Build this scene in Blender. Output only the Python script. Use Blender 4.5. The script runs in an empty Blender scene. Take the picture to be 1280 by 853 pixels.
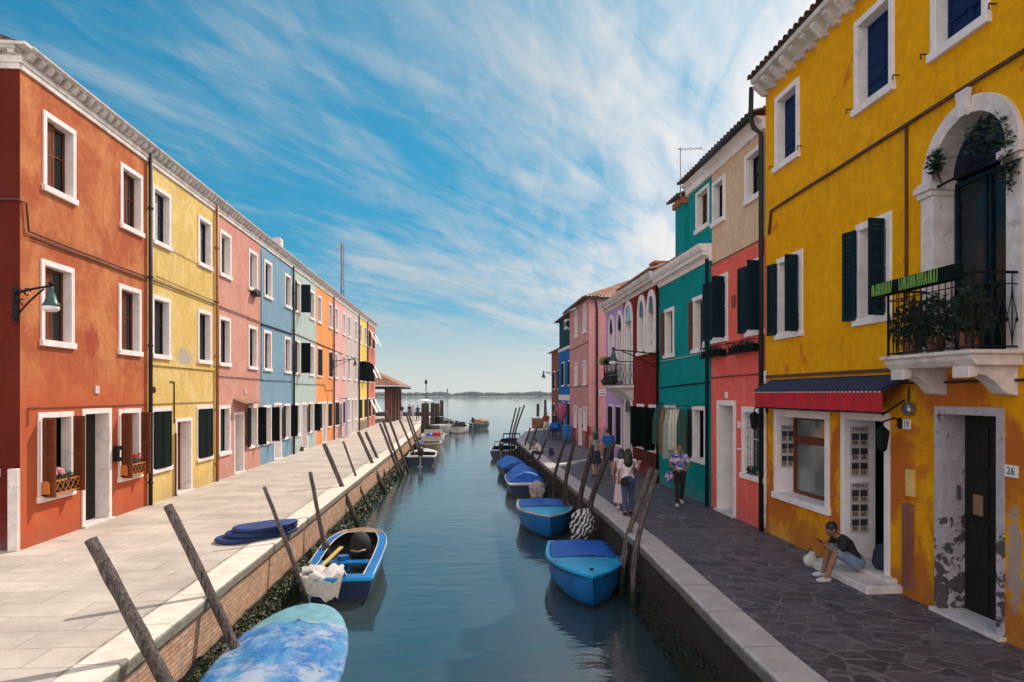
import bpy, bmesh, math, random
from mathutils import Vector, Matrix, noise as mnoise
R = math.radians
random.seed(7)
scene = bpy.context.scene
COL = scene.collection

# ------------------------------------------------------------------ camera
cam_d = bpy.data.cameras.new('camera'); cam = bpy.data.objects.new('camera', cam_d); COL.objects.link(cam)
cam_d.sensor_width = 36.0; cam_d.lens = 23.99; cam_d.shift_y = 65.5 / 1280
cam_d.clip_start = 0.1; cam_d.clip_end = 20000
cam.location = (0, 0, 3.1); cam.rotation_euler = (R(90), 0, -math.atan(60 / 853))
scene.camera = cam

# ------------------------------------------------------------------ light
SUN_EL = R(44.0); SUN_AZ = math.atan2(0.6, 0.8)        # azimuth from +Y towards +X
SKY_STR = 0.12; BACK_FILL = .85
HORIZON = (5.3, 4.95, 4.4); CLOUD_L = (3.3, 3.65, 3.85); CLOUD_R = (7.2, 6.5, 6.1)
scene.view_settings.view_transform = 'Standard'; scene.view_settings.look = 'None'
scene.view_settings.gamma = 1.0; scene.view_settings.exposure = 0.48
scene.view_settings.use_curve_mapping = False
sd = bpy.data.lights.new('sun', 'SUN'); sd.energy = 2.95; sd.angle = R(0.53); sd.color = (1.0, 0.91, 0.80)
sun = bpy.data.objects.new('sun', sd); COL.objects.link(sun)
sv = Vector((math.sin(SUN_AZ) * math.cos(SUN_EL), math.cos(SUN_AZ) * math.cos(SUN_EL), math.sin(SUN_EL)))
sun.rotation_euler = sv.to_track_quat('Z', 'Y').to_euler(); sun.location = sv * 60


# ------------------------------------------------------------------ node helper
class G:
    def __init__(s, tree):
        s.t = tree; s.t.nodes.clear()
    def n(s, typ, **kw):
        nd = s.t.nodes.new(typ)
        for k, v in kw.items(): setattr(nd, k, v)
        return nd
    def put(s, sock, val):
        if isinstance(val, bpy.types.NodeSocket): s.t.links.new(val, sock)
        elif val is not None:
            if isinstance(val, (tuple, list)) and len(val) == 3 and sock.type == 'RGBA': val = (*val, 1)
            sock.default_value = val
    def math(s, op, a, b=None, clamp=False):
        m = s.n('ShaderNodeMath', operation=op); m.use_clamp = clamp
        s.put(m.inputs[0], a)
        if b is not None: s.put(m.inputs[1], b)
        return m.outputs[0]
    def vmath(s, op, a, b):
        m = s.n('ShaderNodeVectorMath', operation=op); s.put(m.inputs[0], a); s.put(m.inputs[1], b); return m.outputs[0]
    def mix(s, f, a, b, blend='MIX'):
        m = s.n('ShaderNodeMix', data_type='RGBA', blend_type=blend)
        s.put(m.inputs[0], f); s.put(m.inputs[6], a); s.put(m.inputs[7], b); return m.outputs[2]
    def noise(s, vec, scale, detail=4, rough=.55, dist=0, out=0):
        m = s.n('ShaderNodeTexNoise'); s.put(m.inputs['Vector'], vec)
        m.inputs['Scale'].default_value = scale; m.inputs['Detail'].default_value = detail
        m.inputs['Roughness'].default_value = rough; m.inputs['Distortion'].default_value = dist
        return m.outputs[out]
    def ramp(s, f, lo, hi, a=0.0, b=1.0):
        m = s.n('ShaderNodeMapRange'); m.interpolation_type = 'SMOOTHSTEP'
        s.put(m.inputs[0], f)
        for i, v in zip((1, 2, 3, 4), (lo, hi, a, b)): m.inputs[i].default_value = v
        return m.outputs[0]
    def pos(s): return s.n('ShaderNodeNewGeometry').outputs['Position']
    def obj(s): return s.n('ShaderNodeTexCoord').outputs['Object']
    def sep(s, v):
        m = s.n('ShaderNodeSeparateXYZ'); s.put(m.inputs[0], v); return m.outputs
    def comb(s, x, y, z):
        m = s.n('ShaderNodeCombineXYZ')
        for i, v in enumerate((x, y, z)): s.put(m.inputs[i], v)
        return m.outputs[0]
    def scl(s, v, k): return s.vmath('MULTIPLY', v, k)
    def bump(s, h, dist=.01, strength=1.0, nrm=None):
        m = s.n('ShaderNodeBump'); m.inputs['Strength'].default_value = strength; m.inputs['Distance'].default_value = dist
        s.put(m.inputs['Height'], h)
        if nrm is not None: s.put(m.inputs['Normal'], nrm)
        return m.outputs[0]
    def out(s, color, rough=.7, bump=None, metal=0, spec=None, extra=None):
        b = s.n('ShaderNodeBsdfPrincipled'); o = s.n('ShaderNodeOutputMaterial')
        s.put(b.inputs['Base Color'], color); s.put(b.inputs['Roughness'], rough); s.put(b.inputs['Metallic'], metal)
        if spec is not None: b.inputs['Specular IOR Level'].default_value = spec
        if bump is not None: s.put(b.inputs['Normal'], bump)
        for k, v in (extra or {}).items(): s.put(b.inputs[k], v)
        s.t.links.new(b.outputs[0], o.inputs[0]); return b

# ------------------------------------------------------------------ world: sky + cirrus
world = bpy.data.worlds.new('World'); scene.world = world; world.use_nodes = True
g = G(world.node_tree)
sky = g.n('ShaderNodeTexSky', sky_type='NISHITA'); sky.sun_disc = False
sky.sun_elevation = SUN_EL; sky.sun_rotation = SUN_AZ; sky.air_density = 1.0; sky.dust_density = 1.2; sky.ozone_density = 2.0
dirv = g.n('ShaderNodeTexCoord').outputs['Generated']
dx, dy, dz = g.sep(dirv)[0:3]
den = g.math('ADD', g.math('MAXIMUM', dz, 0.0), 0.07)
u = g.math('DIVIDE', dx, den); v = g.math('DIVIDE', dy, den)
# cirrus: streaks lying almost along the canal, fanning out overhead; more of it towards the sun
def streak(ang, kx, ky, sc, off, det=8, dist=.5):
    A = R(ang); c_, s_ = math.cos(A), math.sin(A)
    a = g.math('ADD', g.math('MULTIPLY', u, c_), g.math('MULTIPLY', v, s_)); b = g.math('SUBTRACT', g.math('MULTIPLY', v, c_), g.math('MULTIPLY', u, s_))
    p = g.comb(g.math('MULTIPLY', a, kx), g.math('MULTIPLY', b, ky), off)
    wv = g.vmath('SUBTRACT', g.noise(p, .9, 4, .55, 0, 1), (.5, .5, .5))
    return g.noise(g.vmath('ADD', p, g.scl(wv, (1.1, 1.1, 0))), sc, det, .6, dist)
n1 = streak(68, .26, 1.15, 1.5, 0.0, 9)
n2 = streak(50, .50, 2.4, 2.0, 5.0, 9)
n3 = streak(76, .9, 3.4, 3.0, 9.0, 7)
big = g.noise(g.comb(u, v, 3.7), .55, 3, .5)
f = g.math('ADD', g.math('MULTIPLY', n1, .62), g.math('MULTIPLY', n2, .38)); f = g.math('ADD', f, g.math('MULTIPLY', g.math('SUBTRACT', n3, .22), .22))
f = g.math('ADD', f, g.math('MULTIPLY', big, .36)); f = g.math('ADD', f, g.math('MULTIPLY', g.math('SUBTRACT', dx, .05), .34))
mask = g.ramp(f, .55, .93)
mask = g.math('MULTIPLY', mask, g.ramp(dz, .02, .14, .35, 1.0))
hz = g.ramp(dz, -.03, .17, 1, 0)
raw = g.scl(sky.outputs[0], (.09, .90, .98))
knee = g.vmath('DIVIDE', raw, g.vmath('ADD', g.scl(raw, (.55, .235, .125)), (1, 1, 1)))
skyc = g.mix(g.math('MULTIPLY', hz, .85), knee, HORIZON)
warmth = g.ramp(dx, -.1, .55)
cl = g.mix(warmth, CLOUD_L, CLOUD_R)
skyc = g.mix(g.math('MULTIPLY', mask, .9), skyc, cl)
# cloud brightness added to the unseen sky behind the viewer, filling the shaded facades
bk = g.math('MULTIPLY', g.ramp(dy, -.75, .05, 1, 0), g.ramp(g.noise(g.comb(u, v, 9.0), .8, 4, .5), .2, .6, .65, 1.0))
skyc = g.mix(g.math('MULTIPLY', bk, BACK_FILL), skyc, (11.5, 10.4, 9.9))
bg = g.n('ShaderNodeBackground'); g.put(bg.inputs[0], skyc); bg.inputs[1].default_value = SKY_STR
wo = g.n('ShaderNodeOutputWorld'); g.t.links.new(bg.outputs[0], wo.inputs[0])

# ------------------------------------------------------------------ materials
def newmat(name):
    m = bpy.data.materials.new(name); m.use_nodes = True; return m, G(m.node_tree)

def plain(name, col, rough=.6, var=.15, scale=6, bump=.002, metal=0, spec=None, dirt=None):
    m, g = newmat(name); p = g.obj()
    n = g.noise(p, scale, 6, .6)
    k = g.ramp(n, .3, .7, 1 - var, 1 + var)
    c = g.mix(1.0, (*col, 1), g.comb(k, k, k), 'MULTIPLY')
    if dirt:
        d = g.ramp(g.noise(p, scale * .6, 8, .7, .4), .55, .7)
        c = g.mix(g.math('MULTIPLY', d, .8), c, dirt)
    g.out(c, g.ramp(n, .2, .8, max(rough - .08, .02), min(rough + .1, 1)), g.bump(g.noise(p, scale * 7, 4), bump) if bump else None, metal, spec)
    return m

def plaster(name, c1, c2, c3=None, patch=None, patch_t=.68, low=None, low_z=3.3, base_z=.7, seed=0.0, hole=None, low_soft=.04, drips=.35):
    """limewash: soft clouds of two tints, grain, streaks, wear that follows its own outline"""
    m, g = newmat(name); p = g.vmath('ADD', g.pos(), (seed, seed * 1.7, 0)); x, y, z = g.sep(g.pos())[0:3]
    a = g.ramp(g.noise(p, .9, 8, .66, .5), .40, .62)
    c = g.mix(a, c1, c2)
    b = g.ramp(g.noise(p, 5.5, 7, .7, .3), .35, .72, .88, 1.07)
    c = g.mix(1.0, c, g.comb(b, b, b), 'MULTIPLY')
    st = g.noise(g.scl(p, (3.2, 3.2, .35)), 2.2, 5, .6)
    c = g.mix(g.ramp(st, .50, .78, 0, .42), c, c3 or tuple(v * .55 for v in c1))
    if drips:                                       # rain marks running down below the sills
        dn = g.ramp(g.noise(g.scl(p, (4, 4, .12)), 1.9, 5, .65), .50, .66)
        for zz in (7.33, 4.09, .84):
            band = g.math('MULTIPLY', g.ramp(z, zz - 1.25, zz, 0, 1), g.ramp(z, zz, zz + .05, 1, 0))
            c = g.mix(g.math('MULTIPLY', g.math('MULTIPLY', band, dn), drips), c, tuple(v * .38 + .03 for v in c1))
    damp = g.math('ADD', z, g.math('MULTIPLY', g.noise(g.vmath('ADD', p, (2, 8, 1)), 1.3, 8, .72, .3), -1.5))
    c = g.mix(g.ramp(damp, -.62, -.38, .32, 0), c, tuple(min(v * .6 + .16, .6) for v in c1))
    if low:
        edge = g.math('ADD', z, g.math('MULTIPLY', g.math('SUBTRACT', g.noise(p, 1.6, 5, .6), .5), .5))
        lo = g.ramp(edge, low_z - low_soft, low_z + low_soft, 1, 0)
        bl = g.ramp(g.noise(g.vmath('ADD', p, (4, 9, 2)), .75, 6, .6, .6), .44, .58, 1, .12 if low_soft < .1 else .7)
        c = g.mix(g.math('MULTIPLY', lo, bl), c, low)
    if patch:
        t = g.ramp(g.noise(g.vmath('ADD', p, (11, 3, 5)), 1.15, 8, .62, .5), patch_t, patch_t + .03)
        c = g.mix(g.math('MULTIPLY', t, .85), c, patch)
    if hole:                                        # a worn area at a fixed place on the wall
        hy, hz, ry, rz, hc = hole
        ddy = g.math('DIVIDE', g.math('SUBTRACT', y, hy), ry); ddz = g.math('DIVIDE', g.math('SUBTRACT', z, hz), rz)
        dd = g.math('ADD', g.math('MULTIPLY', ddy, ddy), g.math('MULTIPLY', ddz, ddz))
        dd = g.math('ADD', dd, g.math('MULTIPLY', g.math('SUBTRACT', g.noise(g.vmath('ADD', p, (0, 3.3, 1)), 1.1 / min(ry, rz), 9, .72, .3), .5), 4.6))
        c = g.mix(g.ramp(dd, .35, 1.0, .85, 0), c, hc)
    bz = g.math('ADD', z, g.math('MULTIPLY', g.noise(p, 3, 5, .7), -.9))
    c = g.mix(g.ramp(bz, -.4, base_z - .35, .28, 0), c, tuple(v * .45 + .04 for v in c1))
    h = g.math('ADD', g.noise(p, 30, 5, .7), g.math('MULTIPLY', g.noise(p, 4, 4, .6), 1.5))
    g.out(c, .95, g.bump(h, .006), spec=.08)
    return m

def wood(name, c1, c2, rough=.75, scale=9, axis=2):
    m, g = newmat(name); s = [1, 1, 1]; s[axis] = .08
    n = g.noise(g.scl(g.obj(), tuple(s)), scale * 3, 8, .7, .6)
    c = g.mix(g.ramp(n, .3, .72), c1, c2)
    g.out(c, rough, g.bump(n, .006), spec=.3)
    return m

M = {}
M['stone'] = plain('istrian stone', (.70, .62, .59), .7, .14, 5, .004, dirt=(.38, .35, .32))
M['frame'] = plain('white window stone', (.84, .765, .745), .7, .08, 4, .003, dirt=(.60, .56, .54))
M['cornice'] = plain('cornice stone', (.66, .62, .59), .8, .2, 3, .006, dirt=(.30, .28, .26))
M['shutter_green'] = plain('dark green paint', (.0015, .007, .006), .7, .3, 8, .001, spec=.08)
M['shutter_blue'] = plain('petrol blue paint', (.003, .018, .030), .6, .3, 8, .001, spec=.12)
M['shutter_navy'] = plain('royal navy paint', (.004, .021, .080), .6, .3, 8, .001, spec=.12)
M['brown'] = wood('brown stained wood', (.10, .022, .007), (.22, .055, .015))
M['dark_wood'] = wood('dark old wood', (.006, .0055, .005), (.018, .015, .013))
M['iron'] = plain('black iron', (.004, .006, .006), .6, .3, 20, .001, spec=.2)
M['pipe'] = plain('dark copper pipe', (.008, .010, .011), .6, .3, 10, .001)
M['pipe_rust'] = plain('painted brown pipe', (.30, .10, .02), .55, .25, 8, .001)
M['cable'] = plain('old cable', (.10, .035, .02), .7, .3, 20, .001)
M['cable_dark'] = plain('dark cable', (.02, .02, .02), .7, .3, 20, .001)
M['curtain'] = plain('lace curtain', (.42, .42, .44), .9, .25, 12, .003)
M['white_paint'] = plain('white paint', (.78, .76, .73), .5, .08, 5, .001)
M['terracotta'] = plain('terracotta', (.34, .11, .045), .85, .2, 9, .002)
M['leaf'] = plain('leaf', (.035, .085, .02), .6, .5, 30, .0)
M['leaf_dark'] = plain('dark leaf', (.012, .035, .012), .6, .5, 30, .0)
M['petal_pink'] = plain('pink petals', (.75, .35, .42), .7, .2, 30, 0)
M['petal_red'] = plain('red petals', (.55, .03, .03), .7, .2, 30, 0)
M['petal_orange'] = plain('orange petals', (.75, .18, .01), .7, .2, 30, 0)
M['petal_yellow'] = plain('yellow green leaves', (.30, .30, .03), .7, .3, 30, 0)
M['rope'] = plain('rope', (.35, .28, .18), .9, .2, 30, .002)
M['steel'] = plain('grey metal', (.30, .31, .32), .35, .1, 20, .0005, metal=.8)
M['black_plastic'] = plain('black plastic', (.008, .008, .009), .5, .3, 12, .001)
M['skin'] = plain('skin', (.42, .22, .15), .6, .08, 12, 0)
M['skin_dark'] = plain('tanned skin', (.26, .12, .075), .6, .08, 12, 0)
M['hair'] = plain('dark hair', (.010, .007, .006), .45, .3, 60, .003)

def glass_mat():
    m, g = newmat('window glass'); p = g.pos()
    n = g.noise(p, 1.4, 3, .5)
    c = g.mix(g.ramp(n, .35, .65), (.004, .009, .010), (.012, .020, .022))
    g.out(c, .12, g.bump(g.noise(p, 2.2, 2), .004), spec=.22); return m
M['glass'] = glass_mat()
def dark_int():
    m, g = newmat('painted interior dark'); g.out((.0012, .0022, .002), .95, spec=.0); return m  # near-black colour stands in for the shade inside unlit rooms
M['void'] = dark_int()

def tile_mat(name, c1, c2, dark):
    m, g = newmat(name); p = g.obj()
    vo = g.n('ShaderNodeTexVoronoi'); g.put(vo.inputs['Vector'], g.scl(g.pos(), (3.0, 5.0, 5.0))); vo.inputs['Scale'].default_value = 1.1
    k = g.sep(vo.outputs['Color'])[0]
    c = g.mix(k, c1, c2); c = g.mix(g.ramp(g.noise(p, 5, 7, .7), .48, .68), c, dark)
    g.out(c, .9, g.bump(g.noise(p, 40, 4), .004), spec=.2); return m
M['tile'] = tile_mat('roof tiles', (.36, .17, .10), (.52, .33, .23), (.12, .09, .075))
M['tile_dark'] = tile_mat('dark roof tiles', (.10, .065, .05), (.18, .11, .08), (.035, .03, .028))

def brick_mat(name, c1, c2, mortar, yz=True, w=.26, h=.068, dirty=.4, moss=True):
    m, g = newmat(name); x, y, z = g.sep(g.pos())[0:3]
    vec = g.comb(y if yz else x, z, 0.0)
    vec = g.vmath('ADD', vec, g.scl(g.noise(g.pos(), 3, 3, .5, 0, 1), (.02, .012, 0)))
    b = g.n('ShaderNodeTexBrick'); g.put(b.inputs['Vector'], vec)
    b.inputs['Scale'].default_value = 1; b.inputs['Brick Width'].default_value = w; b.inputs['Row Height'].default_value = h
    b.inputs['Mortar Size'].default_value = .009; b.inputs['Mortar Smooth'].default_value = .4
    g.put(b.inputs['Color1'], (*c1, 1)); g.put(b.inputs['Color2'], (*c2, 1)); g.put(b.inputs['Mortar'], (*mortar, 1))
    c = b.outputs['Color']
    c = g.mix(g.ramp(g.noise(g.pos(), 1.7, 7, .7), .40, .66, 0, dirty), c, mortar)
    k = g.ramp(g.noise(g.pos(), 9, 6, .7), .3, .7, .7, 1.15); c = g.mix(1.0, c, g.comb(k, k, k), 'MULTIPLY')
    if moss:
        e = g.math('ADD', z, g.math('MULTIPLY', g.noise(g.pos(), 4, 6, .7), .35))
        c = g.mix(g.ramp(e, -.85, -.55, 1, 0), c, (.035, .04, .018))
        c = g.mix(g.ramp(e, -.10, .02, 0, .75), c, (.16, .15, .13))
    h_ = g.math('ADD', g.math('MULTIPLY', b.outputs['Fac'], -1.0), g.noise(g.pos(), 25, 5, .7))
    g.out(c, .92, g.bump(h_, .012), spec=.2); return m
M['quay_brick'] = brick_mat('quay brick', (.60, .31, .18), (.68, .44, .29), (.40, .30, .23))
M['quay_brick_dark'] = brick_mat('shaded quay brick', (.055, .030, .022), (.038, .025, .02), (.05, .045, .036), dirty=.7)  # near-black copy of the quay brick, the right side's shade put into it
M['pillar_brick'] = brick_mat('pillar brick', (.17, .065, .042), (.13, .05, .035), (.16, .11, .09), moss=False)

def coping_mat(name, c, moss):
    m, g = newmat(name); p = g.pos(); x, y, z = g.sep(p)[0:3]
    f = g.math('FRACT', g.math('DIVIDE', y, 1.35)); jd = g.math('ABSOLUTE', g.math('SUBTRACT', f, .5))
    j = g.ramp(jd, .4945, .4975)
    n = g.noise(p, 3, 8, .65, .3); k = g.ramp(n, .3, .7, .84, 1.08)
    vo = g.noise(p, 60, 3, .6)
    cc = g.mix(1.0, (*c, 1), g.comb(k, k, k), 'MULTIPLY')
    cc = g.mix(g.ramp(vo, .62, .72, 0, .35), cc, tuple(q * .5 for q in c))
    cc = g.mix(j, cc, tuple(q * .25 for q in c))
    e = g.math('ADD', z, g.math('MULTIPLY', g.math('SUBTRACT', g.noise(g.scl(p, (1, 1, 2)), 5, 7, .7), .5), .12))
    cc = g.mix(g.ramp(e, -.075, -.005, .9, 0), cc, moss)
    cc = g.mix(g.math('MULTIPLY', g.ramp(z, -.04, -.012, 1, 0), g.ramp(g.noise(p, 13, 8, .75), .48, .58, .15, .85)), cc, tuple(q * .42 for q in c))
    h = g.math('ADD', g.noise(p, 22, 6, .7), g.math('MULTIPLY', j, -3))
    g.out(cc, .85, g.bump(h, .008), spec=.25); return m
M['coping'] = coping_mat('quay coping', (.76, .665, .56), (.13, .13, .10))
M['coping_shade'] = coping_mat('shaded quay coping', (.54, .47, .455), (.10, .09, .075))  # coping copy with the shade of the right quay put into its colour

def slab_mat():
    m, g = newmat('stone slab paving'); p = g.pos(); x, y, z = g.sep(p)[0:3]
    b = g.n('ShaderNodeTexBrick'); g.put(b.inputs['Vector'], g.comb(x, y, 0.0)); b.offset = .37; b.offset_frequency = 2
    b.inputs['Scale'].default_value = 1; b.inputs['Brick Width'].default_value = 1.25; b.inputs['Row Height'].default_value = .62
    b.inputs['Mortar Size'].default_value = .009; b.inputs['Mortar Smooth'].default_value = .3
    b.inputs['Bias'].default_value = 0
    g.put(b.inputs['Color1'], (.49, .42, .36, 1)); g.put(b.inputs['Color2'], (.565, .49, .42, 1)); g.put(b.inputs['Mortar'], (.38, .315, .26, 1))
    c = b.outputs['Color']
    k = g.ramp(g.noise(p, .8, 8, .68, .3), .3, .7, .80, 1.10); c = g.mix(1.0, c, g.comb(k, k, k), 'MULTIPLY')
    k2 = g.ramp(g.noise(p, 14, 6, .7), .3, .75, .92, 1.05); c = g.mix(1.0, c, g.comb(k2, k2, k2), 'MULTIPLY')
    sp = g.ramp(g.noise(p, 7, 9, .75, .3), .70, .76, 0, .4); c = g.mix(sp, c, (.25, .21, .18))
    # weeds in the joint beside the coping
    wd = g.math('ABSOLUTE', g.math('ADD', x, 4.445))
    wn = g.math('ADD', wd, g.math('MULTIPLY', g.math('SUBTRACT', g.noise(p, 6, 5, .7), .5), .10))
    c = g.mix(g.ramp(wn, .0, .022, .75, 0), c, (.14, .12, .04))
    h = g.math('ADD', g.math('MULTIPLY', b.outputs['Fac'], -.7), g.math('MULTIPLY', g.noise(p, 18, 6, .7), .6))
    g.out(c, .82, g.bump(h, .008), spec=.3); return m
M['slabs'] = slab_mat()

def crazy_mat():
    m, g = newmat('trachyte crazy paving'); p = g.pos()
    w = g.vmath('ADD', p, g.scl(g.noise(p, 2.2, 4, .6, 0, 1), (.26, .26, 0)))
    w = g.scl(w, (1.5, 1.9, 0.0))
    ve = g.n('ShaderNodeTexVoronoi'); ve.feature = 'DISTANCE_TO_EDGE'; g.put(ve.inputs['Vector'], w); ve.inputs['Scale'].default_value = 1.7
    vc = g.n('ShaderNodeTexVoronoi'); g.put(vc.inputs['Vector'], w); vc.inputs['Scale'].default_value = 1.7
    k = g.sep(vc.outputs['Color'])[0]
    c = g.mix(k, (.055, .045, .062), (.125, .100, .122))
    c = g.mix(g.ramp(g.noise(p, 5, 7, .7), .4, .75, 0, .55), c, (.20, .17, .175)); kk = g.ramp(g.noise(p, .55, 7, .7, .4), .3, .7, .68, 1.15); c = g.mix(1.0, c, g.comb(kk, kk, kk), 'MULTIPLY')
    j = g.math('MULTIPLY', g.ramp(g.noise(p, 1.1, 6, .7), .3, .6, .3, 1), g.ramp(g.math('ADD', ve.outputs['Distance'], g.math('MULTIPLY', g.math('SUBTRACT', g.noise(p, 12, 4, .6), .5), .05)), .018, .06, 1, 0))
    c = g.mix(g.math('MULTIPLY', j, .85), c, (.22, .18, .195))
    h = g.math('ADD', g.math('MULTIPLY', j, -1.4), g.math('MULTIPLY', g.noise(p, 22, 6, .7), .7))
    g.out(c, g.ramp(g.noise(p, 3, 4), .3, .7, .45, .75), g.bump(h, .012), spec=.5); return m
M['crazy'] = crazy_mat()

def water_mat():
    m, g = newmat('canal water'); p = g.pos(); x, y, z = g.sep(p)[0:3]
    a = g.noise(g.scl(p, (.55, 1.5, 1)), 1.5, 3, .5, .5)
    b = g.noise(g.scl(p, (1.0, 2.3, 1)), 4.6, 3, .55, .6)
    c = g.noise(g.scl(p, (.25, .6, 1)), .5, 2, .5, .3)
    h = g.math('ADD', g.math('MULTIPLY', a, .045), g.math('ADD', g.math('MULTIPLY', b, .010), g.math('MULTIPLY', c, .10)))
    deep = g.ramp(g.noise(p, .25, 3), .3, .7)
    col = g.mix(deep, (.022, .047, .056), (.040, .062, .064))
    g.out(col, .035, g.bump(h, 1.0, .27), spec=1.0, extra={'IOR': 1.6}); return m
M['water'] = water_mat()

def pole_mat():
    m, g = newmat('weathered mooring wood'); p = g.obj(); z = g.sep(g.pos())[2]
    n = g.noise(g.scl(p, (1, 1, .07)), 38, 8, .7, .8)
    c = g.mix(g.ramp(n, .36, .66), (.035, .026, .024), (.21, .17, .155))
    c = g.mix(g.ramp(g.noise(p, 2.2, 5, .6), .5, .7, 0, .5), c, (.10, .07, .055))
    c = g.mix(g.ramp(z, -1.15, -.65, 1, 0), c, (.02, .028, .014))
    g.out(c, .85, g.bump(n, .02), spec=.25); return m
M['pole'] = pole_mat()
def dpole_mat():
    m, g = newmat('dark mooring wood'); p = g.obj()
    n = g.noise(g.scl(p, (1, 1, .07)), 38, 8, .7, .8)
    c = g.mix(g.ramp(n, .36, .66), (.020, .016, .015), (.085, .062, .055))
    g.out(c, .85, g.bump(n, .015), spec=.25); return m
M['pole_dark'] = dpole_mat()

def boat_paint(name, col, worn=(.5, .48, .45), t=.62):
    m, g = newmat(name); p = g.obj()
    n = g.noise(g.scl(p, (1, .45, 1)), 5, 8, .68, .5)
    c = g.mix(g.ramp(g.noise(p, 1.7, 4), .35, .65), col, tuple(q * .72 for q in col))
    c = g.mix(g.ramp(n, t - .03, t + .05, 0, .7), c, worn); z = g.sep(p)[2]
    c = g.mix(g.ramp(g.math('ADD', z, g.math('MULTIPLY', g.noise(p, 5, 6, .7), -.12)), -.03, .05, .85, 0), c, (.02, .028, .015))
    g.out(c, .35, g.bump(g.noise(p, 14, 4), .004), spec=.5); return m
M['boat_blue'] = boat_paint('bright blue hull', (.003, .17, .52), (.02, .06, .16), .66)
M['boat_sky'] = boat_paint('sky blue deck', (.003, .44, .82), (.05, .35, .6), .66)
M['boat_navy'] = boat_paint('navy hull', (.010, .022, .075), (.03, .05, .1), .66)
M['boat_white'] = boat_paint('white hull', (.66, .63, .58), (.35, .32, .28), .62)
M['boat_grey'] = boat_paint('grey hull', (.28, .30, .29), (.20, .14, .08), .58)
M['boat_tan'] = boat_paint('varnished hull', (.33, .19, .09), (.15, .08, .04), .6)
M['boat_inside'] = boat_paint('dark boat inside', (.03, .03, .035), (.10, .09, .08), .6)
def tarp_mat(name, c1, c2, c3, s=2.0):
    m, g = newmat(name); p = g.obj()
    w = g.vmath('ADD', p, g.scl(g.noise(p, 1.3, 4, .5, 0, 1), (.35, .35, 0)))
    n = g.noise(g.scl(w, (1.5, .6, 1)), s, 8, .66, .25)
    c = g.mix(g.ramp(n, .38, .60), c1, c2); c = g.mix(g.ramp(g.noise(w, s * 1.3, 7, .65, .3), .44, .66), c, c3)
    dk = g.ramp(g.noise(g.scl(w, (1.0, 2.4, 1)), 3.2, 5, .6, .5), .69, .73); c = g.mix(g.math('MULTIPLY', dk, .8), c, (.03, .035, .09))
    g.out(c, .6, g.bump(g.noise(w, 4, 7, .7, .5), .05), spec=.35); return m
M['tarp_old'] = tarp_mat('faded blue tarpaulin', (.010, .13, .42), (.05, .25, .50), (.34, .40, .50), 1.5)
M['tarp_teal'] = plain('faded turquoise canvas', (.135, .33, .40), .7, .18, 4, .008, dirt=(.20, .36, .42))
M['cushion_blue'] = plain('navy blue cushion cloth', (.008, .035, .16), .7, .25, 4, .006)
M['tarp_blue'] = plain('blue tarpaulin', (.006, .10, .50), .5, .25, 4, .01)
M['cloth_white'] = plain('crumpled white cloth', (.62, .58, .55), .9, .15, 14, .012, dirt=(.25, .23, .22))

# ------------------------------------------------------------------ mesh helper
def tag(o, label=None, cat=None, group=None, kind=None):
    if label: o['label'] = label
    if cat: o['category'] = cat
    if group: o['group'] = group
    if kind: o['kind'] = kind
    return o

def thing(name, label, cat, loc=(0, 0, 0), rz=0.0, group=None):
    o = bpy.data.objects.new(name, None); COL.objects.link(o); o.location = loc; o.rotation_euler = (0, 0, rz)
    o.empty_display_size = .3
    return tag(o, label, cat, group)

def root_of(o):
    while o.parent: o = o.parent
    return o

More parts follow.
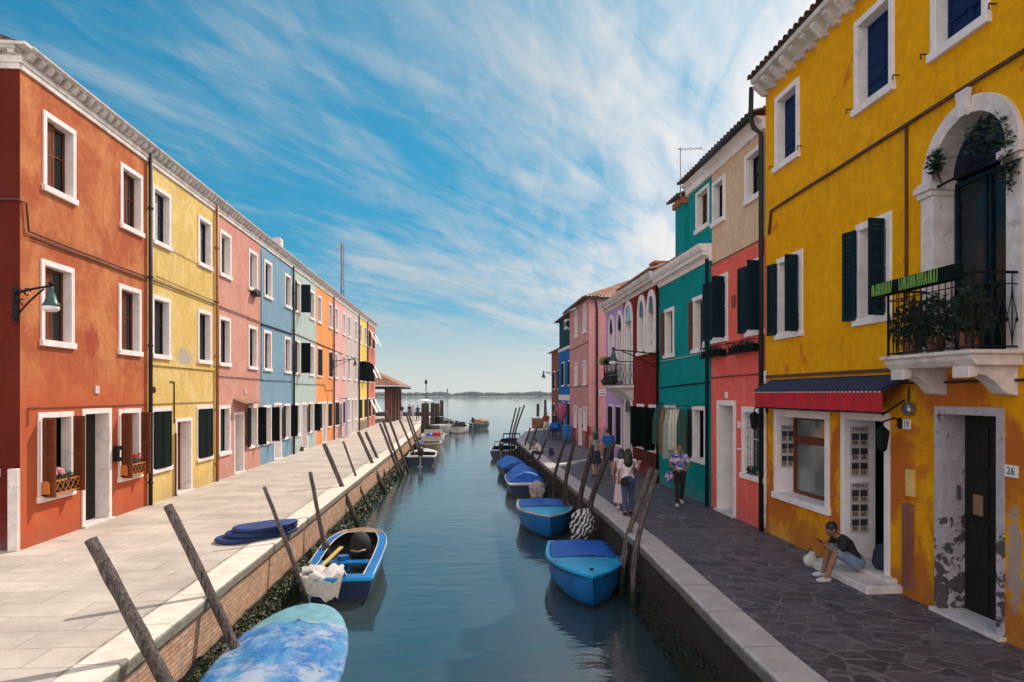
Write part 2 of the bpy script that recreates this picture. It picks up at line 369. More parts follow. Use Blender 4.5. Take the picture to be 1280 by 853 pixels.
class MB:
    def __init__(s): s.v = []; s.f = []
    def add(s, vs, fs):
        k = len(s.v); s.v += [tuple(a) for a in vs]; s.f += [tuple(i + k for i in f) for f in fs]; return s
    def box(s, x0, x1, y0, y1, z0, z1):
        if x0 > x1: x0, x1 = x1, x0
        if y0 > y1: y0, y1 = y1, y0
        if z0 > z1: z0, z1 = z1, z0
        return s.add([(x0, y0, z0), (x1, y0, z0), (x1, y1, z0), (x0, y1, z0), (x0, y0, z1), (x1, y0, z1), (x1, y1, z1), (x0, y1, z1)],
                     [(0, 3, 2, 1), (4, 5, 6, 7), (0, 1, 5, 4), (1, 2, 6, 5), (2, 3, 7, 6), (3, 0, 4, 7)])
    def obox(s, c, size, rot=None):
        m = rot if rot is not None else Matrix.Identity(3)
        vs = []
        for sz in (-.5, .5):
            for sx, sy in ((-.5, -.5), (.5, -.5), (.5, .5), (-.5, .5)):
                vs.append(Vector(c) + m @ Vector((sx * size[0], sy * size[1], sz * size[2])))
        return s.add(vs, [(0, 3, 2, 1), (4, 5, 6, 7), (0, 1, 5, 4), (1, 2, 6, 5), (2, 3, 7, 6), (3, 0, 4, 7)])
    def quad(s, a, b, c, d): return s.add([a, b, c, d], [(0, 1, 2, 3)])
    def poly(s, pts): return s.add(pts, [tuple(range(len(pts)))])
    def prism(s, pts, ext):
        n = len(pts); e = Vector(ext); vs = [Vector(p) for p in pts] + [Vector(p) + e for p in pts]
        return s.add(vs, [tuple(range(n))[::-1], tuple(range(n, 2 * n))] + [(i, (i + 1) % n, n + (i + 1) % n, n + i) for i in range(n)])
    def tube(s, pts, r, n=8, flat=(1, 1)):
        pts = [Vector(p) for p in pts]; rr = r if isinstance(r, (list, tuple)) else [r] * len(pts)
        t0 = (pts[1] - pts[0]).normalized(); up = Vector((0, 0, 1)) if abs(t0.z) < .9 else Vector((0, 1, 0))
        vs = []; fs = []
        for i, p in enumerate(pts):
            t = (pts[min(i + 1, len(pts) - 1)] - pts[max(i - 1, 0)]).normalized()
            a = up.cross(t).normalized(); b = t.cross(a); up = b if abs(t.dot(b)) < .99 else up
            for k in range(n):
                an = 2 * math.pi * k / n
                vs.append(p + a * (math.cos(an) * rr[i] * flat[0]) + b * (math.sin(an) * rr[i] * flat[1]))
        for i in range(len(pts) - 1):
            for k in range(n):
                fs.append((i * n + k, i * n + (k + 1) % n, (i + 1) * n + (k + 1) % n, (i + 1) * n + k))
        fs.append(tuple(range(n))[::-1]); fs.append(tuple(range((len(pts) - 1) * n, len(pts) * n)))
        return s.add(vs, fs)
    def lathe(s, prof, c=(0, 0, 0), n=12, rot=None):
        vs = []; fs = []; c = Vector(c); m = rot if rot is not None else Matrix.Identity(3)
        for r_, z_ in prof:
            for k in range(n):
                an = 2 * math.pi * k / n; vs.append(c + m @ Vector((math.cos(an) * r_, math.sin(an) * r_, z_)))
        for i in range(len(prof) - 1):
            for k in range(n): fs.append((i * n + k, i * n + (k + 1) % n, (i + 1) * n + (k + 1) % n, (i + 1) * n + k))
        fs.append(tuple(range(n))[::-1]); fs.append(tuple(range((len(prof) - 1) * n, len(prof) * n)))
        return s.add(vs, fs)
    def ball(s, c, r, nu=10, nv=7):
        if not isinstance(r, (tuple, list)): r = (r, r, r)
        vs = []; fs = []; c = Vector(c)
        for j in range(1, nv):
            ph = math.pi * j / nv
            for k in range(nu):
                th = 2 * math.pi * k / nu
                vs.append(c + Vector((math.sin(ph) * math.cos(th) * r[0], math.sin(ph) * math.sin(th) * r[1], math.cos(ph) * r[2])))
        vs.append(c + Vector((0, 0, r[2]))); vs.append(c - Vector((0, 0, r[2]))); N = len(vs)
        for j in range(nv - 2):
            for k in range(nu): fs.append((j * nu + k, (j + 1) * nu + k, (j + 1) * nu + (k + 1) % nu, j * nu + (k + 1) % nu))
        for k in range(nu):
            fs.append((N - 2, k, (k + 1) % nu)); fs.append((N - 1, (nv - 2) * nu + (k + 1) % nu, (nv - 2) * nu + k))
        return s.add(vs, fs)
    def grid(s, rows):
        n = len(rows[0]); vs = [p for r_ in rows for p in r_]; fs = []
        for i in range(len(rows) - 1):
            for k in range(n - 1): fs.append((i * n + k, i * n + k + 1, (i + 1) * n + k + 1, (i + 1) * n + k))
        return s.add(vs, fs)
    def leaves(s, c, r, n, size=.05, rnd=random):
        for _ in range(n):
            while True:
                d = Vector((rnd.uniform(-1, 1), rnd.uniform(-1, 1), rnd.uniform(-1, 1)))
                if d.length < 1: break
            p = Vector(c) + Vector((d.x * r[0], d.y * r[1], d.z * r[2]))
            a = Vector((rnd.gauss(0, 1), rnd.gauss(0, 1), rnd.gauss(0, 1))).normalized(); b = a.orthogonal().normalized()
            sz = size * rnd.uniform(.6, 1.3)
            s.add([p - a * sz, p + b * sz * .5, p + a * sz, p - b * sz * .5], [(0, 1, 2, 3)])
        return s
    def build(s, name, mat, parent=None, smooth=False, bevel=0, local=False, remesh=0, fix=True):
        me = bpy.data.meshes.new(name)
        off = Vector((0, 0, 0))
        if parent is not None and not local: off = root_of(parent).location
        me.from_pydata([(a[0] - off.x, a[1] - off.y, a[2] - off.z) for a in s.v], [], s.f); me.update()
        if fix:
            b = bmesh.new(); b.from_mesh(me); bmesh.ops.recalc_face_normals(b, faces=b.faces); b.to_mesh(me); b.free()
        me.materials.append(M[mat] if isinstance(mat, str) else mat)
        if smooth:
            for p in me.polygons: p.use_smooth = True
        o = bpy.data.objects.new(name, me); COL.objects.link(o)
        if remesh:
            md = o.modifiers.new('r', 'REMESH'); md.mode = 'VOXEL'; md.voxel_size = remesh; md.use_smooth_shade = True
            ms = o.modifiers.new('s', 'SMOOTH'); ms.factor = .5; ms.iterations = 3
            dg = bpy.context.evaluated_depsgraph_get(); dg.update()
            nm = bpy.data.meshes.new_from_object(o.evaluated_get(dg)); o.modifiers.clear(); o.data = nm; nm.name = name
            if not nm.materials: nm.materials.append(M[mat])
            for p in nm.polygons: p.use_smooth = True
        if bevel:
            md = o.modifiers.new('bevel', 'BEVEL'); md.width = bevel; md.segments = 1; md.limit_method = 'ANGLE'
        if parent is not None: o.parent = parent
        return o

def put_text(txt, size, loc, rot, mat, parent, name='lettering', align='CENTER'):
    cu = bpy.data.curves.new(name, 'FONT'); cu.body = txt; cu.size = size; cu.extrude = .002; cu.align_x = align; cu.align_y = 'CENTER'
    t = bpy.data.objects.new('tmp', cu); COL.objects.link(t); bpy.context.view_layer.update()
    dg = bpy.context.evaluated_depsgraph_get(); me = bpy.data.meshes.new_from_object(t.evaluated_get(dg)); bpy.data.objects.remove(t)
    me.name = name; me.materials.clear(); me.materials.append(M[mat]); o = bpy.data.objects.new(name, me); COL.objects.link(o)
    o.parent = parent; o.location = Vector(loc) - root_of(parent).location; o.rotation_euler = rot
    return o


# ================================================================== SETTING
WZ = -1.35                                         # water level (quay top is z = 0)
w = MB(); w.quad((-6000, -60, WZ), (6000, -60, WZ), (6000, 9000, WZ), (-6000, 9000, WZ))
tag(w.build('water', 'water', fix=False), kind='structure')

LQ = [(-3.92, -8), (-3.92, 8), (-3.90, 15), (-3.84, 25), (-3.78, 38), (-3.80, 50), (-4.0, 60), (-4.5, 74), (-4.2, 96)]
RQ = [(3.40, -8), (3.40, 8), (3.52, 11), (3.62, 14), (3.62, 20), (3.50, 30), (3.46, 45), (5.35, 58), (6.6, 66)]
def side_off(line, d):
    out = []
    for i, (x, y) in enumerate(line):
        a = Vector(line[max(i - 1, 0)]); b = Vector(line[min(i + 1, len(line) - 1)]); t = (b - a).normalized()
        out.append((x + t.y * d, y - t.x * d))
    return out
def densify(line, step=.9):
    out = []
    for (x0, y0), (x1, y1) in zip(line, line[1:]):
        n = max(1, int(math.hypot(x1 - x0, y1 - y0) / step))
        for i in range(n): out.append((x0 + (x1 - x0) * i / n, y0 + (y1 - y0) * i / n))
    out.append(line[-1]); return out

def quay(line, d, nm_pave, m_pave, m_cope, m_wall, xout, y_end):
    inner = side_off(line, d)
    p = MB(); pts = [(x, y, 0) for x, y in inner] + [(xout, y_end, 0), (xout, -8, 0)]
    rows = [[(x, y, 0.0), (xout, y if i < len(inner) - 1 else y_end, 0.0)] for i, (x, y) in enumerate(inner)]
    p.grid(rows); tag(p.build(nm_pave, m_pave), kind='structure')
    L = densify(line); I = side_off(L, d); c = MB()
    rr = random.Random(3)
    rows = []
    sg = -1 if d > 0 else 1
    for (x, y), (xi, yi) in zip(L, I):
        j = rr.uniform(-.008, .008)
        rows.append([(xi, yi, -.05), (xi, yi, .006), (x - sg * .02 + j, y, .012), (x + sg * .012 + j, y, -.012), (x + sg * .012 + j, y, -.165), (x - sg * .10, y, -.17)])
    c.grid(rows); tag(c.build('kerb', m_cope), kind='structure')
    wl = MB(); W_ = side_off(L, .05 if d > 0 else -.05); wb = side_off(L, -.10 if d > 0 else .10)
    wl.grid([[(x, y, -.16), (x + (x2 - x) * .2, y, -.9), (x2, y2, -2.6)] for (x, y), (x2, y2) in zip(W_, wb)])
    tag(wl.build('quay_wall', m_wall), kind='structure')
quay(LQ, -.48, 'left_pavement', 'slabs', 'coping', 'quay_brick', -60, 96)
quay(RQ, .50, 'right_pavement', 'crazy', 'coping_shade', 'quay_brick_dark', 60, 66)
e = MB(); e.box(-60, -4.2, 96, 96.3, -2.6, .02); e.box(6.6, 60, 66, 66.3, -2.6, .02)
tag(e.build('quay_end_wall', 'coping_shade'), kind='structure')
# pale band painted as the sunlight falling through the side alley
b = MB(); b.poly([(4.0, 29.3, .005), (4.0, 29.75, .005), (6.8, 33.1, .005), (6.8, 32.7, .005)])
tag(b.build('pavement_sun_band', 'coping'), kind='structure')

# seaweed along the waterline (uncountable)
def seaweed(line, s, y0, y1, n, name, label, mat, zlo, zhi, reach):
    rr = random.Random(5); mb = MB(); L = densify(line, .5)
    for _ in range(n):
        y = y0 + (y1 - y0) * rr.random() ** 2.6
        xk = 0
        for (xa, ya), (xb, yb) in zip(line, line[1:]):
            if ya <= y <= yb: xk = xa + (xb - xa) * (y - ya) / (yb - ya)
        t = rr.random(); lump = .5 + .5 * math.sin(y * 5.1 + 2 * math.sin(y * 2.3))
        z = zlo + (zhi - zlo) * t + .05 * math.sin(y * 3.7)
        x = xk + s * (.06 + reach * (1 - t) * (.55 + .45 * lump) * rr.uniform(.6, 1))
        sz = (.012 + .0017 * y) * rr.uniform(.6, 1.4)
        a = Vector((rr.gauss(0, .6), rr.gauss(0, 1), rr.gauss(0, .7))).normalized()
        bb = a.cross(Vector((s, rr.gauss(0, .5), rr.gauss(.8, .5)))).normalized()
        p = Vector((x, y, z))
        mb.add([p - a * sz, p + bb * sz * .6, p + a * sz, p - bb * sz * .6], [(0, 1, 2, 3)])
    tag(mb.build(name, mat, fix=False), label, 'seaweed', kind='stuff')
M['weed'] = plain('seaweed', (.036, .046, .010), .55, .6, 3, 0, spec=.4)
M['weed_dark'] = plain('dark seaweed', (.006, .008, .004), .6, .6, 3, 0, spec=.4)
def weed_bank(line, s, reach, mat, name, label):
    mb = MB(); L = densify([p for p in line if p[1] > 2], .25); rows = []
    for x, y in L:
        k = .75 + .25 * mnoise.noise(Vector((0, y * 1.7, 0)))
        rows.append([(x + s * .03, y, -.80 + .07 * mnoise.noise(Vector((3, y * 2.2, 0)))), (x + s * reach * .5 * k, y, -1.06), (x + s * reach * k, y, -1.6)])
    mb.grid(rows); tag(mb.build(name, mat), label, 'seaweed', kind='stuff')
seaweed(LQ, 1, 5, 60, 30000, 'seaweed', 'green seaweed growing along the foot of the sunlit quay wall', 'weed', -1.38, -.84, .34)
weed_bank(LQ, 1, .26, 'weed_dark', 'seaweed_bank', 'dark wet weed covering the foot of the left quay wall')
seaweed(RQ, -1, 5, 45, 6000, 'mussel_crust', 'dark mussels and weed crusting the shaded quay wall', 'weed_dark', -1.38, -.62, .16)

# far shore of the lagoon
isl = MB(); rows = []
rr = random.Random(2)
for i in range(161):
    x = -950 + i * 12.0; yb = 900 + 60 * mnoise.noise(Vector((i * .07, 0, 0)))
    rows.append([(x, yb, WZ - .3), (x, yb + 6, WZ + .9), (x, yb + 260, WZ + 1.2), (x, yb + 300, WZ - .3)])
isl.grid(rows); M['shore'] = plain('far shore', (.12, .13, .08), .9, .3, .02, 0)
tag(isl.build('far_shore', 'shore'), kind='structure')
tr = MB(); rr = random.Random(12)
for i in range(2600):
    x = rr.uniform(-900, 920)
    hh = 3.4 + 2.2 * max(0, mnoise.noise(Vector((x * .045, 5, 0))) + .30) + rr.uniform(-.5, 1.2)
    if mnoise.noise(Vector((x * .03, 1, 3))) < -.50: hh *= .6
    y = 905 + rr.uniform(0, 90) + 60 * mnoise.noise(Vector(((x + 950) / 12 * .07, 0, 0)))
    tr.ball((x, y, WZ + .9 + hh * .5), (rr.uniform(2.2, 4.6), rr.uniform(2, 4), hh * .58), 6, 4)
M['far_tree'] = plain('distant trees', (.035, .06, .045), .9, .3, .2, 0)
tag(tr.build('far_trees', 'far_tree'), 'long low line of dark trees on the far shore of the lagoon', 'trees', kind='stuff')
tw = thing('bell_tower', 'tiny square bell tower rising from the far tree line', 'tower', (-22.5, 930, WZ + .9))
MB().box(-23.4, -21.6, 929, 932, -.4, 8.2).build('shaft', 'shore', tw); t_ = MB(); t_.lathe([(1.2, 0), (.05, 2.0)], (-22.5, 930.5, 8.2), 4); t_.build('spire', 'shore', tw)
for i, (x, y, l, hh) in enumerate([(160, 925, 22, 2.6), (196, 940, 10, 4.2)]):
    fh = thing('farmhouse', ['long pale low building among the far trees at the right end of the shore', 'small pale taller house among the far trees beside the long low building'][i], 'building', (x, y, WZ + .9))
    MB().box(x - l / 2, x + l / 2, y - 3, y + 3, -.4, -.4 + hh * 1.6).build('wall', 'stone', fh)
    q = MB(); q.prism([(x - l / 2 - .4, y - 3.4, -.4 + hh * 1.6), (x - l / 2 - .4, y + 3.4, -.4 + hh * 1.6), (x - l / 2 - .4, y, 1.2 + hh * 1.6)], (l + .8, 0, 0)); q.build('roof', 'terracotta', fh)

# ================================================================== HOUSE BUILDERS
def facade(mb, xw, y0, y1, z0, z1, holes):
    ys = sorted({y0, y1, *[h[0] for h in holes], *[h[1] for h in holes]}); zs = sorted({z0, z1, *[h[2] for h in holes], *[h[3] for h in holes]})
    for a, b in zip(ys, ys[1:]):
        run = None
        for c, d in list(zip(zs, zs[1:])) + [(None, None)]:
            solid = c is not None and not any(h[0] < (a + b) / 2 < h[1] and h[2] < (c + d) / 2 < h[3] for h in holes)
            if solid: run = (run[0], d) if run else (c, d)
            elif run: mb.quad((xw, a, run[0]), (xw, b, run[0]), (xw, b, run[1]), (xw, a, run[1])); run = None
    for h in holes:
        if len(h) > 4 and h[4]:
            ya, yb, zt = h[0], h[1], h[3]; r = (yb - ya) / 2; cy = (ya + yb) / 2; zc = zt - r; n = 14
            pts = [(cy - r * math.cos(math.pi * i / n), zc + r * math.sin(math.pi * i / n)) for i in range(n + 1)]
            for p, q in zip(pts, pts[1:]): mb.quad((xw, p[0], p[1]), (xw, q[0], q[1]), (xw, q[0], zt + .0), (xw, p[0], zt + .0))

RD = .20     # depth of the window reveals
def frame_mb(xw, s, ya, yb, za, zb, fw=.12, sill=True, rd=RD, proud=.03, door=False, sillh=.13):
    X = lambda d: xw + s * d
    m = MB(); zs = za + (sillh if sill else 0)
    m.box(X(-rd), X(proud), ya, ya + fw, zs, zb - fw); m.box(X(-rd), X(proud), yb - fw, yb, zs, zb - fw)
    m.box(X(-rd), X(proud), ya, yb, zb - fw, zb)
    if sill: m.box(X(-rd), X(proud + .04), ya - .03, yb + .03, za, zs)
    return m

def louvre(w, h, mat, t=.035, slats=True):
    """one louvred leaf, hinge at the origin, leaf along +y, thin along x"""
    key = ('leaf', round(w, 2), round(h, 2), mat, slats)
    if key in CACHE: return CACHE[key]
    m = MB(); st = .06
    m.box(-t / 2, t / 2, 0, st, 0, h); m.box(-t / 2, t / 2, w - st, w, 0, h)
    for z in (0, h * .48, h - st): m.box(-t / 2, t / 2, st, w - st, z, z + st)
    if slats:
        n = int(h / .075)
        for i in range(n):
            z = .05 + (h - .08) * i / n
            m.add([(-.014, st, z), (-.014, w - st, z), (.013, w - st, z + .078), (.013, st, z + .078)], [(0, 1, 2, 3)])
    else:
        m.box(-.008, .008, st, w - st, st, h - st)
    me_o = m.build('shutter', mat); me = me_o.data; bpy.data.objects.remove(me_o); CACHE[key] = me
    return me
CACHE = {}
def leaf(parent, xw, s, yh, z0, w, h, mat, ang, toward, d=.05, slats=True, name='shutter'):
    """hinge at (yh); closed leaf points 'toward' (+1/-1 in y); ang 0 closed .. 180 flat open"""
    o = bpy.data.objects.new(name, louvre(w, h, mat, slats=slats)); COL.objects.link(o); o.parent = parent
    dy = toward * math.cos(R(ang)); dxx = s * math.sin(R(ang))
    o.location = Vector((xw + s * d, yh, z0)) - root_of(parent).location
    o.rotation_euler = (0, 0, math.atan2(-dxx, dy)); return o

def window(H, ya, yb, za, zb, kind='glass', fw=.12, sash='white_paint', sill=True, rd=RD, pm='shutter_green', leaves=None, boxm=None, name='window', wall_cut=True, proud=.03, near=False):
    """H = dict(root,xw,s,holes). kind: glass / closed (flush shutters) / inner (shutters behind the reveal)"""
    xw, s = H['xw'], H['s']; X = lambda d: xw + s * d
    f = frame_mb(xw, s, ya, yb, za, zb, fw, sill, rd, proud).build(name, 'frame', H['root'], bevel=.006 if near else 0)
    H['holes'].append((ya + fw * .5, yb - fw * .5, za + .02, zb - fw * .5))
    oy0, oy1, oz0, oz1 = ya + fw, yb - fw, za + (.13 if sill else 0), zb - fw
    if kind == 'open':
        p = MB(); p.box(X(-rd + .012), X(-rd - .02), oy0 - .04, oy1 + .04, oz0 - .04, oz1 + .04); p.build('pane', 'void', f)  # no glass here: near-black sheet painted as the dark of the room
    if kind in ('glass', 'inner', 'curtain'):
        p = MB(); p.box(X(-rd + .012), X(-rd - .02), oy0 - .04, oy1 + .04, oz0 - .04, oz1 + .04); p.build('pane', 'glass', f)
        sm = MB(); t = .05; a, b = X(-rd + .014), X(-rd + .045)
        sm.box(a, b, oy0, oy0 + t, oz0, oz1); sm.box(a, b, oy1 - t, oy1, oz0, oz1)
        sm.box(a, b, oy0 + t, oy1 - t, oz0, oz0 + t); sm.box(a, b, oy0 + t, oy1 - t, oz1 - t, oz1)
        cy = (oy0 + oy1) / 2; sm.box(a, b, cy - .03, cy + .03, oz0 + t, oz1 - t)
        if near: sm.box(a, b, oy0 + t, cy - .03, oz0 + (oz1 - oz0) * .55, oz0 + (oz1 - oz0) * .55 + .03); sm.box(a, b, cy + .03, oy1 - t, oz0 + (oz1 - oz0) * .55, oz0 + (oz1 - oz0) * .55 + .03)
        sm.build('sash', sash, f)
    if kind == 'inner':                             # one folding leaf stands inside the opening
        hw = (oy1 - oy0) * .5
        leaf(f, xw, s, oy0 + .05, oz0 + .01, hw * .82, oz1 - oz0 - .02, pm, 3, 1, d=-rd + .075, slats=False)
    if kind == 'curtain':
        c = MB(); n = 9; rows = []
        for k in range(n): 
            yy = oy0 + .05 + (oy1 - oy0 - .1) * k / (n - 1) * .6; rows.append([(X(-rd + .05 + .012 * (k % 2)), yy, oz0 + .05), (X(-rd + .05 + .012 * (k % 2)), yy, oz1 - .06)])
        c.grid(rows); c.build('curtain', 'curtain', f)
    if kind == 'closed':
        MB().box(X(-rd + .01), X(-rd - .02), oy0 - .04, oy1 + .04, oz0 - .04, oz1 + .04).build('pane', 'void', f)
        hw = (oy1 - oy0) / 2 + .03
        leaf(f, xw, s, oy1 + .04, oz0 - .02, hw, oz1 - oz0 + .02, pm, 2, -1, d=.06, slats=False); leaf(f, xw, s, oy0 - .04, oz0 - .02, hw, oz1 - oz0 + .02, pm, 2, 1, d=.06, slats=False)
    for lv in (leaves or []):
        side, ang = lv[0], lv[1]; hw = lv[2] if len(lv) > 2 else (oy1 - oy0) / 2 + .03
        if side == 'far': leaf(f, xw, s, oy1 + .02, oz0 - .03, hw, oz1 - oz0 + .05, pm, ang, -1, d=.07)
        else: leaf(f, xw, s, oy0 - .02, oz0 - .03, hw, oz1 - oz0 + .05, pm, ang, 1, d=.07)
    return f

def door(H, ya, yb, zb, mat='dark_wood', fw=.13, rd=.32, step=True, half=.0, z0=.0, frame='frame', panels=True, reveal='frame', hnd=True):
    xw, s = H['xw'], H['s']; X = lambda d: xw + s * d; rt = H['root']
    f = frame_mb(xw, s, ya, yb, z0, zb, fw, False, rd, .03).build('door_frame', frame, rt)
    H['holes'].append((ya + fw * .5, yb - fw * .5, -.02, zb - fw * .5))
    oy0, oy1 = ya + fw, yb - fw
    d = MB(); d.box(X(-rd + .01), X(-rd - .03), oy0 - .05, oy1 + .05, -.02, zb - fw + .05)
    if panels:
        for k in range(2):
            for zq in range(4):
                a0 = oy0 + .06 + (oy1 - oy0) / 2 * k; a1 = a0 + (oy1 - oy0) / 2 - .12; c0 = .1 + zq * (zb - fw - .2) / 4
                d.box(X(-rd + .01), X(-rd + .028), a0, a1, c0, c0 + (zb - fw - .2) / 4 - .1)
    dd = d.build('door', mat, rt)
    if hnd:
        hm = MB(); hy = oy0 + .1 if s < 0 else oy0 + .12; hm.tube([(X(-rd + .02), hy, 1.05), (X(-rd + .07), hy, 1.05), (X(-rd + .07), hy + .11, 1.05)], .012, 6); hm.build('handle', 'steel', dd)
    if step: st = MB(); st.box(X(-rd), X(.10), ya - .02, yb + .02, 0.001, .05 + z0); st.build('doorstep', 'stone', rt)
    return f

def cornice_left(rt, xw, y0, y1, z):
    X = lambda d: xw + d; m = MB(); e = .001
    prof = [(0, z), (.045, z), (.045, z + .10), (.07, z + .12), (.07, z + .21), (.02, z + .21), (.02, z + .385), (.20, z + .39), (.22, z + .42), (.25, z + .43), (.255, z + .465), (0, z + .47)]
    m.prism([(X(d), y0 + e, zz) for d, zz in prof], (0, y1 - y0 - 2 * e, 0))
    n = int((y1 - y0) / .30); st = (y1 - y0) / n
    for i in range(n):
        yy = y0 + (i + .5) * st; m.prism([(X(.02), yy - .07, z + .215), (X(.12), yy - .07, z + .245), (X(.185), yy - .07, z + .33), (X(.185), yy - .07, z + .392), (X(.02), yy - .07, z + .392)], (0, .14, 0))
    return m.build('cornice', 'cornice', rt)

def body(H, y0, y1, zt, depth, mat, near_end=True, far_end=True, z_lo=0.0):
    xw, s = H['xw'], H['s']; m = MB(); facade(m, xw, y0, y1, z_lo, zt, H['holes']); xb = xw - s * depth
    if near_end: m.quad((xw, y0, z_lo), (xb, y0, z_lo), (xb, y0, zt), (xw, y0, zt))
    if far_end: m.quad((xw, y1, z_lo), (xb, y1, z_lo), (xb, y1, zt), (xw, y1, zt))
    m.quad((xb, y0, z_lo), (xb, y1, z_lo), (xb, y1, zt), (xb, y0, zt)); m.quad((xw - s * .02, y0, zt - .01), (xb, y0, zt - .01), (xb, y1, zt - .01), (xw - s * .02, y1, zt - .01))
    return m.build('wall', mat, H['root'], fix=False)

def tile_roof(rt, p00, p10, p01, p11, mat='tile', pitch=.21, name='roof', course=.36):
    """barrel tiles: p00-p10 is the eave, p01-p11 the ridge"""
    p00, p10, p01, p11 = map(Vector, (p00, p10, p01, p11)); L = max((p10 - p00).length, (p11 - p01).length); Hh = (p01 - p00).length
    nc = max(2, int(L / pitch)); per = 6; nr = max(1, int(Hh / course)); up = (p10 - p00).cross(p01 - p00).normalized()
    if up.z < 0: up = -up
    rows = []
    for j in range(nr + 1):
        for k in ((0, 1) if j < nr else (0,)):
            v_ = (j + (.98 if k else 0)) / nr; v_ = min(v_, 1); row = []
            a = p00.lerp(p01, v_); b_ = p10.lerp(p11, v_)
            for i in range(nc * per + 1):
                q = i / per % 1.0; hgt = .075 * math.sin(math.pi * q) ** .7 if 0 < q < 1 else 0
                row.append(a.lerp(b_, i / (nc * per)) + up * (hgt + (.028 if not k else .0)))
            rows.append(row)
    m = MB(); m.grid(rows)
    m.grid([[p00 - up * .0, p01], [p10, p11]]) if False else None
    o = m.build(name, mat, rt, fix=False)
    return o

def simple_roof(rt, xw, s, y0, y1, z, depth=7.0, over=.2, rise=1.5, mat='tile', tiles=False):
    xa = xw + s * over; xm = xw - s * depth / 2; xb = xw - s * (depth)
    if tiles: return tile_roof(rt, (xa, y0, z), (xa, y1, z), (xm, y0, z + rise), (xm, y1, z + rise), mat)
    m = MB(); m.prism([(xa, y0, z), (xm, y0, z + rise), (xb, y0, z), (xb, y0, z - .06), (xa, y0, z - .06)], (0, y1 - y0, 0)); return m.build('roof', mat, rt)

def pipe(rt, x, y, z0, z1, mat='pipe', r=.05, name='downpipe', s=1):
    m = MB(); m.tube([(x, y, z0), (x, y, z1)], r, 10)
    z = z0 + .6
    while z < z1: m.tube([(x, y, z), (x, y, z + .06)], r * 1.35, 10); z += 1.9
    return m.build(name, mat, rt, smooth=True)

def wire(rt, pts, mat='cable', r=.014, name='cable', sag=0):
    q = []
    for a, b in zip(pts, pts[1:]):
        a, b = Vector(a), Vector(b); n = max(1, int((b - a).length / .8))
        for i in range(n):
            t = i / n; q.append(a.lerp(b, t) + Vector((0, 0, -sag * math.sin(math.pi * t) + random.uniform(-.008, .008))))
    q.append(Vector(pts[-1])); m = MB(); m.tube(q, r, 6); return m.build(name, mat, rt, smooth=True)

def planter(rt_label, loc, ln, mat_box, flowers, name='flower_box'):
    pass

# ================================================================== LEFT ROW
XL = -8.75; ZT = 9.50
TOP = (7.33, 9.02); MID = (4.09, 5.90); GND = (.84, 2.70)
def srgb(r, g_, b, k=1.0):
    f = lambda c: ((c / 255) / 12.92 if c / 255 <= .04045 else ((c / 255 + .055) / 1.055) ** 2.4) * k
    return (f(r), f(g_), f(b))
K = 1.0
M['w_orange'] = plaster('burnt orange limewash', (.46, .125, .055), (.60, .23, .095), (.36, .085, .045), base_z=.4, hole=(16.75, 4.35, .34, .42, (.36, .07, .045)), low=(.50, .105, .045), low_z=3.2, low_soft=.9)
M['w_yellow'] = plaster('pale yellow limewash', (.72, .50, .16), (.78, .58, .24), (.55, .36, .12), seed=3, hole=(22.1, 4.25, .75, .30, (.42, .38, .36)))
M['w_salmon'] = plaster('salmon limewash', (.62, .29, .23), (.67, .35, .28), (.52, .20, .15), seed=6)
M['w_blue'] = plaster('dusty blue limewash', (.20, .34, .46), (.24, .38, .48), (.15, .25, .36), seed=9)
M['w_mint'] = plaster('pale mint limewash', (.46, .55, .52), (.50, .58, .56), (.36, .42, .38), seed=12)
M['w_tangerine'] = plaster('tangerine limewash', (.82, .31, .10), (.85, .37, .14), (.65, .18, .05), seed=15)
M['w_pink'] = plaster('light pink limewash', (.74, .40, .36), (.78, .46, .42), (.62, .30, .27), seed=18)
M['w_greypink'] = plaster('grey pink limewash', (.58, .47, .45), (.62, .52, .50), (.45, .36, .34), seed=21)
M['w_lemon'] = plaster('lemon yellow limewash', (.80, .56, .12), (.84, .62, .18), (.62, .40, .08), seed=24)
M['w_rose'] = plaster('rose red limewash', (.60, .18, .15), (.66, .24, .20), (.45, .12, .10), seed=27)
M['end_red_shade'] = plaster('shaded red limewash', (.115, .016, .010), (.14, .022, .013), (.08, .010, .007), seed=30)  # red of the end wall darkened, its shade put into the colour

def left_house(name, label, y0, y1, wall, tops, mids, rt=None):
    rt = thing(name, label, 'house', (XL, (y0 + y1) / 2, 0)); H = dict(root=rt, xw=XL, s=1, holes=[])
    return H
def win_row(H, ys, lv, w_=1.2, **kw):
    out = []
    for y in ys: out.append(window(H, y - w_ / 2, y + w_ / 2, lv[0], lv[1], **kw))
    return out
def finish_left(H, y0, y1, wall, near=False, far=False):
    body(H, y0, y1, ZT, 7.5, wall, near, far); cornice_left(H['root'], XL, y0, y1, ZT)
    simple_roof(H['root'], XL, 1, y0, y1, ZT + .50, 7.5, .17, 1.35, 'tile_dark')

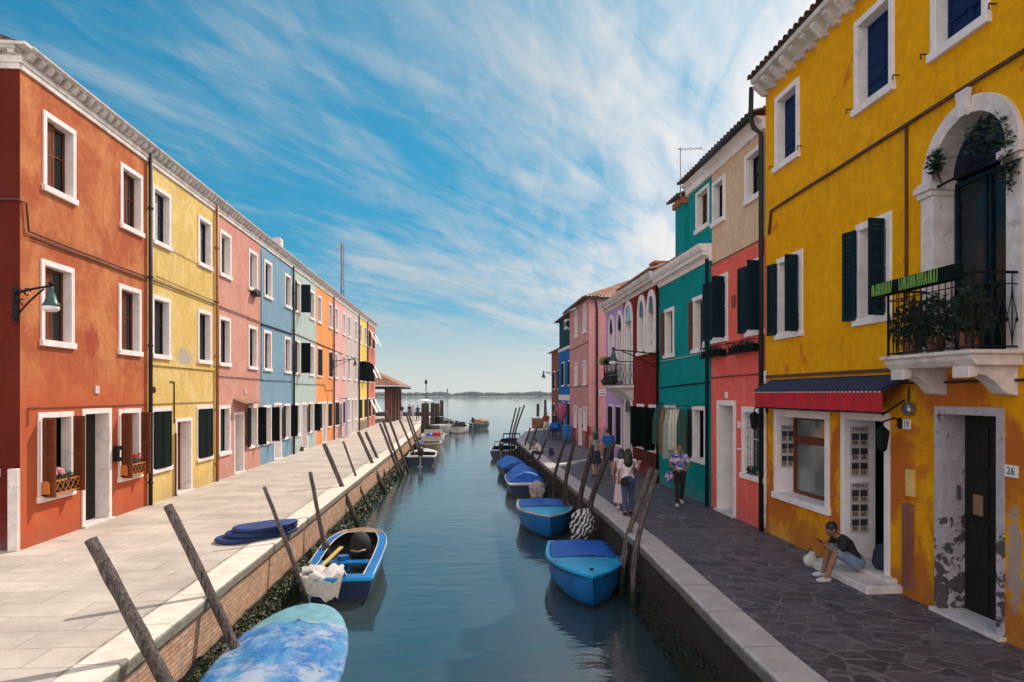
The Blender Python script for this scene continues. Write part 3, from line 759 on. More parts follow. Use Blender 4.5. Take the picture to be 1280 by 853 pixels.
# 1 burnt orange corner house ------------------------------------------------
H = left_house('orange_house', 'burnt orange three storey corner house with brown shutters and wall lamp, nearest on the left', 14.13, 19.60, 0, 0, 0); r1 = H['root']
win_row(H, (15.45, 18.66), TOP, kind='inner', pm='brown', sash='brown', near=True)
win_row(H, (15.38, 18.57), MID, kind='inner', pm='brown', sash='brown', near=True)
gw = [window(H, ya, yb, GND[0], GND[1], 'open', sash='dark_wood', pm='brown', leaves=[('near', 92, .24), ('far', 92, .24)], near=True) for ya, yb in ((14.68, 15.96), (17.95, 19.15))]
door(H, 16.30, 17.60, 2.74, mat='dark_wood', fw=.12)
finish_left(H, 14.13, 19.60, 'w_orange', near=False)
m = MB(); m.quad((XL, 14.13, 0), (XL - 7.5, 14.13, 0), (XL - 7.5, 14.13, ZT), (XL, 14.13, ZT)); m.build('end_wall', 'end_red_shade', r1, fix=False)
m = MB()   # cornice return on the end wall
prof = [(0, ZT), (.045, ZT), (.045, ZT + .10), (.07, ZT + .12), (.07, ZT + .25), (.02, ZT + .25), (.02, ZT + .335), (.17, ZT + .345), (.20, ZT + .38), (.235, ZT + .40), (.25, ZT + .455), (0, ZT + .47)]
m.prism([(XL - 7.5, 14.13 - d, z) for d, z in prof], (7.5 + .02, 0, 0))
m.box(XL - .02, XL + .235, 13.90, 14.13, ZT + .40, ZT + .455); m.box(XL - .02, XL + .07, 14.06, 14.14, ZT + .12, ZT + .25)
for i in range(24):
    xx = XL - .15 - i * .30; m.prism([(xx, 14.11, ZT + .245), (xx, 13.995, ZT + .275), (xx, 13.98, ZT + .348), (xx, 14.11, ZT + .348)], (.12, 0, 0))
m.build('cornice', 'cornice', r1)
m = MB(); m.box(XL - .16, XL + .012, 14.00, 14.125, 0, 1.62); m.build('corner_stone', 'stone', r1, bevel=.01)
m = MB(); m.box(XL - .62, XL - .36, 14.05, 14.127, 1.46, 1.62); m.build('wall_stone', 'stone', r1)
pipe(r1, XL + .09, 19.56, .0, ZT + .42, 'pipe', .055)
m = MB(); m.box(XL + .03, XL + .15, 17.66, 17.88, 1.40, 1.78); mbx = m.build('mailbox', 'iron', r1); m = MB(); m.box(XL + .151, XL + .155, 17.74, 17.80, 1.50, 1.68); m.build('label_plate', 'white_paint', mbx)
wire(r1, [(XL - 2, 14.08, 6.92), (XL - .03, 14.08, 6.92), (XL + .05, 14.25, 6.9), (XL + .05, 14.32, 6.35), (XL + .05, 19.55, 6.30)], r=.022)
wire(r1, [(XL + .04, 14.40, 6.26), (XL + .04, 19.50, 6.22)], r=.014)
wire(r1, [(XL + .02, 14.35, 2.45), (XL + .02, 14.35, 2.80), (XL + .02, 19.5, 2.80)], r=.010)
m = MB(); m.box(XL, XL + .03, 16.86, 17.02, 3.10, 3.28); m.build('number_plate', 'stone', r1)
for k, (ya, yb) in enumerate(((14.76, 15.90), (18.03, 19.08))):
    fb = thing('flower_box', ['wooden lattice flower box with pink flowers on the orange house ground floor sill', 'wooden lattice flower box with red flowers beside the black mailbox of the orange house'][k], 'flower box', (XL + .12, (ya + yb) / 2, GND[0] + .13), group='flower boxes of the orange house')
    z = GND[0] + .135; m = MB(); xa, xb = XL + .04, XL + .20
    for yy in (ya, yb - .03): m.box(xa, xb, yy, yy + .03, z, z + .30)
    m.box(xa, xb, ya, yb, z, z + .03); m.box(xb - .02, xb, ya, yb, z + .26, z + .30)
    n = 6
    for i in range(n):
        yy = ya + (yb - ya) * i / n; d = (yb - ya) / n
        m.tube([(xb - .01, yy, z + .04), (xb - .01, yy + d, z + .27)], .009, 5); m.tube([(xb - .01, yy + d, z + .04), (xb - .01, yy, z + .27)], .009, 5)
    m.build('lattice', wood('orange lattice wood', (.50, .13, .02), (.62, .22, .04)), fb)
    m = MB(); m.box(xa + .02, xb - .03, ya + .04, yb - .04, z + .03, z + .2); m.build('trough', 'dark_wood', fb)
    rr = random.Random(k); m = MB(); m.leaves(((xa + xb) / 2, (ya + yb) / 2, z + .30), (.10, (yb - ya) * .42, .14), 220, .035, rr); m.build('leaves', 'leaf_dark', fb, fix=False)
    m = MB()
    for i in range(16 if k == 0 else 9):
        yy = (ya + .25 + rr.random() * .45) if k == 0 else rr.uniform(ya + .1, yb - .1)
        m.ball((xb - .05 + rr.uniform(-.04, .05), yy, z + .40 + rr.random() * .12), rr.uniform(.035, .055), 6, 4)
    m.build('flowers', 'petal_pink' if k == 0 else 'petal_red', fb)

# 2 yellow ---------------------------------------------------------------------
H = left_house('yellow_house', 'pale yellow three storey house between the burnt orange and salmon houses', 19.60, 24.78, 0, 0, 0); r = H['root']
win_row(H, (20.45, 23.75), TOP, kind='curtain', sash='shutter_blue', near=True)
win_row(H, (20.42, 23.72), MID, kind='glass', sash='dark_wood', near=True)
window(H, 19.80, 21.06, *GND, kind='closed'); window(H, 23.05, 24.40, *GND, kind='closed')
door(H, 21.39, 22.64, 2.33, mat='brown', fw=.10)
finish_left(H, 19.60, 24.78, 'w_yellow'); pipe(r, XL + .08, 24.70, 0, ZT + .3, 'pipe_rust', .055)
m = MB(); m.box(XL, XL + .045, 19.66, 24.62, 3.90, 3.98); m.build('string_course', 'w_yellow', r)
wire(r, [(XL + .04, 19.7, 6.28), (XL + .04, 24.6, 6.22)], 'cable', .020); wire(r, [(XL + .05, 20.0, 6.42), (XL + .05, 24.6, 6.32)], 'cable', .012); wire(r, [(XL + .02, 19.7, 2.80), (XL + .02, 24.6, 2.80)], 'cable', .010); wire(r, [(XL + .02, 21.1, 7.38), (XL + .02, 23.1, 7.36)], 'cable', .007)
wire(r, [(XL + .02, 21.0, 3.45), (XL + .02, 21.28, 3.45), (XL + .02, 21.28, 2.2)], 'cable', .02)
m = MB(); m.tube([(XL + .05, 21.30, 0), (XL + .05, 21.30, 1.9)], .035, 8); m.build('gas_pipe', 'brown', r)
m = MB(); m.ball((XL + .06, 19.84, 3.20), (.05, .07, .10), 8, 6); m.build('bell', 'brown', r)
# 3 salmon ---------------------------------------------------------------------
H = left_house('salmon_house', 'salmon pink house with small door canopy between the pale yellow and dusty blue houses', 24.78, 30.03, 0, 0, 0); r = H['root']
win_row(H, (25.74, 29.05), TOP, kind='curtain', sash='white_paint'); win_row(H, (25.68, 29.0), MID, kind='glass', sash='dark_wood')
window(H, 25.05, 26.26, .84, 2.66, 'glass', sash='shutter_blue'); window(H, 28.40, 29.62, .84, 2.62, 'glass', leaves=[('near', 172), ('far', 96, .34)])
door(H, 26.66, 27.85, 2.38, fw=.10)
finish_left(H, 24.78, 30.03, 'w_salmon'); m = MB(); m.prism([(XL, 26.6, 2.90), (XL + .42, 26.6, 2.74), (XL + .42, 26.6, 2.71), (XL, 26.6, 2.85)], (0, 2.6, 0)); m.build('door_canopy', 'boat_tan', r)
wire(r, [(XL + .04, 24.8, 6.22), (XL + .04, 30.0, 6.15)], 'cable', .020); wire(r, [(XL + .03, 24.8, 3.72), (XL + .03, 30.0, 3.70)], 'cable_dark', .014)
m = MB(); m.box(XL + .0, XL + .24, 28.7, 29.4, 7.16, 7.30); fbx = m.build('window_box', 'dark_wood', r); rr = random.Random(4); m = MB(); m.leaves((XL + .15, 29.05, 7.36), (.12, .34, .08), 90, .04, rr); m.build('plant', 'leaf_dark', fbx, fix=False)
m = MB(); m.box(XL + .0, XL + .05, 27.9, 28.05, 3.10, 3.28); m.build('number_plate', 'stone', r)
# 4 blue -----------------------------------------------------------------------
H = left_house('blue_house', 'dusty blue three storey house between the salmon and pale mint houses', 30.03, 35.62, 0, 0, 0); r = H['root']
win_row(H, (31.22, 34.68), TOP, kind='glass', sash='dark_wood'); win_row(H, (31.14, 34.62), MID, kind='glass', sash='brown')
window(H, 30.42, 31.70, .84, 2.58, 'glass', leaves=[('near', 172), ('far', 96, .34)]); window(H, 33.85, 35.10, .84, 2.60, 'glass', leaves=[('near', 172), ('far', 96, .34)])
door(H, 32.15, 33.50, 2.66, mat='white_paint', fw=.12)
finish_left(H, 30.03, 35.62, 'w_blue'); pipe(r, XL + .08, 35.58, 0, ZT + .1, 'pipe', .055)
wire(r, [(XL + .04, 30.05, 6.1), (XL + .04, 35.5, 6.12)], 'shutter_blue', .03); wire(r, [(XL + .03, 30.0, 3.68), (XL + .03, 35.5, 3.70)], 'cable_dark', .014); wire(r, [(XL + .03, 30.1, 3.68), (XL + .03, 30.1, 9.3)], 'cable_dark', .012)
# 5 mint -----------------------------------------------------------------------
H = left_house('mint_house', 'pale mint three storey house between the dusty blue and tangerine houses', 35.62, 41.16, 0, 0, 0); r = H['root']
window(H, 36.1, 37.25, *TOP, kind='glass', pm='shutter_blue', leaves=[('near', 172), ('far', 95)]); window(H, 36.1, 37.25, *MID, kind='glass', pm='shutter_green', leaves=[('near', 172), ('far', 95)])
win_row(H, (40.05,), TOP, kind='glass', sash='dark_wood'); win_row(H, (39.95,), MID, kind='glass', sash='dark_wood')
window(H, 36.05, 37.15, .84, 2.60, 'glass'); door(H, 37.5, 38.85, 2.60, mat='boat_grey'); window(H, 39.15, 40.5, .84, 2.60, 'glass', leaves=[('near', 172), ('far', 96, .34)])
finish_left(H, 35.62, 41.16, 'w_mint'); wire(r, [(XL + .03, 35.7, 3.60), (XL + .03, 41.1, 3.62)], 'cable_dark', .014); wire(r, [(XL + .03, 35.7, 6.2), (XL + .03, 41.1, 6.1)], 'cable_dark', .02)
m = MB(); m.box(XL + .02, XL + .14, 37.25, 37.5, .0, .22); m.build('boot_scraper', 'cable', r)
# 6 tangerine ------------------------------------------------------------------
H = left_house('tangerine_house', 'bright tangerine house with iron wall lamp between the pale mint and light pink houses', 41.16, 46.50, 0, 0, 0); r = H['root']
win_row(H, (42.1, 45.5), TOP, kind='glass', sash='dark_wood'); window(H, 41.5, 42.75, *MID, kind='closed'); window(H, 44.9, 46.0, *MID, kind='closed')
window(H, 41.5, 42.72, .88, 2.58, 'closed'); door(H, 42.9, 44.22, 2.60, mat='boat_grey'); window(H, 44.6, 45.8, .88, 2.55, 'closed')
finish_left(H, 41.16, 46.50, 'w_tangerine'); pipe(r, XL + .08, 46.42, 0, ZT + .1, 'cable', .05); wire(r, [(XL + .03, 41.2, 3.66), (XL + .03, 43.6, 3.62), (XL + .03, 43.7, 3.3), (XL + .03, 46.3, 3.3)], 'cable', .014); wire(r, [(XL + .03, 41.2, 6.1), (XL + .03, 46.4, 6.0)], 'cable', .03)
# 7 pink -----------------------------------------------------------------------
H = left_house('light_pink_house', 'light pink house with laundry at its door between the tangerine and grey pink houses', 46.50, 51.5, 0, 0, 0); r = H['root']
win_row(H, (47.6, 50.6), TOP, kind='glass'); win_row(H, (47.5, 50.5), MID, kind='glass')
window(H, 47.0, 48.4, .84, 2.6, 'closed'); door(H, 48.7, 49.8, 2.5); window(H, 50.1, 51.3, .84, 2.6, 'closed')
finish_left(H, 46.50, 51.5, 'w_pink'); wire(r, [(XL + .03, 46.6, 6.0), (XL + .03, 51.4, 5.9)], 'cable', .02)
# 8 greypink -------------------------------------------------------------------
H = left_house('grey_pink_house', 'greyish pink three storey house between the light pink and lemon yellow houses', 51.5, 57.5, 0, 0, 0); r = H['root']
win_row(H, (52.8, 56.0), TOP, kind='glass', sash='dark_wood'); win_row(H, (52.7, 55.9), MID, kind='glass', sash='dark_wood')
window(H, 52.0, 53.2, .95, 2.7, 'glass'); door(H, 53.7, 54.9, 2.7, mat='dark_wood'); window(H, 55.3, 56.5, .95, 2.7, 'glass')
finish_left(H, 51.5, 57.5, 'w_greypink'); pipe(r, XL + .08, 57.42, 0, ZT + .2, 'pipe', .06); wire(r, [(XL + .03, 51.6, 5.9), (XL + .03, 57.4, 5.9)], 'cable_dark', .02)
# 9 lemon ----------------------------------------------------------------------
H = left_house('lemon_house', 'lemon yellow three storey house with dark middle shutters, between the grey pink and rose houses', 57.5, 62.5, 0, 0, 0); r = H['root']
win_row(H, (58.6, 61.4), TOP, kind='glass', sash='dark_wood'); win_row(H, (58.7, 61.3), MID, kind='closed', leaves=[('near', 120, .6), ('far', 120, .6)], w_=1.5)
win_row(H, (58.6, 61.3), (.9, 2.7), kind='closed', w_=1.4)
finish_left(H, 57.5, 62.5, 'w_lemon'); pipe(r, XL + .08, 62.42, 0, ZT + .2, 'pipe', .06)
m = MB(); m.box(XL + .0, XL + .08, 57.6, 62.4, 0, .75); m.build('plinth', 'quay_brick', r)
# 10 rose ----------------------------------------------------------------------
H = left_house('rose_house', 'rose red three storey house with white tilting awnings, last of the left row', 62.5, 68.2, 0, 0, 0); r = H['root']
for lv in (TOP, MID, (.9, 2.7)):
    for y in (64.0, 66.8):
        f_ = window(H, y - .6, y + .6, *lv, kind='closed')
        m = MB(); m.prism([(XL + .12, y - .52, lv[1] - .2), (XL + .16, y - .52, lv[1] - .18), (XL + .74, y - .52, lv[1] - 1.35), (XL + .70, y - .52, lv[1] - 1.37)], (0, 1.04, 0)); m.build('awning', 'white_paint', f_)
finish_left(H, 62.5, 68.2, 'w_rose', far=True)

# ================================================================== RIGHT ROW
XR = 6.75
M['r_yellow'] = plaster('ochre yellow limewash', (.84, .37, .003), (.88, .42, .006), (.68, .26, .003), patch=(.62, .17, .015), patch_t=.635, low=(.50, .14, .022), low_z=3.38, seed=40, hole=(7.93, 1.05, .13, .75, (.36, .30, .31)))
M['r_beige'] = plaster('beige plaster', (.72, .50, .32), (.76, .55, .38), (.50, .34, .22), seed=43, patch=(.44, .33, .26), patch_t=.74)
M['r_red'] = plaster('coral red limewash', (.86, .145, .115), (.90, .18, .14), (.70, .10, .07), seed=46)
M['r_teal'] = plaster('teal limewash', (.002, .26, .265), (.003, .30, .30), (.002, .17, .17), seed=49)
M['r_maroon'] = plaster('maroon limewash', (.21, .018, .018), (.26, .026, .024), (.11, .012, .012), low=(.075, .030, .022), low_z=1.02, seed=52)
M['r_purple'] = plaster('lavender limewash', (.52, .34, .66), (.57, .38, .70), (.36, .22, .46), seed=55)
M['r_pink'] = plaster('dusty pink limewash', (.64, .30, .29), (.68, .35, .33), (.50, .20, .20), patch=(.40, .16, .16), patch_t=.70, low=(.24, .035, .03), low_z=1.25, seed=58)
M['r_violet'] = plaster('violet stripe', (.18, .06, .30), (.20, .07, .33), seed=60)
M['r_cobalt'] = plaster('cobalt blue limewash', (.012, .14, .46), (.02, .17, .50), (.01, .09, .35), seed=62)
M['r_darkteal'] = plaster('dark teal wall', (.008, .065, .075), (.012, .08, .09), seed=65)
M['r_brick'] = plaster('old brick red wall', (.26, .09, .06), (.30, .12, .08), seed=68)
def peel_mat():
    m, g = newmat('peeling white paint'); p = g.pos(); n = g.noise(p, 3.2, 10, .72, .5); z = g.sep(p)[2]
    n = g.math('ADD', n, g.ramp(z, .2, 2.2, .10, -.03)); k = g.ramp(n, .575, .60); lw = g.ramp(g.noise(p, 7, 6, .7), .35, .7)
    c = g.mix(lw, (.44, .385, .43), (.56, .50, .52)); c = g.mix(k, c, (.10, .085, .09)); g.out(c, .8, g.bump(g.math('SUBTRACT', lw, g.math('MULTIPLY', k, 2)), .01), spec=.3); return m
M['peel'] = peel_mat()
M['awn_navy'] = plain('navy awning cloth', (.018, .024, .065), .8, .15, 4, .003)
M['awn_red'] = plain('red awning cloth', (.50, .008, .018), .8, .12, 4, .003)
M['poster'] = plain('poster paper', (.50, .46, .46), .6, .05, 4, 0)
M['print_dark'] = plain('dark poster print', (.035, .03, .03), .6, .4, 18, 0)
M['print_food'] = plain('food photo print', (.22, .12, .06), .6, .5, 14, 0, dirt=(.45, .38, .28))
M['shop_glass'] = plain('shop glass', (.16, .18, .18), .08, .25, 1.5, 0, spec=.6)
M['fan_blue'] = plain('dark blue fanlight glass', (.006, .012, .040), .3, .5, 2, 0, spec=.3)

def right_house(name, label, ym, xw=XR):
    rt = thing(name, label, 'house', (xw, ym, 0)); return dict(root=rt, xw=xw, s=-1, holes=[])
X_ = lambda d: XR - d

# ---- A. ochre yellow house ---------------------------------------------------
Y0, Y1, ZY = 1.5, 14.87, 9.86
H = right_house('ochre_house', 'big ochre yellow house with balcony and arched door, nearest on the right', 8.0); rY = H['root']
for ya, yb in ((13.31, 14.36), (10.29, 11.33), (8.36, 9.40), (5.6, 6.6)): window(H, ya, yb, 7.87, 9.50, kind='closed', pm='shutter_navy', fw=.13, near=True, rd=.26, name='window') if False else None
def navy_window(ya, yb):
    f = frame_mb(XR, -1, ya, yb, 7.87, 9.50, .12, True, .26, .035).build('window', 'frame', rY, bevel=.006)
    H['holes'].append((ya + .06, yb - .06, 7.89, 9.44)); oy0, oy1 = ya + .12, yb - .12; hw = (oy1 - oy0) / 2
    leaf(f, XR, -1, oy1, 8.01, hw - .002, 1.365, 'shutter_navy', 0, -1, d=-.17, slats=False); leaf(f, XR, -1, oy0, 8.01, hw - .002, 1.365, 'shutter_navy', 0, 1, d=-.17, slats=False)
    for k in range(2):   # board ribs
        MB().box(X_(-.150), X_(-.135), oy0 + .04 + k * hw, oy0 + hw - .04 + k * hw, 8.35, 8.41).build('batten', 'shutter_navy', f)
    MB().box(X_(-.21), X_(-.24), oy0 - .03, oy1 + .03, 7.98, 9.40).build('backing', 'void', f)
    for yy in (ya - .10, yb + .10):
        MB().tube([(X_(0), yy, 8.05), (X_(.10), yy, 8.05), (X_(.10), yy, 7.98)], .012, 5).build('shutter_hook', 'iron', f)
for ya, yb in ((13.31, 14.38), (10.27, 11.36), (8.32, 9.42), (5.4, 6.5), (3.0, 4.1)): navy_window(ya, yb)
for i, (ya, yb) in enumerate(((13.17, 14.31), (10.34, 11.33), (5.2, 6.3))):
    f_ = window(H, ya, yb, 4.25, 5.99, kind='glass', pm='shutter_blue', sash='white_paint', leaves=[('far', 165, .28), ('near', 95, .27)], near=True)
    m = MB(); m.lathe([(.07, 0), (.10, .14), (.105, .16), (.09, .16)], (X_(.04), ya + .30, 4.385), 12); po = thing('flower_pot', ['terracotta pot with dark leaves in the shuttered window left of the balcony door', 'terracotta pot in the shuttered window above the right end of the red awning', 'terracotta pot in the window right of the balcony'][i], 'flower pot', (X_(.04), ya + .30, 4.385))
    m.build('pot', 'terracotta', po); m = MB(); m.leaves((X_(.04), ya + .30, 4.66), (.10, .12, .14), 60, .04); m.build('leaves', 'leaf_dark', po, fix=False)
# arched balcony door
ac, ar, az = 8.66, .93, 6.15
H['holes'].append((ac - .70, ac + .70, 3.62, az + .70, True))
def arch_ring(xw, s, cy, zc, r0, r1, d0, d1, n=20, a0=0, a1=180):
    m = MB(); pts0 = []; 
    for i in range(n):
        t0, t1 = R(a0 + (a1 - a0) * i / n), R(a0 + (a1 - a0) * (i + 1) / n)
        q = [(math.cos(t), math.sin(t)) for t in (t0, t1)]
        m.prism([(xw + s * d0, cy + q[0][0] * r0, zc + q[0][1] * r0), (xw + s * d0, cy + q[0][0] * r1, zc + q[0][1] * r1), (xw + s * d0, cy + q[1][0] * r1, zc + q[1][1] * r1), (xw + s * d0, cy + q[1][0] * r0, zc + q[1][1] * r0)], (s * (d1 - d0), 0, 0))
    return m
sm = arch_ring(XR, -1, ac, az, .67, .89, -.34, .07)
for sgn in (-1, 1):
    a, b_ = ac + sgn * .66, ac + sgn * .92
    sm.box(X_(-.34), X_(.06), min(a, b_), max(a, b_), 3.62, az - .22)
    sm.box(X_(-.34), X_(.10), min(a, b_) - .02, max(a, b_) + .03, az - .22, az - .14); sm.box(X_(-.34), X_(.14), min(a, b_) - .05, max(a, b_) + .06, az - .14, az - .05); sm.box(X_(-.34), X_(.10), min(a, b_) - .02, max(a, b_) + .03, az - .05, az)
sm.prism([(X_(.07), ac - .07, az + .64), (X_(.07), ac + .07, az + .64), (X_(.07), ac + .12, az + .99), (X_(.07), ac - .12, az + .99)], (-.07, 0, 0))
af = sm.build('arch_surround', 'stone', rY, bevel=.006)
m = MB(); m.box(X_(-.30), X_(-.34), ac - .72, ac + .72, 3.6, 6.95); m.build('door_backing', 'void', af)
m = MB()
for sgn in (-1, 1):
    m.box(X_(-.24), X_(-.29), ac + sgn * .62, ac + sgn * .56, 3.64, 6.05); m.box(X_(-.24), X_(-.29), ac + sgn * .02, ac + sgn * .06, 3.64, 6.05)
for z in (3.64, 4.5, 6.02): m.box(X_(-.24), X_(-.29), ac - .62, ac + .62, z, z + .07)
dl = m.build('balcony_door', 'shutter_blue', rY)
m = MB(); m.box(X_(-.275), X_(-.285), ac - .6, ac + .6, 3.65, 6.04); m.build('glass_pane', 'glass', dl)
m = MB(); n = 14; pts = [(X_(-.25), ac - .66 * math.cos(math.pi * i / n), az + .0 + .66 * math.sin(math.pi * i / n)) for i in range(n + 1)]; m.poly(pts); m.build('fanlight', 'fan_blue', dl, fix=False)
m = MB(); m.tube([(X_(.02), ac + .9, 6.02), (X_(.02), ac - .9, 6.14)], .018, 6); m.build('curtain_rod', 'iron', rY)
for i, (yy, zz, rr_, lab) in enumerate(((9.18, 6.35, (.10, .13, .20), 'leafy creeper sprig hanging left of the balcony arch'), (8.28, 6.40, (.13, .38, .26), 'dark leafy creeper hanging across the top right of the balcony arch'), (7.88, 5.9, (.12, .13, .40), 'leafy creeper trailing down the right jamb of the balcony arch'))):
    cr = thing('creeper', lab, 'plant', (X_(.10), yy, zz)); m = MB(); m.leaves((X_(.12), yy, zz), rr_, 170 + 90 * (i == 1), .05, random.Random(i)); m.build('leaves', 'leaf_dark', cr, fix=False)
    m = MB(); m.tube([(X_(.02), yy, zz - .3), (X_(.10), yy + .05, zz), (X_(.02), yy + .02, zz + .3)], .010, 5); m.build('stem', 'dark_wood', cr)
# doors and shop front (ground floor)
door(H, 8.08, 9.33, 2.92, mat='dark_wood', fw=.11, rd=.36, frame='peel', hnd=False)
m = MB(); m.box(X_(-.04), X_(-.10), 9.14, 9.22, 1.42, 1.62) if False else None
MB().box(X_(-.315), X_(-.33), 8.85, 9.02, 1.42, 1.70).build('door_notice', 'boat_tan', rY)
MB().box(X_(-.20), X_(-.25), 9.165, 9.185, 1.6, 1.8).build('bell_panel', 'steel', rY)
# shop window
ya, yb, za, zb = 12.17, 14.42, .84, 2.76
f = frame_mb(XR, -1, ya, yb, za, zb, .15, True, .42, .03).build('shop_window', 'frame', rY, bevel=.006); H['holes'].append((ya + .07, yb - .07, za + .02, zb - .07))
oy0, oy1, oz0, oz1 = ya + .15, yb - .15, za + .13, zb - .15
MB().box(X_(-.40), X_(-.43), oy0 - .02, oy1 + .02, oz0 - .02, oz1 + .02).build('pane', 'shop_glass', f)
m = MB(); t = .06
m.box(X_(-.34), X_(-.395), oy0, oy0 + t, oz0, oz1); m.box(X_(-.34), X_(-.395), oy1 - t, oy1, oz0, oz1); m.box(X_(-.34), X_(-.395), oy0 + t, oy1 - t, oz0, oz0 + t); m.box(X_(-.34), X_(-.395), oy0 + t, oy1 - t, oz1 - t, oz1); m.box(X_(-.34), X_(-.395), oy0 + t, oy1 - t, 2.05, 2.20)
m.build('sash', 'brown', f)
m = MB(); m.box(X_(-.385), X_(-.398), oy0 + .3, oy0 + .55, 1.15, 1.60); m.build('price_list', 'poster', f)
m = MB(); m.box(X_(-.386), X_(-.397), oy0 + .12, oy0 + .8, 2.25, 2.5); m.build('orange_sign', 'petal_orange', f)
def poster(parent, y0, y1, z0, z1, facing_y, rows=3):
    """menu board on the reveal: framed dishes under a heading"""
    bx = lambda u0, u1, v0, v1, e: MB().box(u0, u1, facing_y - e, facing_y - e - .003, v0, v1)
    o = bx(y0, y1, z0, z1, 0).build('menu_board', 'poster', parent); w_ = y1 - y0; h_ = (z1 - z0 - .12) / rows
    for r_ in range(rows):
        for c_ in range(2):
            u = y0 + w_ * (.08 + .46 * c_); v_ = z0 + .03 + r_ * h_
            bx(u, u + w_ * .38, v_ + h_ * .40, v_ + h_ * .84, .004).build('menu_picture', 'print_dark', o); bx(u + w_ * .03, u + w_ * .33, v_ + h_ * .06, v_ + h_ * .36, .004).build('dish_picture', 'print_food', o)
    return o
for k, (z0, z1, rw) in enumerate(((1.50, 2.42, 3), )):
    o = poster(rY, XR + .06, XR + .36, z0, z1, oy1 - .004, rw)
    tx = put_text('MENU', .09, (XR + .21, oy1 - .012, 2.36), (R(90), 0, 0), 'print_dark', o)
# shop door
ya, yb, zb = 10.38, 11.78, 2.78
f = frame_mb(XR, -1, ya, yb, .16, zb, .13, False, .55, .03).build('shop_door_frame', 'frame', rY, bevel=.006); H['holes'].append((ya + .06, yb - .06, -.02, zb - .06))
oy0, oy1 = ya + .13, yb - .13
MB().box(X_(-.55), X_(-.60), oy0 - .05, oy1 + .05, 0, zb).build('doorway', 'void', rY)  # near-black slab standing in for the shade inside the shop
d = MB(); d.box(X_(-.50), X_(-.53), oy0, oy0 + .07, .2, 2.6); d.box(X_(-.50), X_(-.53), oy0 + .48, oy0 + .55, .2, 2.6); d.box(X_(-.50), X_(-.53), oy0 + .07, oy0 + .48, .2, .32); d.box(X_(-.50), X_(-.53), oy0 + .07, oy0 + .48, 2.5, 2.6)
dd = d.build('shop_door', 'dark_wood', rY); MB().box(X_(-.51), X_(-.52), oy0 + .07, oy0 + .48, .32, 2.5).build('glass_pane', 'shop_glass', dd)
m = MB(); m.tube([(X_(-.48), oy0 + .52, 1.0), (X_(-.44), oy0 + .52, 1.05), (X_(-.44), oy0 + .52, 1.65), (X_(-.48), oy0 + .52, 1.7)], .012, 6); m.build('handle', 'steel', dd)
for z0, z1, rw in ((1.62, 2.52, 3), (.62, 1.52, 3)):
    o = poster(rY, XR + .08, XR + .42, z0, z1, oy1 - .004, rw); put_text('MENU', .09, (XR + .25, oy1 - .012, z1 - .06), (R(90), 0, 0), 'print_dark', o)
m = MB(); m.box(X_(.58), X_(-.55), 10.08, 11.92, .001, .13); m.box(X_(.16), X_(-.55), 10.20, 11.85, .13, .20); m.build('doorstep', 'stone', rY, bevel=.012)
# number plates, meter, pipes, ledge
for txt, yy, zz, w_ in (('19', 9.965, 2.63, .17), ('26', 7.97, 2.14, .20)):
    o = MB().box(X_(0), X_(.02), yy - w_ / 2, yy + w_ / 2, zz - .075, zz + .075).build('number_plate', 'white_paint', rY); put_text(txt, .13, (X_(.0215), yy, zz), (R(90), 0, R(-90)), 'print_dark', o)
m = MB(); m.lathe([(.09, 0), (.10, .02), (.10, .10), (.07, .14)], (X_(0), 9.84, 2.86), 14, Matrix.Rotation(R(-90), 3, 'Y')); m.build('meter', 'steel', rY, smooth=False)
MB().box(X_(0), X_(.05), 9.78, 9.94, 1.55, 1.95).build('letter_slot', 'w_yellow', rY)
MB().box(X_(0), X_(.07), 9.80, 10.00, .15, 1.42).build('cable_duct', 'r_brick', rY)
wire(rY, [(X_(.05), 1.6, 7.34), (X_(.05), 7.7, 7.22), (X_(.05), 14.5, 7.10), (X_(.05), 14.6, 6.6)], 'cable', .030); wire(rY, [(X_(.03), 9.95, 7.16), (X_(.03), 9.95, 4.5)], 'cable', .025)
wire(rY, [(X_(.04), 1.6, 3.26), (X_(.04), 10.1, 3.26)], 'cable_dark', .02); MB().box(X_(0), X_(.05), 9.7, 14.86, 3.44, 3.50).build('string_course', 'cable', rY)  # ledge strip, its dark colour standing for a cable's shadow
wire(rY, [(X_(.03), 9.90, 3.2), (X_(.03), 9.90, 2.95)], 'cable_dark', .012); wire(rY, [(X_(.04), 14.80, 3.6), (X_(.04), 14.8, .1)], 'stone', .035, name='gas_pipe')
# eave: modillions and tile edge
m = MB(); m.prism([(X_(d), Y0, z) for d, z in [(0, ZY - .02), (.06, ZY - .02), (.06, ZY + .08), (.34, ZY + .16), (.36, ZY + .24), (0, ZY + .24)]], (0, Y1 - Y0, 0))
yy = Y0 + .2
while yy < Y1: m.prism([(X_(0), yy, ZY - .12), (X_(.10), yy, ZY - .12), (X_(.30), yy, ZY + .06), (X_(.30), yy, ZY + .13), (X_(0), yy, ZY + .13)], (0, .14, 0)); yy += .42
m.build('cornice', 'cornice', rY)
tile_roof(rY, (X_(.42), Y0, ZY + .22), (X_(.42), Y1, ZY + .22), (X_(-3.5), Y0, ZY + 1.5), (X_(-3.5), Y1, ZY + 1.5), 'tile_dark')
body(H, Y0, Y1, ZY, 7, 'r_yellow', False, True)
m = MB(); m.tube([(X_(.30), 14.93, ZY + .12), (X_(.30), 14.98, 9.3), (X_(.22), 15.0, 9.1), (X_(.07), 14.95, 8.95), (X_(.07), 14.95, 0)], .055, 10); m.build('downpipe', 'pipe', rY, smooth=True)
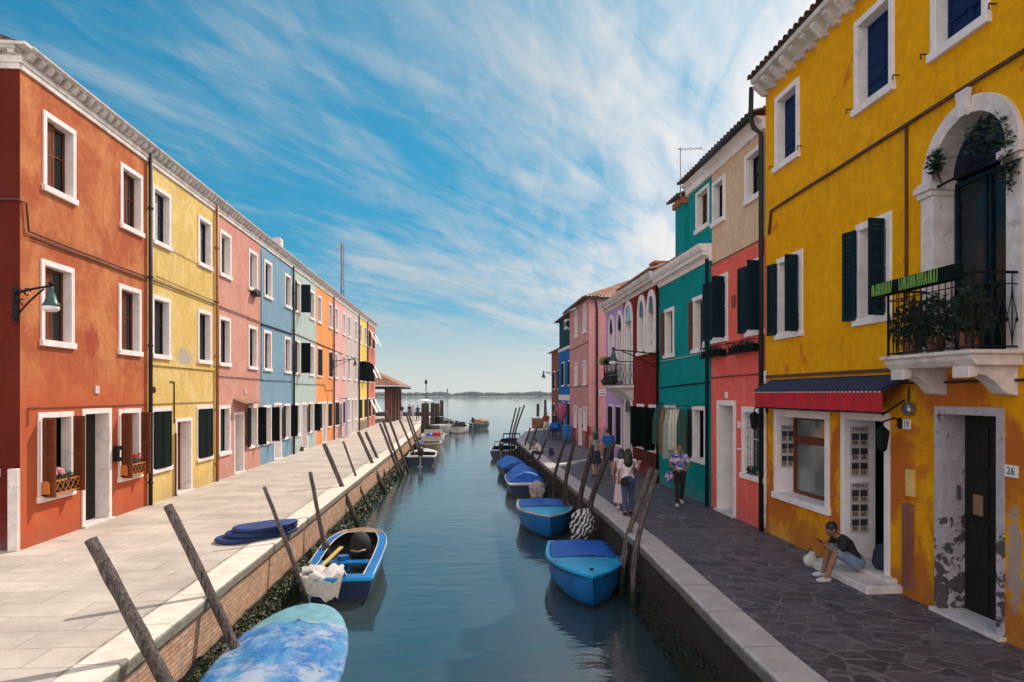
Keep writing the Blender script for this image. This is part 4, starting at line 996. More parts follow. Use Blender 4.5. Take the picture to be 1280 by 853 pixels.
# awning
aw = thing('shop_awning', 'half folded navy and red awning over the shop window', 'awning', (X_(.2), 12.3, 3.0))
m = MB(); m.prism([(X_(.003), 9.95, 3.40), (X_(.40), 9.95, 3.18), (X_(.40), 9.95, 3.12), (X_(.003), 9.95, 3.30)], (0, 4.62, 0)); m.build('canopy', 'awn_navy', aw)
m = MB(); n = 46; rows = []
for i in range(n + 1):
    y = 9.97 + 4.58 * i / n; k = .008 * math.sin(i * 1.3); rows.append([(X_(.395 + k), y, 3.12), (X_(.39 + k * 1.5), y, 2.94), (X_(.39 + k * 2), y, 2.81 + .006 * math.sin(i * 2.1))])
m.grid(rows); m.build('valance', 'awn_red', aw, fix=False)
m = MB()
for i in range(40): m.box(X_(.402), X_(.408), 10.0 + i * .115, 10.06 + i * .115, 3.115, 3.135)
m.build('trim', 'stone', aw)
m = MB(); m.tube([(X_(.38), 9.96, 2.80), (X_(.38), 14.54, 2.80)], .018, 6); m.tube([(X_(.02), 10.0, 3.0), (X_(.38), 10.0, 2.77)], .015, 6); m.build('frame_bar', 'iron', aw)

# balcony (attached to the house)
bx0, by0, by1, bz = X_(.68), 7.77, 9.52, 3.62
m = MB(); m.box(bx0 + .02, X_(-.0), by0 + .02, by1 - .02, bz - .10, bz); m.box(bx0 - .03, X_(0), by0 - .03, by1 + .03, bz - .04, bz + .01); m.prism([(bx0 + .02, by0 + .02, bz - .10), (bx0 + .09, by0 + .02, bz - .18), (X_(0), by0 + .02, bz - .18), (X_(0), by0 + .02, bz - .10)], (0, by1 - by0 - .04, 0))
sl = m.build('balcony', 'stone', rY, bevel=.008)
for yy in (by0 + .10, by1 - .42):
    m = MB(); m.prism([(X_(0), yy, bz - .18), (X_(.60), yy, bz - .18), (X_(.60), yy, bz - .27), (X_(.42), yy, bz - .30), (X_(.30), yy, bz - .38), (X_(.16), yy, bz - .52), (X_(0), yy, bz - .55)], (0, .24, 0)); m.prism([(X_(.52), yy - .02, bz - .181), (X_(.66), yy - .02, bz - .181), (X_(.66), yy - .02, bz - .33), (X_(.54), yy - .02, bz - .31)], (0, .28, 0)); m.build('bracket', 'stone', sl, bevel=.006)
def iron_rail(parent, x0, yA, yB, z0, h, xw, pitch=.115, end_near=True):
    m = MB(); runs = [((x0, yB), (x0, yA)), ((x0, yA), (xw, yA)), ((x0, yB), (xw, yB))]
    for (xa, ya_), (xb, yb_) in runs:
        L = math.hypot(xb - xa, yb_ - ya_); n = max(2, int(L / pitch)); P = lambda t: (xa + (xb - xa) * t, ya_ + (yb_ - ya_) * t)
        for zz, rr_ in ((z0 + h, .018), (z0 + h - .14, .008), (z0 + .05, .012)): m.tube([(*P(0), zz), (*P(1), zz)], rr_, 6)
        for i in range(n + 1): m.tube([(*P(i / n), z0 + .04), (*P(i / n), z0 + h)], .0075, 5)
        for i in range(n):   # crossed S-scrolls between the bars
            for sg in (0, 1):
                pts = []
                for k in range(9):
                    t = k / 8; q = .5 + (.46 if sg else -.46) * math.cos(math.pi * t) 
                    a = P((i + q) / n); pts.append((a[0], a[1], z0 + .08 + (h - .26) * t))
                m.tube(pts, .0065, 4)
            c = P((i + .5) / n)
            m.ball((c[0], c[1], z0 + h * .40), (.02, .02, .03), 6, 4)
    for xx, yy in ((x0, yA), (x0, yB)): m.tube([(xx, yy, z0), (xx, yy, z0 + h + .05)], .020, 6)
    return m.build('railing', 'iron', parent)
iron_rail(sl, bx0 + .05, by0 + .05, by1 - .06, bz, .95, X_(0))
fl = thing('flower_trough', 'long green striped plant trough hung along the balcony rail', 'flower trough', (bx0 - .05, 8.75, 4.5))
m = MB(); m.box(bx0 - .12, bx0 + .02, 7.93, 9.62, 4.50, 4.68); m.build('trough', 'shutter_green', fl)
M['lime'] = plain('lime green stripes', (.20, .42, .07), .6, .2, 20, 0)
rr = random.Random(8); m = MB()
for i in range(44):
    y = 8.2 + i * .032
    if 8.95 < y < 9.12: continue
    if 9.12 < y < 9.15: m.build('stripes', 'lime', fl); m = MB()
    s_ = rr.uniform(-.018, .018); m.prism([(bx0 - .123, y, 4.51), (bx0 - .123, y + .014, 4.51), (bx0 - .123, y + .014 + s_, 4.675), (bx0 - .123, y + s_, 4.675)], (-.003, 0, 0))
m.build('stripes', 'lime', fl)
for i, (y, lab, pm_) in enumerate(((9.25, 'potted plant with orange flowers at the far end of the balcony floor', 'petal_orange'), (8.75, 'dark leafy pot plant in the middle of the balcony floor', 'leaf'), (8.15, 'tall dark pot plant at the near end of the balcony floor', 'leaf'))):
    po = thing('potted_plant', lab, 'potted plant', (bx0 + .25, y, bz + .01)); m = MB(); m.lathe([(.09, 0), (.13, .22), (.14, .24), (.11, .24)], (bx0 + .25, y, bz + .012), 12); m.build('pot', 'r_brick', po)
    m = MB(); m.leaves((bx0 + .25, y, bz + .45), (.20, .32, .40), 420, .06, random.Random(i + 20)); m.build('leaves', 'leaf_dark', po, fix=False)
    m = MB(); rr = random.Random(i)
    for _ in range(10): m.ball((bx0 + .25 + rr.uniform(-.15, .1), y + rr.uniform(-.2, .2), bz + .55 + rr.uniform(-.1, .2)), .022, 5, 3)
    m.build('flowers', pm_, po)

# wall lanterns
def lantern(x, y, z, xw, lab, s=-1, group=None):
    t = thing('wall_lantern', lab, 'lantern', (xw, y, z), group=group); m = MB()
    m.tube([(xw, y, z + .30), (xw + s * .10, y, z + .36), (x, y, z + .30), (x, y, z + .22)], .014, 6); m.ball((xw + s * .02, y, z + .28), (.03, .06, .09), 8, 6); m.build('bracket', 'iron', t)
    m = MB(); m.lathe([(.02, .24), (.10, .17), (.115, .15), (.115, .14), (.07, -.13), (.02, -.17)], (x, y, z), 6)
    for k in range(6): pass
    m.build('lantern_frame', 'iron', t); m = MB(); m.lathe([(.100, .13), (.062, -.10)], (x, y, z), 6); return t
lantern(X_(.30), 10.12, 2.36, XR, 'black iron wall lantern beside the shop door and number 19')
lantern(X_(.30), 14.78, 2.46, XR, 'black iron wall lantern between the grille window and the shop window')

# ---- B. coral house with beige top ---------------------------------------------
H = right_house('coral_house', 'coral red house with beige top floor between the teal and ochre houses', 16.5); rB = H['root']
def shut_win(H, ya, yb, za, zb, pm, la, near=True, **kw): return window(H, ya, yb, za, zb, 'glass', pm=pm, leaves=la, near=near, **kw)
shut_win(H, 17.05, 18.12, 4.44, 6.22, 'shutter_blue', [('far', 172, .50), ('near', 96, .34)]); shut_win(H, 14.95, 15.88, 4.44, 6.22, 'shutter_blue', [('far', 172, .36), ('near', 96, .30)])
H2 = dict(H); H2['holes'] = []
for ya, yb in ((17.27, 18.14), (15.07, 15.98)): window(H2, ya, yb, 7.58, 8.80, 'glass', sash='shutter_green', near=True, fw=.10)
door(H, 16.54, 17.78, 2.92, fw=.13, rd=.38, mat='dark_wood')
f = window(H, 14.93, 16.15, 1.06, 2.78, 'glass', fw=.13, near=True, rd=.22)
m = MB()
for i in range(6): y = 15.06 + .16 * (i + .5); m.tube([(X_(-.04), y, 1.19), (X_(-.04), y, 2.65)], .008, 5)
for i in range(6): z = 1.19 + 1.46 * (i + .5) / 6; m.tube([(X_(-.04), 15.05, z), (X_(-.04), 16.03, z)], .008, 5)
m.build('grille', 'steel', f); m = MB(); m.leaves((X_(.0), 15.6, 1.28), (.06, .30, .14), 120, .04, random.Random(3)); m.build('plant', 'leaf_dark', f, fix=False)
body(H, 14.875, 18.25, 6.58, 7, 'r_red', False, True)
H2r = dict(H2); mm = MB(); facade(mm, X_(-.02), 14.875, 18.25, 6.58, 9.10, H2['holes']); mm.quad((X_(-.02), 18.25, 6.58), (X_(-7), 18.25, 6.58), (X_(-7), 18.25, 9.1), (X_(-.02), 18.25, 9.1)); mm.quad((X_(0), 14.875, 6.58), (X_(0), 18.25, 6.58), (X_(-.02), 18.25, 6.58), (X_(-.02), 14.875, 6.58)); mm.build('upper_wall', 'r_beige', rB, fix=False)
m = MB(); m.prism([(X_(d), 14.90, z) for d, z in [(-.02, 9.06), (.04, 9.06), (.05, 9.24), (.22, 9.34), (-.02, 9.34)]], (0, 3.35, 0)); m.build('cornice', 'frame', rB)
m = MB(); m.tube([(X_(.30), 14.95, 9.36), (X_(.30), 18.3, 9.36)], .075, 8); m.build('gutter', 'pipe', rB, smooth=True)
tile_roof(rB, (X_(.30), 14.9, 9.40), (X_(.30), 18.3, 9.40), (X_(-3.5), 14.9, 10.6), (X_(-3.5), 18.3, 10.6), 'tile_dark')
for z_, yy, zz in ((0, 17.15, 2.98),): MB().box(X_(0), X_(.02), yy - .08, yy + .08, zz, zz + .16).build('number_plate', 'white_paint', rB)
wire(rB, [(X_(.03), 14.95, 3.55), (X_(.03), 18.2, 3.52)], 'cable', .016); wire(rB, [(X_(.02), 14.95, 6.6), (X_(.02), 18.2, 6.6)], 'cable', .014)
MB().box(X_(0), X_(.03), 16.25, 16.37, 2.25, 2.42).build('bell_panel', 'white_paint', rB); MB().box(X_(0), X_(.04), 16.22, 16.40, 1.72, 1.76).build('shelf', 'white_paint', rB); m = MB(); m.box(X_(0), X_(.06), 16.55, 16.68, 5.25, 5.55); m.build('vent', 'r_brick', rB)
for k, (ya, yb) in enumerate(((17.02, 18.45), (15.0, 16.55))):
    fb = thing('wrought_box', ['iron scroll flower holder under the coral house window next to the teal wall', 'iron scroll flower holder under the coral house window next to the ochre wall'][k], 'flower box', (X_(.15), (ya + yb) / 2, 4.1), group='iron flower holders of the coral house')
    m = MB()
    for z in (4.06, 4.34): m.tube([(X_(.02), ya, z), (X_(.26), ya, z), (X_(.26), yb, z), (X_(.02), yb, z)], .010, 5)
    n = 8
    for i in range(n):
        y0_ = ya + (yb - ya) * i / n; d = (yb - ya) / n; pts = [(X_(.26), y0_ + d * (.5 + .45 * math.cos(a)), 4.20 + .13 * math.sin(a)) for a in [2 * math.pi * q / 10 for q in range(11)]]; m.tube(pts, .008, 4)
    m.build('ironwork', 'iron', fb); m = MB(); m.box(X_(.04), X_(.22), ya + .05, yb - .05, 4.08, 4.24); m.build('trough', 'shutter_green', fb)
    m = MB(); m.leaves((X_(.14), (ya + yb) / 2, 4.28), (.10, .6, .10), 160, .035, random.Random(k)); m.build('leaves', 'leaf_dark', fb, fix=False)
for k, (yy, zz) in enumerate(((17.5, 4.62), (15.35, 4.58))):
    po = thing('flower_pot', ['small pot with orange peppers in the coral house window by the teal wall', 'cream pot with orange peppers in the coral house window by the ochre wall'][k], 'flower pot', (X_(.03), yy, zz))
    m = MB(); m.lathe([(.07, 0), (.12, .16), (.125, .17), (.10, .17)], (X_(.03), yy, zz), 12); m.build('pot', 'stone' if k else 'terracotta', po); m = MB(); m.leaves((X_(.05), yy, zz + .30), (.09, .16, .16), 60, .035, random.Random(k)); m.build('leaves', 'leaf', po, fix=False)
    m = MB(); rr = random.Random(k)
    for _ in range(9): m.ball((X_(.10 + rr.uniform(-.05, .05)), yy + rr.uniform(-.15, .15), zz + .3 + rr.uniform(-.1, .25)), (.02, .02, .045), 5, 4)
    m.build('peppers', 'petal_orange', po)

# ---- C. teal house ---------------------------------------------------------------
H = right_house('teal_house', 'teal house with white cornice and narrow upper storey between the maroon and coral houses', 20.7); rT = H['root']
for ya, yb in ((21.53, 22.58), (18.76, 19.74)): window(H, ya, yb, 4.27, 5.91, 'open', pm='brown', leaves=[('far', 172, .20)], near=True)
window(H, 21.35, 22.60, 1.10, 2.74, 'open', pm='brown', leaves=[('far', 172, .20)], near=True); window(H, 18.65, 19.80, 1.10, 2.74, 'open', pm='dark_wood', leaves=[('far', 172, .22)], near=True)
body(H, 18.25, 23.26, 6.76, 7, 'r_teal', False, True)
m = MB(); m.prism([(X_(d), 18.26, z) for d, z in [(-.05, 6.74), (.05, 6.74), (.06, 6.86), (.10, 6.88), (.12, 7.0), (.27, 7.02), (.33, 7.10), (.36, 7.20), (-.05, 7.22)]], (0, 4.99, 0))
n = 26
for i in range(n): yy = 18.3 + i * 4.95 / n; m.box(X_(.10), X_(.24), yy, yy + .10, 6.90, 7.02)
m.build('cornice', 'frame', rT)
H3 = dict(root=rT, xw=X_(-.05), s=-1, holes=[]); window(H3, 18.52, 19.60, 7.74, 8.96, 'glass', sash='brown', near=True, fw=.10)
mm = MB(); facade(mm, X_(-.05), 18.25, 20.26, 7.18, 9.16, H3['holes']); mm.quad((X_(-.05), 20.26, 7.18), (X_(-5), 20.26, 7.18), (X_(-5), 20.26, 9.16), (X_(-.05), 20.26, 9.16)); mm.build('upper_wall', 'r_teal', rT, fix=False)
m = MB(); m.prism([(X_(d), 18.26, z) for d, z in [(-.06, 9.08), (.04, 9.08), (.05, 9.26), (.20, 9.36), (-.06, 9.36)]], (0, 2.05, 0)); m.build('upper_cornice', 'frame', rT)
tile_roof(rT, (X_(.28), 18.3, 9.40), (X_(.28), 20.36, 9.40), (X_(-3.5), 18.3, 10.6), (X_(-3.5), 20.36, 10.6), 'tile_dark')
m = MB(); m.box(X_(-.04), X_(-.9), 20.75, 21.55, 7.15, 9.0); m.build('chimney', 'r_teal', rT); m = MB(); m.box(X_(.04), X_(-.98), 20.67, 21.63, 9.0, 9.18); cc = m.build('chimney_collar', 'terracotta', rT)
tile_roof(rT, (X_(.18), 20.55, 9.18), (X_(.18), 21.75, 9.18), (X_(-.50), 20.55, 9.50), (X_(-.50), 21.75, 9.50), 'tile_dark'); tile_roof(rT, (X_(.18), 20.2, 7.26), (X_(.18), 23.3, 7.26), (X_(-3.5), 20.2, 8.5), (X_(-3.5), 23.3, 8.5), 'tile')
m = MB(); m.tube([(X_(.10), 18.32, 6.8), (X_(.10), 18.32, 0)], .05, 8); m.build('downpipe', 'shutter_blue', rT, smooth=True)
m = MB(); m.tube([(X_(.08), 23.2, 6.8), (X_(.08), 23.2, 0)], .045, 8); m.build('downpipe', 'shutter_green', rT, smooth=True)
wire(rT, [(X_(.03), 18.3, 3.40), (X_(.03), 23.1, 3.30)], 'shutter_green', .02); wire(rT, [(X_(.03), 18.3, 4.22), (X_(.03), 23.1, 4.20)], 'stone', .012)
def antenna(x, y, z, h, lab, w_=.9, d=(1, .3, 0)):
    t = thing('tv_antenna', lab, 'antenna', (x, y, z)); m = MB(); m.tube([(x, y, z), (x, y, z + h)], .018, 6); m.build('mast', 'steel', t); m = MB(); dv = Vector(d).normalized(); c = Vector((x, y, z + h - .08)); m.tube([c - dv * .1, c + dv * w_], .012, 5)
    pv = Vector((-dv.y, dv.x, 0))
    for k in range(6): q = c + dv * (w_ * k / 5); m.tube([q - pv * .18, q + pv * .18], .007, 4)
    m.build('aerial', 'steel', t)
antenna(XR - .1, 20.6, 9.15, 1.55, 'thin television antenna above the teal house chimney', .7, (1, -.9, -.25)); antenna(7.6, 26.6, 7.4, 1.0, 'small television antenna on the maroon house roof', .5)

# ---- D. maroon house ----------------------------------------------------------------
H = right_house('maroon_house', 'maroon house with white pointed arches between the lavender and teal houses', 26.0); rM = H['root']
def gothic(H, ya, yb, zs, zt, zb, mat='frame', glass='glass', w_=.16, arch_h=.62, sash=True):
    """white surround with a rounded-pointed head: ya..yb opening, zb bottom, zs spring, zt top of opening"""
    xw, s = H['xw'], H['s']; X = lambda d: xw + s * d; cy, r_ = (ya + yb) / 2, (yb - ya) / 2; n = 8
    def curve(k, top): return [(cy - (r_ + k) * math.cos(math.pi / 2 * i / n) ** .9, zs + (top - zs) * math.sin(math.pi / 2 * i / n)) for i in range(n + 1)] + [(cy + (r_ + k) * math.cos(math.pi / 2 * (n - i) / n) ** .9, zs + (top - zs) * math.sin(math.pi / 2 * (n - i) / n)) for i in range(1, n + 1)]
    inn, out_ = curve(0, zt), curve(w_, zt + w_ * 1.15); m = MB()
    inn = [(ya, zb)] + inn + [(yb, zb)]; out_ = [(ya - w_, zb)] + out_ + [(yb + w_, zb)]
    for (a, b), (c, d) in zip(zip(inn, inn[1:]), zip(out_, out_[1:])):
        m.prism([(X(-.22), *a), (X(-.22), *b), (X(-.22), *d), (X(-.22), *c)], (s * .27, 0, 0))
    m.box(X(-.22), X(.10), ya - w_ - .04, yb + w_ + .04, zb - .12, zb)
    f = m.build('window', mat, H['root']); H['holes'].append((ya - .03, yb + .03, zb - .05, zt + .05, True) if False else (ya - w_ * .5, yb + w_ * .5, zb - .06, zs + .02))
    p = MB(); p.poly([(X(-.20), a, b) for a, b in inn]); p.build('pane', glass, f, fix=False)
    # wall hole above the spring line is covered by the solid head
    hd = MB(); hd.poly([(X(.004), a, b) for a, b in curve(.01, zt)]); 
    hd2 = hd.build('pane_head', glass, f, fix=False)
    if sash:
        q = MB(); q.box(X(-.19), X(-.16), cy - .02, cy + .02, zb, zs); q.box(X(-.19), X(-.16), ya, yb, zs - .03, zs + .03); q.build('sash', 'white_paint' if glass != 'shutter_green' else 'shutter_green', f)
    return f
M['sky_glass'] = plain('pale window glass', (.20, .30, .33), .08, .2, 1.5, 0, spec=.7)
gothic(H, 27.08, 28.20, 6.05, 6.72, 3.50, glass='sky_glass'); gothic(H, 25.15, 25.90, 6.05, 6.62, 4.66, w_=.20); gothic(H, 23.80, 24.55, 6.05, 6.62, 4.66, w_=.20)
gothic(H, 27.08, 28.20, 2.35, 2.95, .02, glass='glass', w_=.17)
for ya, yb in ((25.22, 26.26), (23.44, 24.52)):
    window(H, ya, yb, 1.0, 2.70, 'open', leaves=[('far', 165, .42), ('near', 100, .40)])
body(H, 23.26, 28.6, 6.94, 7, 'r_maroon', False, True)
m = MB(); m.prism([(X_(d), 23.27, z) for d, z in [(-.05, 6.92), (.05, 6.92), (.06, 7.04), (.10, 7.06), (.12, 7.16), (.27, 7.18), (.33, 7.26), (.36, 7.34), (-.05, 7.36)]], (0, 5.32, 0))
for i in range(28): yy = 23.3 + i * 5.2 / 28; m.box(X_(.10), X_(.24), yy, yy + .10, 7.07, 7.18)
m.build('cornice', 'cornice', rM)
tile_roof(rM, (X_(.32), 23.3, 7.40), (X_(.32), 28.6, 7.40), (X_(-3.5), 23.3, 8.6), (X_(-3.5), 28.6, 8.6), 'tile')
m = MB(); m.box(7.3, 7.8, 25.6, 26.1, 7.5, 8.05); m.build('chimney', 'r_brick', rM); m = MB(); m.box(7.2, 7.9, 25.5, 26.2, 8.05, 8.15); m.build('chimney_cap', 'terracotta', rM)
MB().box(X_(-.001), X_(.012), 28.22, 28.598, 0, 3.2).build('stripe', 'r_violet', rM)
# small balcony
b0, b1, bx, bz2 = 26.75, 29.35, X_(.72), 3.42
m = MB(); m.box(bx, X_(0), b0, b1, bz2 - .10, bz2); m.prism([(X_(0), b0 + .1, bz2 - .10), (bx + .04, b0 + .1, bz2 - .10), (X_(.4), b0 + .1, bz2 - .26), (X_(0), b0 + .1, bz2 - .62)], (0, b1 - b0 - .2, 0)); bl = m.build('balcony', 'cornice', rM)
iron_rail(bl, bx + .04, b0 + .04, b1 - .04, bz2, .95, X_(0), .16)
for k, (y, z, rr_, mm_, lab) in enumerate(((29.0, 4.50, (.20, .55, .16), 'petal_yellow', 'yellow green plants on the far rail of the maroon house balcony'), (27.9, 4.45, (.18, .7, .14), 'leaf_dark', 'dark leafy plants on the near rail of the maroon house balcony'), (28.1, 3.62, (.25, 1.2, .16), 'leaf_dark', 'row of dark plants along the foot of the maroon house balcony'))):
    po = thing('balcony_plant', lab, 'potted plant', (bx, y, z)); m = MB(); m.leaves((bx, y, z), rr_, 300, .07, random.Random(k)); m.build('leaves', mm_, po, fix=False); m = MB(); m.box(bx - .08, bx + .08, y - rr_[1] * .8, y + rr_[1] * .8, z - .16, z - .02); m.build('trough', 'dark_wood', po)

# ---- E. lavender house -----------------------------------------------------------------
H = right_house('lavender_house', 'narrow lavender house with white pointed arches between the side alley and the maroon house', 30.5, 6.80); rP = H['root']
for ya, yb in ((30.72, 31.5), (29.0, 29.8)): gothic(H, ya, yb, 5.9, 6.55, 3.75, glass='shutter_green', sash=False)
for ya, yb in ((30.75, 31.65), (29.1, 30.0)): window(H, ya, yb, .75, 2.60, 'closed', fw=.10)
body(H, 28.605, 32.4, 6.94, 7, 'r_purple', False, True)
m = MB(); XP = lambda d: 6.80 - d; m.prism([(XP(d), 28.61, z) for d, z in [(-.05, 6.92), (.05, 6.92), (.06, 7.04), (.10, 7.06), (.12, 7.16), (.27, 7.18), (.33, 7.26), (.36, 7.34), (-.05, 7.36)]], (0, 3.9, 0))
for i in range(20): yy = 28.7 + i * 3.8 / 20; m.box(XP(.10), XP(.24), yy, yy + .10, 7.07, 7.18)
m.build('cornice', 'cornice', rP); simple_roof(rP, 6.80, -1, 28.61, 32.5, 7.36, 7, .3, 1.2, 'tile')

# ---- F. pink hipped house beyond the alley ------------------------------------------------
XK = 6.95; H = right_house('pink_house', 'dusty pink house with hipped tile roof beyond the side alley', 41.0, XK); rK = H['root']
for y in (39.0, 42.0):
    for lv in ((6.55, 8.30), (3.55, 5.0)): window(H, y - .5, y + .5, *lv, kind='curtain')
window(H, 38.3, 39.4, .95, 2.35, 'curtain'); window(H, 41.8, 42.8, .95, 2.35, 'curtain'); door(H, 40.0, 41.0, 2.2, mat='boat_tan', panels=False)
body(H, 37.6, 44.6, 8.44, 6, 'r_pink', True, True)
tile_roof(rK, (XK - .35, 37.3, 8.42), (XK + 6.3, 37.3, 8.42), (XK + 3.0, 40.6, 9.85), (XK + 3.2, 40.6, 9.85), 'tile', name='roof'); tile_roof(rK, (XK - .35, 37.3, 8.42), (XK - .35, 45.0, 8.42), (XK + 3.0, 40.6, 9.85), (XK + 3.0, 41.6, 9.85), 'tile', name='roof')
m = MB(); m.box(XK - .42, XK - .34, 37.25, 45, 8.34, 8.44); m.box(XK - .34, XK + 6.3, 37.22, 37.30, 8.34, 8.44); m.prism([(XK - .34, 37.3, 8.41), (XK + 6, 37.3, 8.41), (XK + 6, 37.6, 8.43), (XK - .34, 37.6, 8.43)], (0, 0, .004)); m.build('gutter', 'pipe', rK)
m = MB(); m.tube([(XK + .25, 37.3, 8.35), (XK + .35, 37.4, 8.1), (XK + .42, 37.52, 7.9), (XK + .42, 37.52, 0)], .06, 8); m.build('downpipe', 'pipe', rK, smooth=True)
o = MB().box(XK + .55, XK + .98, 37.57, 37.598, 2.98, 3.30).build('street_sign', 'white_paint', rK)
m = MB()
for i, (a, b_) in enumerate(((.60, .66), (.69, .72), (.75, .81), (.84, .90))): m.box(XK + a, XK + b_, 37.563, 37.568, 3.18, 3.24); m.box(XK + a - .02, XK + b_ + .01, 37.563, 37.568, 3.04, 3.10)
m.build('lettering', 'print_dark', o)
wire(rK, [(XK - .03, 37.7, 3.55), (XK - .03, 44.5, 3.5)], 'cable', .02); wire(rK, [(XK - .03, 37.7, 6.0), (XK - .03, 44.5, 5.9)], 'cable', .02)

# ---- G. cobalt house, H. far brick house ----------------------------------------------------
XC = 7.25; H = right_house('cobalt_house', 'cobalt blue and dark teal house behind the dusty pink house', 48.5, XC); rC = H['root']
for y in (46.5, 49.6): window(H, y - .6, y + .6, 3.6, 5.4, 'closed'); window(H, y - .7, y + .7, .5, 2.5, 'closed')
body(H, 44.9, 52.0, 6.2, 6, 'r_cobalt', True, True)
m = MB(); m.box(XC + .05, XC + 6, 44.92, 52, 6.42, 8.5); m.build('upper_wall', 'r_darkteal', rC); m = MB(); m.box(XC - .05, XC + 6, 44.88, 52.02, 6.2, 6.42); m.build('string_course', 'stone', rC)
m = MB(); m.box(XC - .02, XC + .0, 45, 51.9, 2.6, 3.0); m.build('white_band', 'frame', rC)
simple_roof(rC, XC, -1, 44.8, 52.1, 8.56, 6, .35, 1.0, 'tile_dark')
m = MB(); m.box(XC - .42, XC - .0, 45.5, 46.4, 7.45, 8.1); a_ = m.build('air_conditioner', 'white_paint', rC); m = MB(); m.lathe([(.24, 0), (.24, .02)], (XC - .425, 45.95, 7.77), 16, Matrix.Rotation(R(-90), 3, 'Y')); m.lathe([(.24, 0), (.24, .02)], (XC - .21, 45.495, 7.77), 16, Matrix.Rotation(R(90), 3, 'X')); m.build('fan_grille', 'black_plastic', a_)
XF = 7.6; H = right_house('brick_red_house', 'old brick red house farthest along the right row', 56.0, XF); rF = H['root']
for y in (54, 57.2): window(H, y - .6, y + .6, 3.4, 5.0, 'closed'); window(H, y - .6, y + .6, .6, 2.3, 'closed')
body(H, 52.3, 59.0, 6.6, 6, 'r_brick', True, True); simple_roof(rF, XF, -1, 52.2, 59.1, 6.62, 6, .35, 1.2, 'tile')

# ================================================================== MOORING POLES
LX = ['burnt orange', 'x']
def pole(b, t, r, lab, cat='mooring pole', mat='pole', name='mooring_pole', group=None, bend=.03, zbot=-1.75, n=10, crack=True, seed=0, upright=False):
    b, t = Vector(b), Vector(t); d = (b - t); k = (zbot - t.z) / d.z; e = t + d * k
    if upright: e = Vector((b.x - .03, b.y, zbot))
    rr = random.Random(seed + int(abs(t.x * 100 + t.y * 10))); pts = []; rad = []; N = 14
    sx, sy = rr.uniform(-1, 1), rr.uniform(-1, 1)
    for i in range(N + 1):
        q = i / N; w_ = math.sin(math.pi * q) * bend + rr.uniform(-.006, .006)
        base_ = e.lerp(t, q)
        if upright: zq = zbot + (t.z - zbot) * q; base_ = e.lerp(b, (zq - zbot) / (b.z - zbot)) if zq < b.z else b.lerp(t, (zq - b.z) / (t.z - b.z))
        pts.append(base_ + Vector((sx * w_, sy * w_, 0))); rad.append(r * (1.06 - .16 * q) * rr.uniform(.93, 1.06))
    if upright:
        for _ in range(3): pts = [pts[0]] + [pts[k] * .4 + (pts[k - 1] + pts[k + 1]) * .3 for k in range(1, N)] + [pts[N]]
    m = MB(); m.tube(pts, rad, 12)
    if crack:
        for v_i in range(len(m.v)):
            if v_i % 12 in (3, 8): 
                c = pts[v_i // 12]; p = Vector(m.v[v_i]); m.v[v_i] = tuple(c + (p - c) * .80)
    o = m.build(name, mat, None, smooth=True)
    off = Vector((e.x, e.y, 0)); me = o.data
    for v_ in me.vertices: v_.co -= off
    o.location = off; return tag(o, lab, cat, group)
NTH = ['nearest', 'second', 'third', 'fourth', 'fifth', 'sixth', 'seventh', 'eighth', 'ninth', 'tenth', 'eleventh', 'twelfth', 'thirteenth', 'fourteenth']
GL = 'mooring poles leaning over the left quay'; GR = 'mooring poles leaning over the right quay'
left_poles = [((-3.5, 8.25, -.28), (-4.48, 8.55, 1.34), .088), ((-3.5, 10.59, -.71), (-4.57, 10.89, 1.37), .078), ((-3.5, 14.4, -.54), (-4.2, 14.7, 1.13), .045), ((-3.5, 17.39, -.51), (-3.9, 17.69, 1.1), .056),
    ((-3.45, 22.82, -1.39), (-4.65, 23.12, 1.42), .082), ((-3.4, 25.81, -1.56), (-4.54, 26.11, 1.29), .046), ((-3.35, 30.46, -1.53), (-4.69, 30.76, 1.39), .080), ((-3.35, 32.87, -1.56), (-4.71, 33.17, 1.26), .080),
    ((-3.3, 35.59, -1.2), (-4.36, 35.89, 1.52), .075), ((-3.3, 36.97, -1.15), (-4.4, 37.27, 1.76), .075), ((-3.3, 38.46, -.83), (-4.4, 38.76, 2.16), .075), ((-3.5, 44.5, -.2), (-4.25, 44.8, 1.55), .075), ((-3.45, 48.2, -.1), (-4.1, 48.5, 1.75), .075), ((-3.4, 49.4, 0), (-4.0, 49.7, 1.65), .075)]
LDET = ['thick cracked grey pole leaning over the left kerb, nearest of all', 'thick weathered pole leaning over the left kerb between the nearest pole and the blue cushions', 'thin brown pole standing in front of the stack of blue cushions', 'slender upright brown pole behind the open blue boat by the left quay', 'tall brown pole leaning steeply behind the far end of the open blue boat', 'crooked thin dark pole, sixth along the left quay']
for i, (b, t, r) in enumerate(left_poles):
    pole(b, t, r, LDET[i] if i < len(LDET) else 'leaning brown mooring pole, %s along the left quay' % NTH[i], group=GL, bend=.09 if i == 5 else .035)
right_poles = [((3.50, 13.8, -.19), (4.05, 14.1, 1.50), .062), ((3.50, 14.85, -.28), (4.22, 15.15, 1.42), .066), ((3.3, 17.9, .07), (4.03, 18.2, 1.78), .082), ((3.3, 19.55, .02), (3.78, 19.85, 1.57), .078), ((3.35, 22.65, .24), (3.71, 22.95, 1.36), .07),
    ((3.35, 25.18, .04), (3.86, 25.48, 1.47), .062), ((3.4, 31.79, -.16), (3.89, 32.09, .94), .06), ((3.4, 37.13, -.48), (4.0, 37.43, 1.18), .055), ((3.4, 40.24, -.55), (3.95, 40.54, 1.06), .055), ((3.3, 44.24, .59), (3.95, 44.5, 2.34), .055), ((3.2, 45.6, .29), (3.78, 45.9, 2.19), .055), ((3.1, 46.5, .19), (3.58, 46.8, 2.1), .055)]
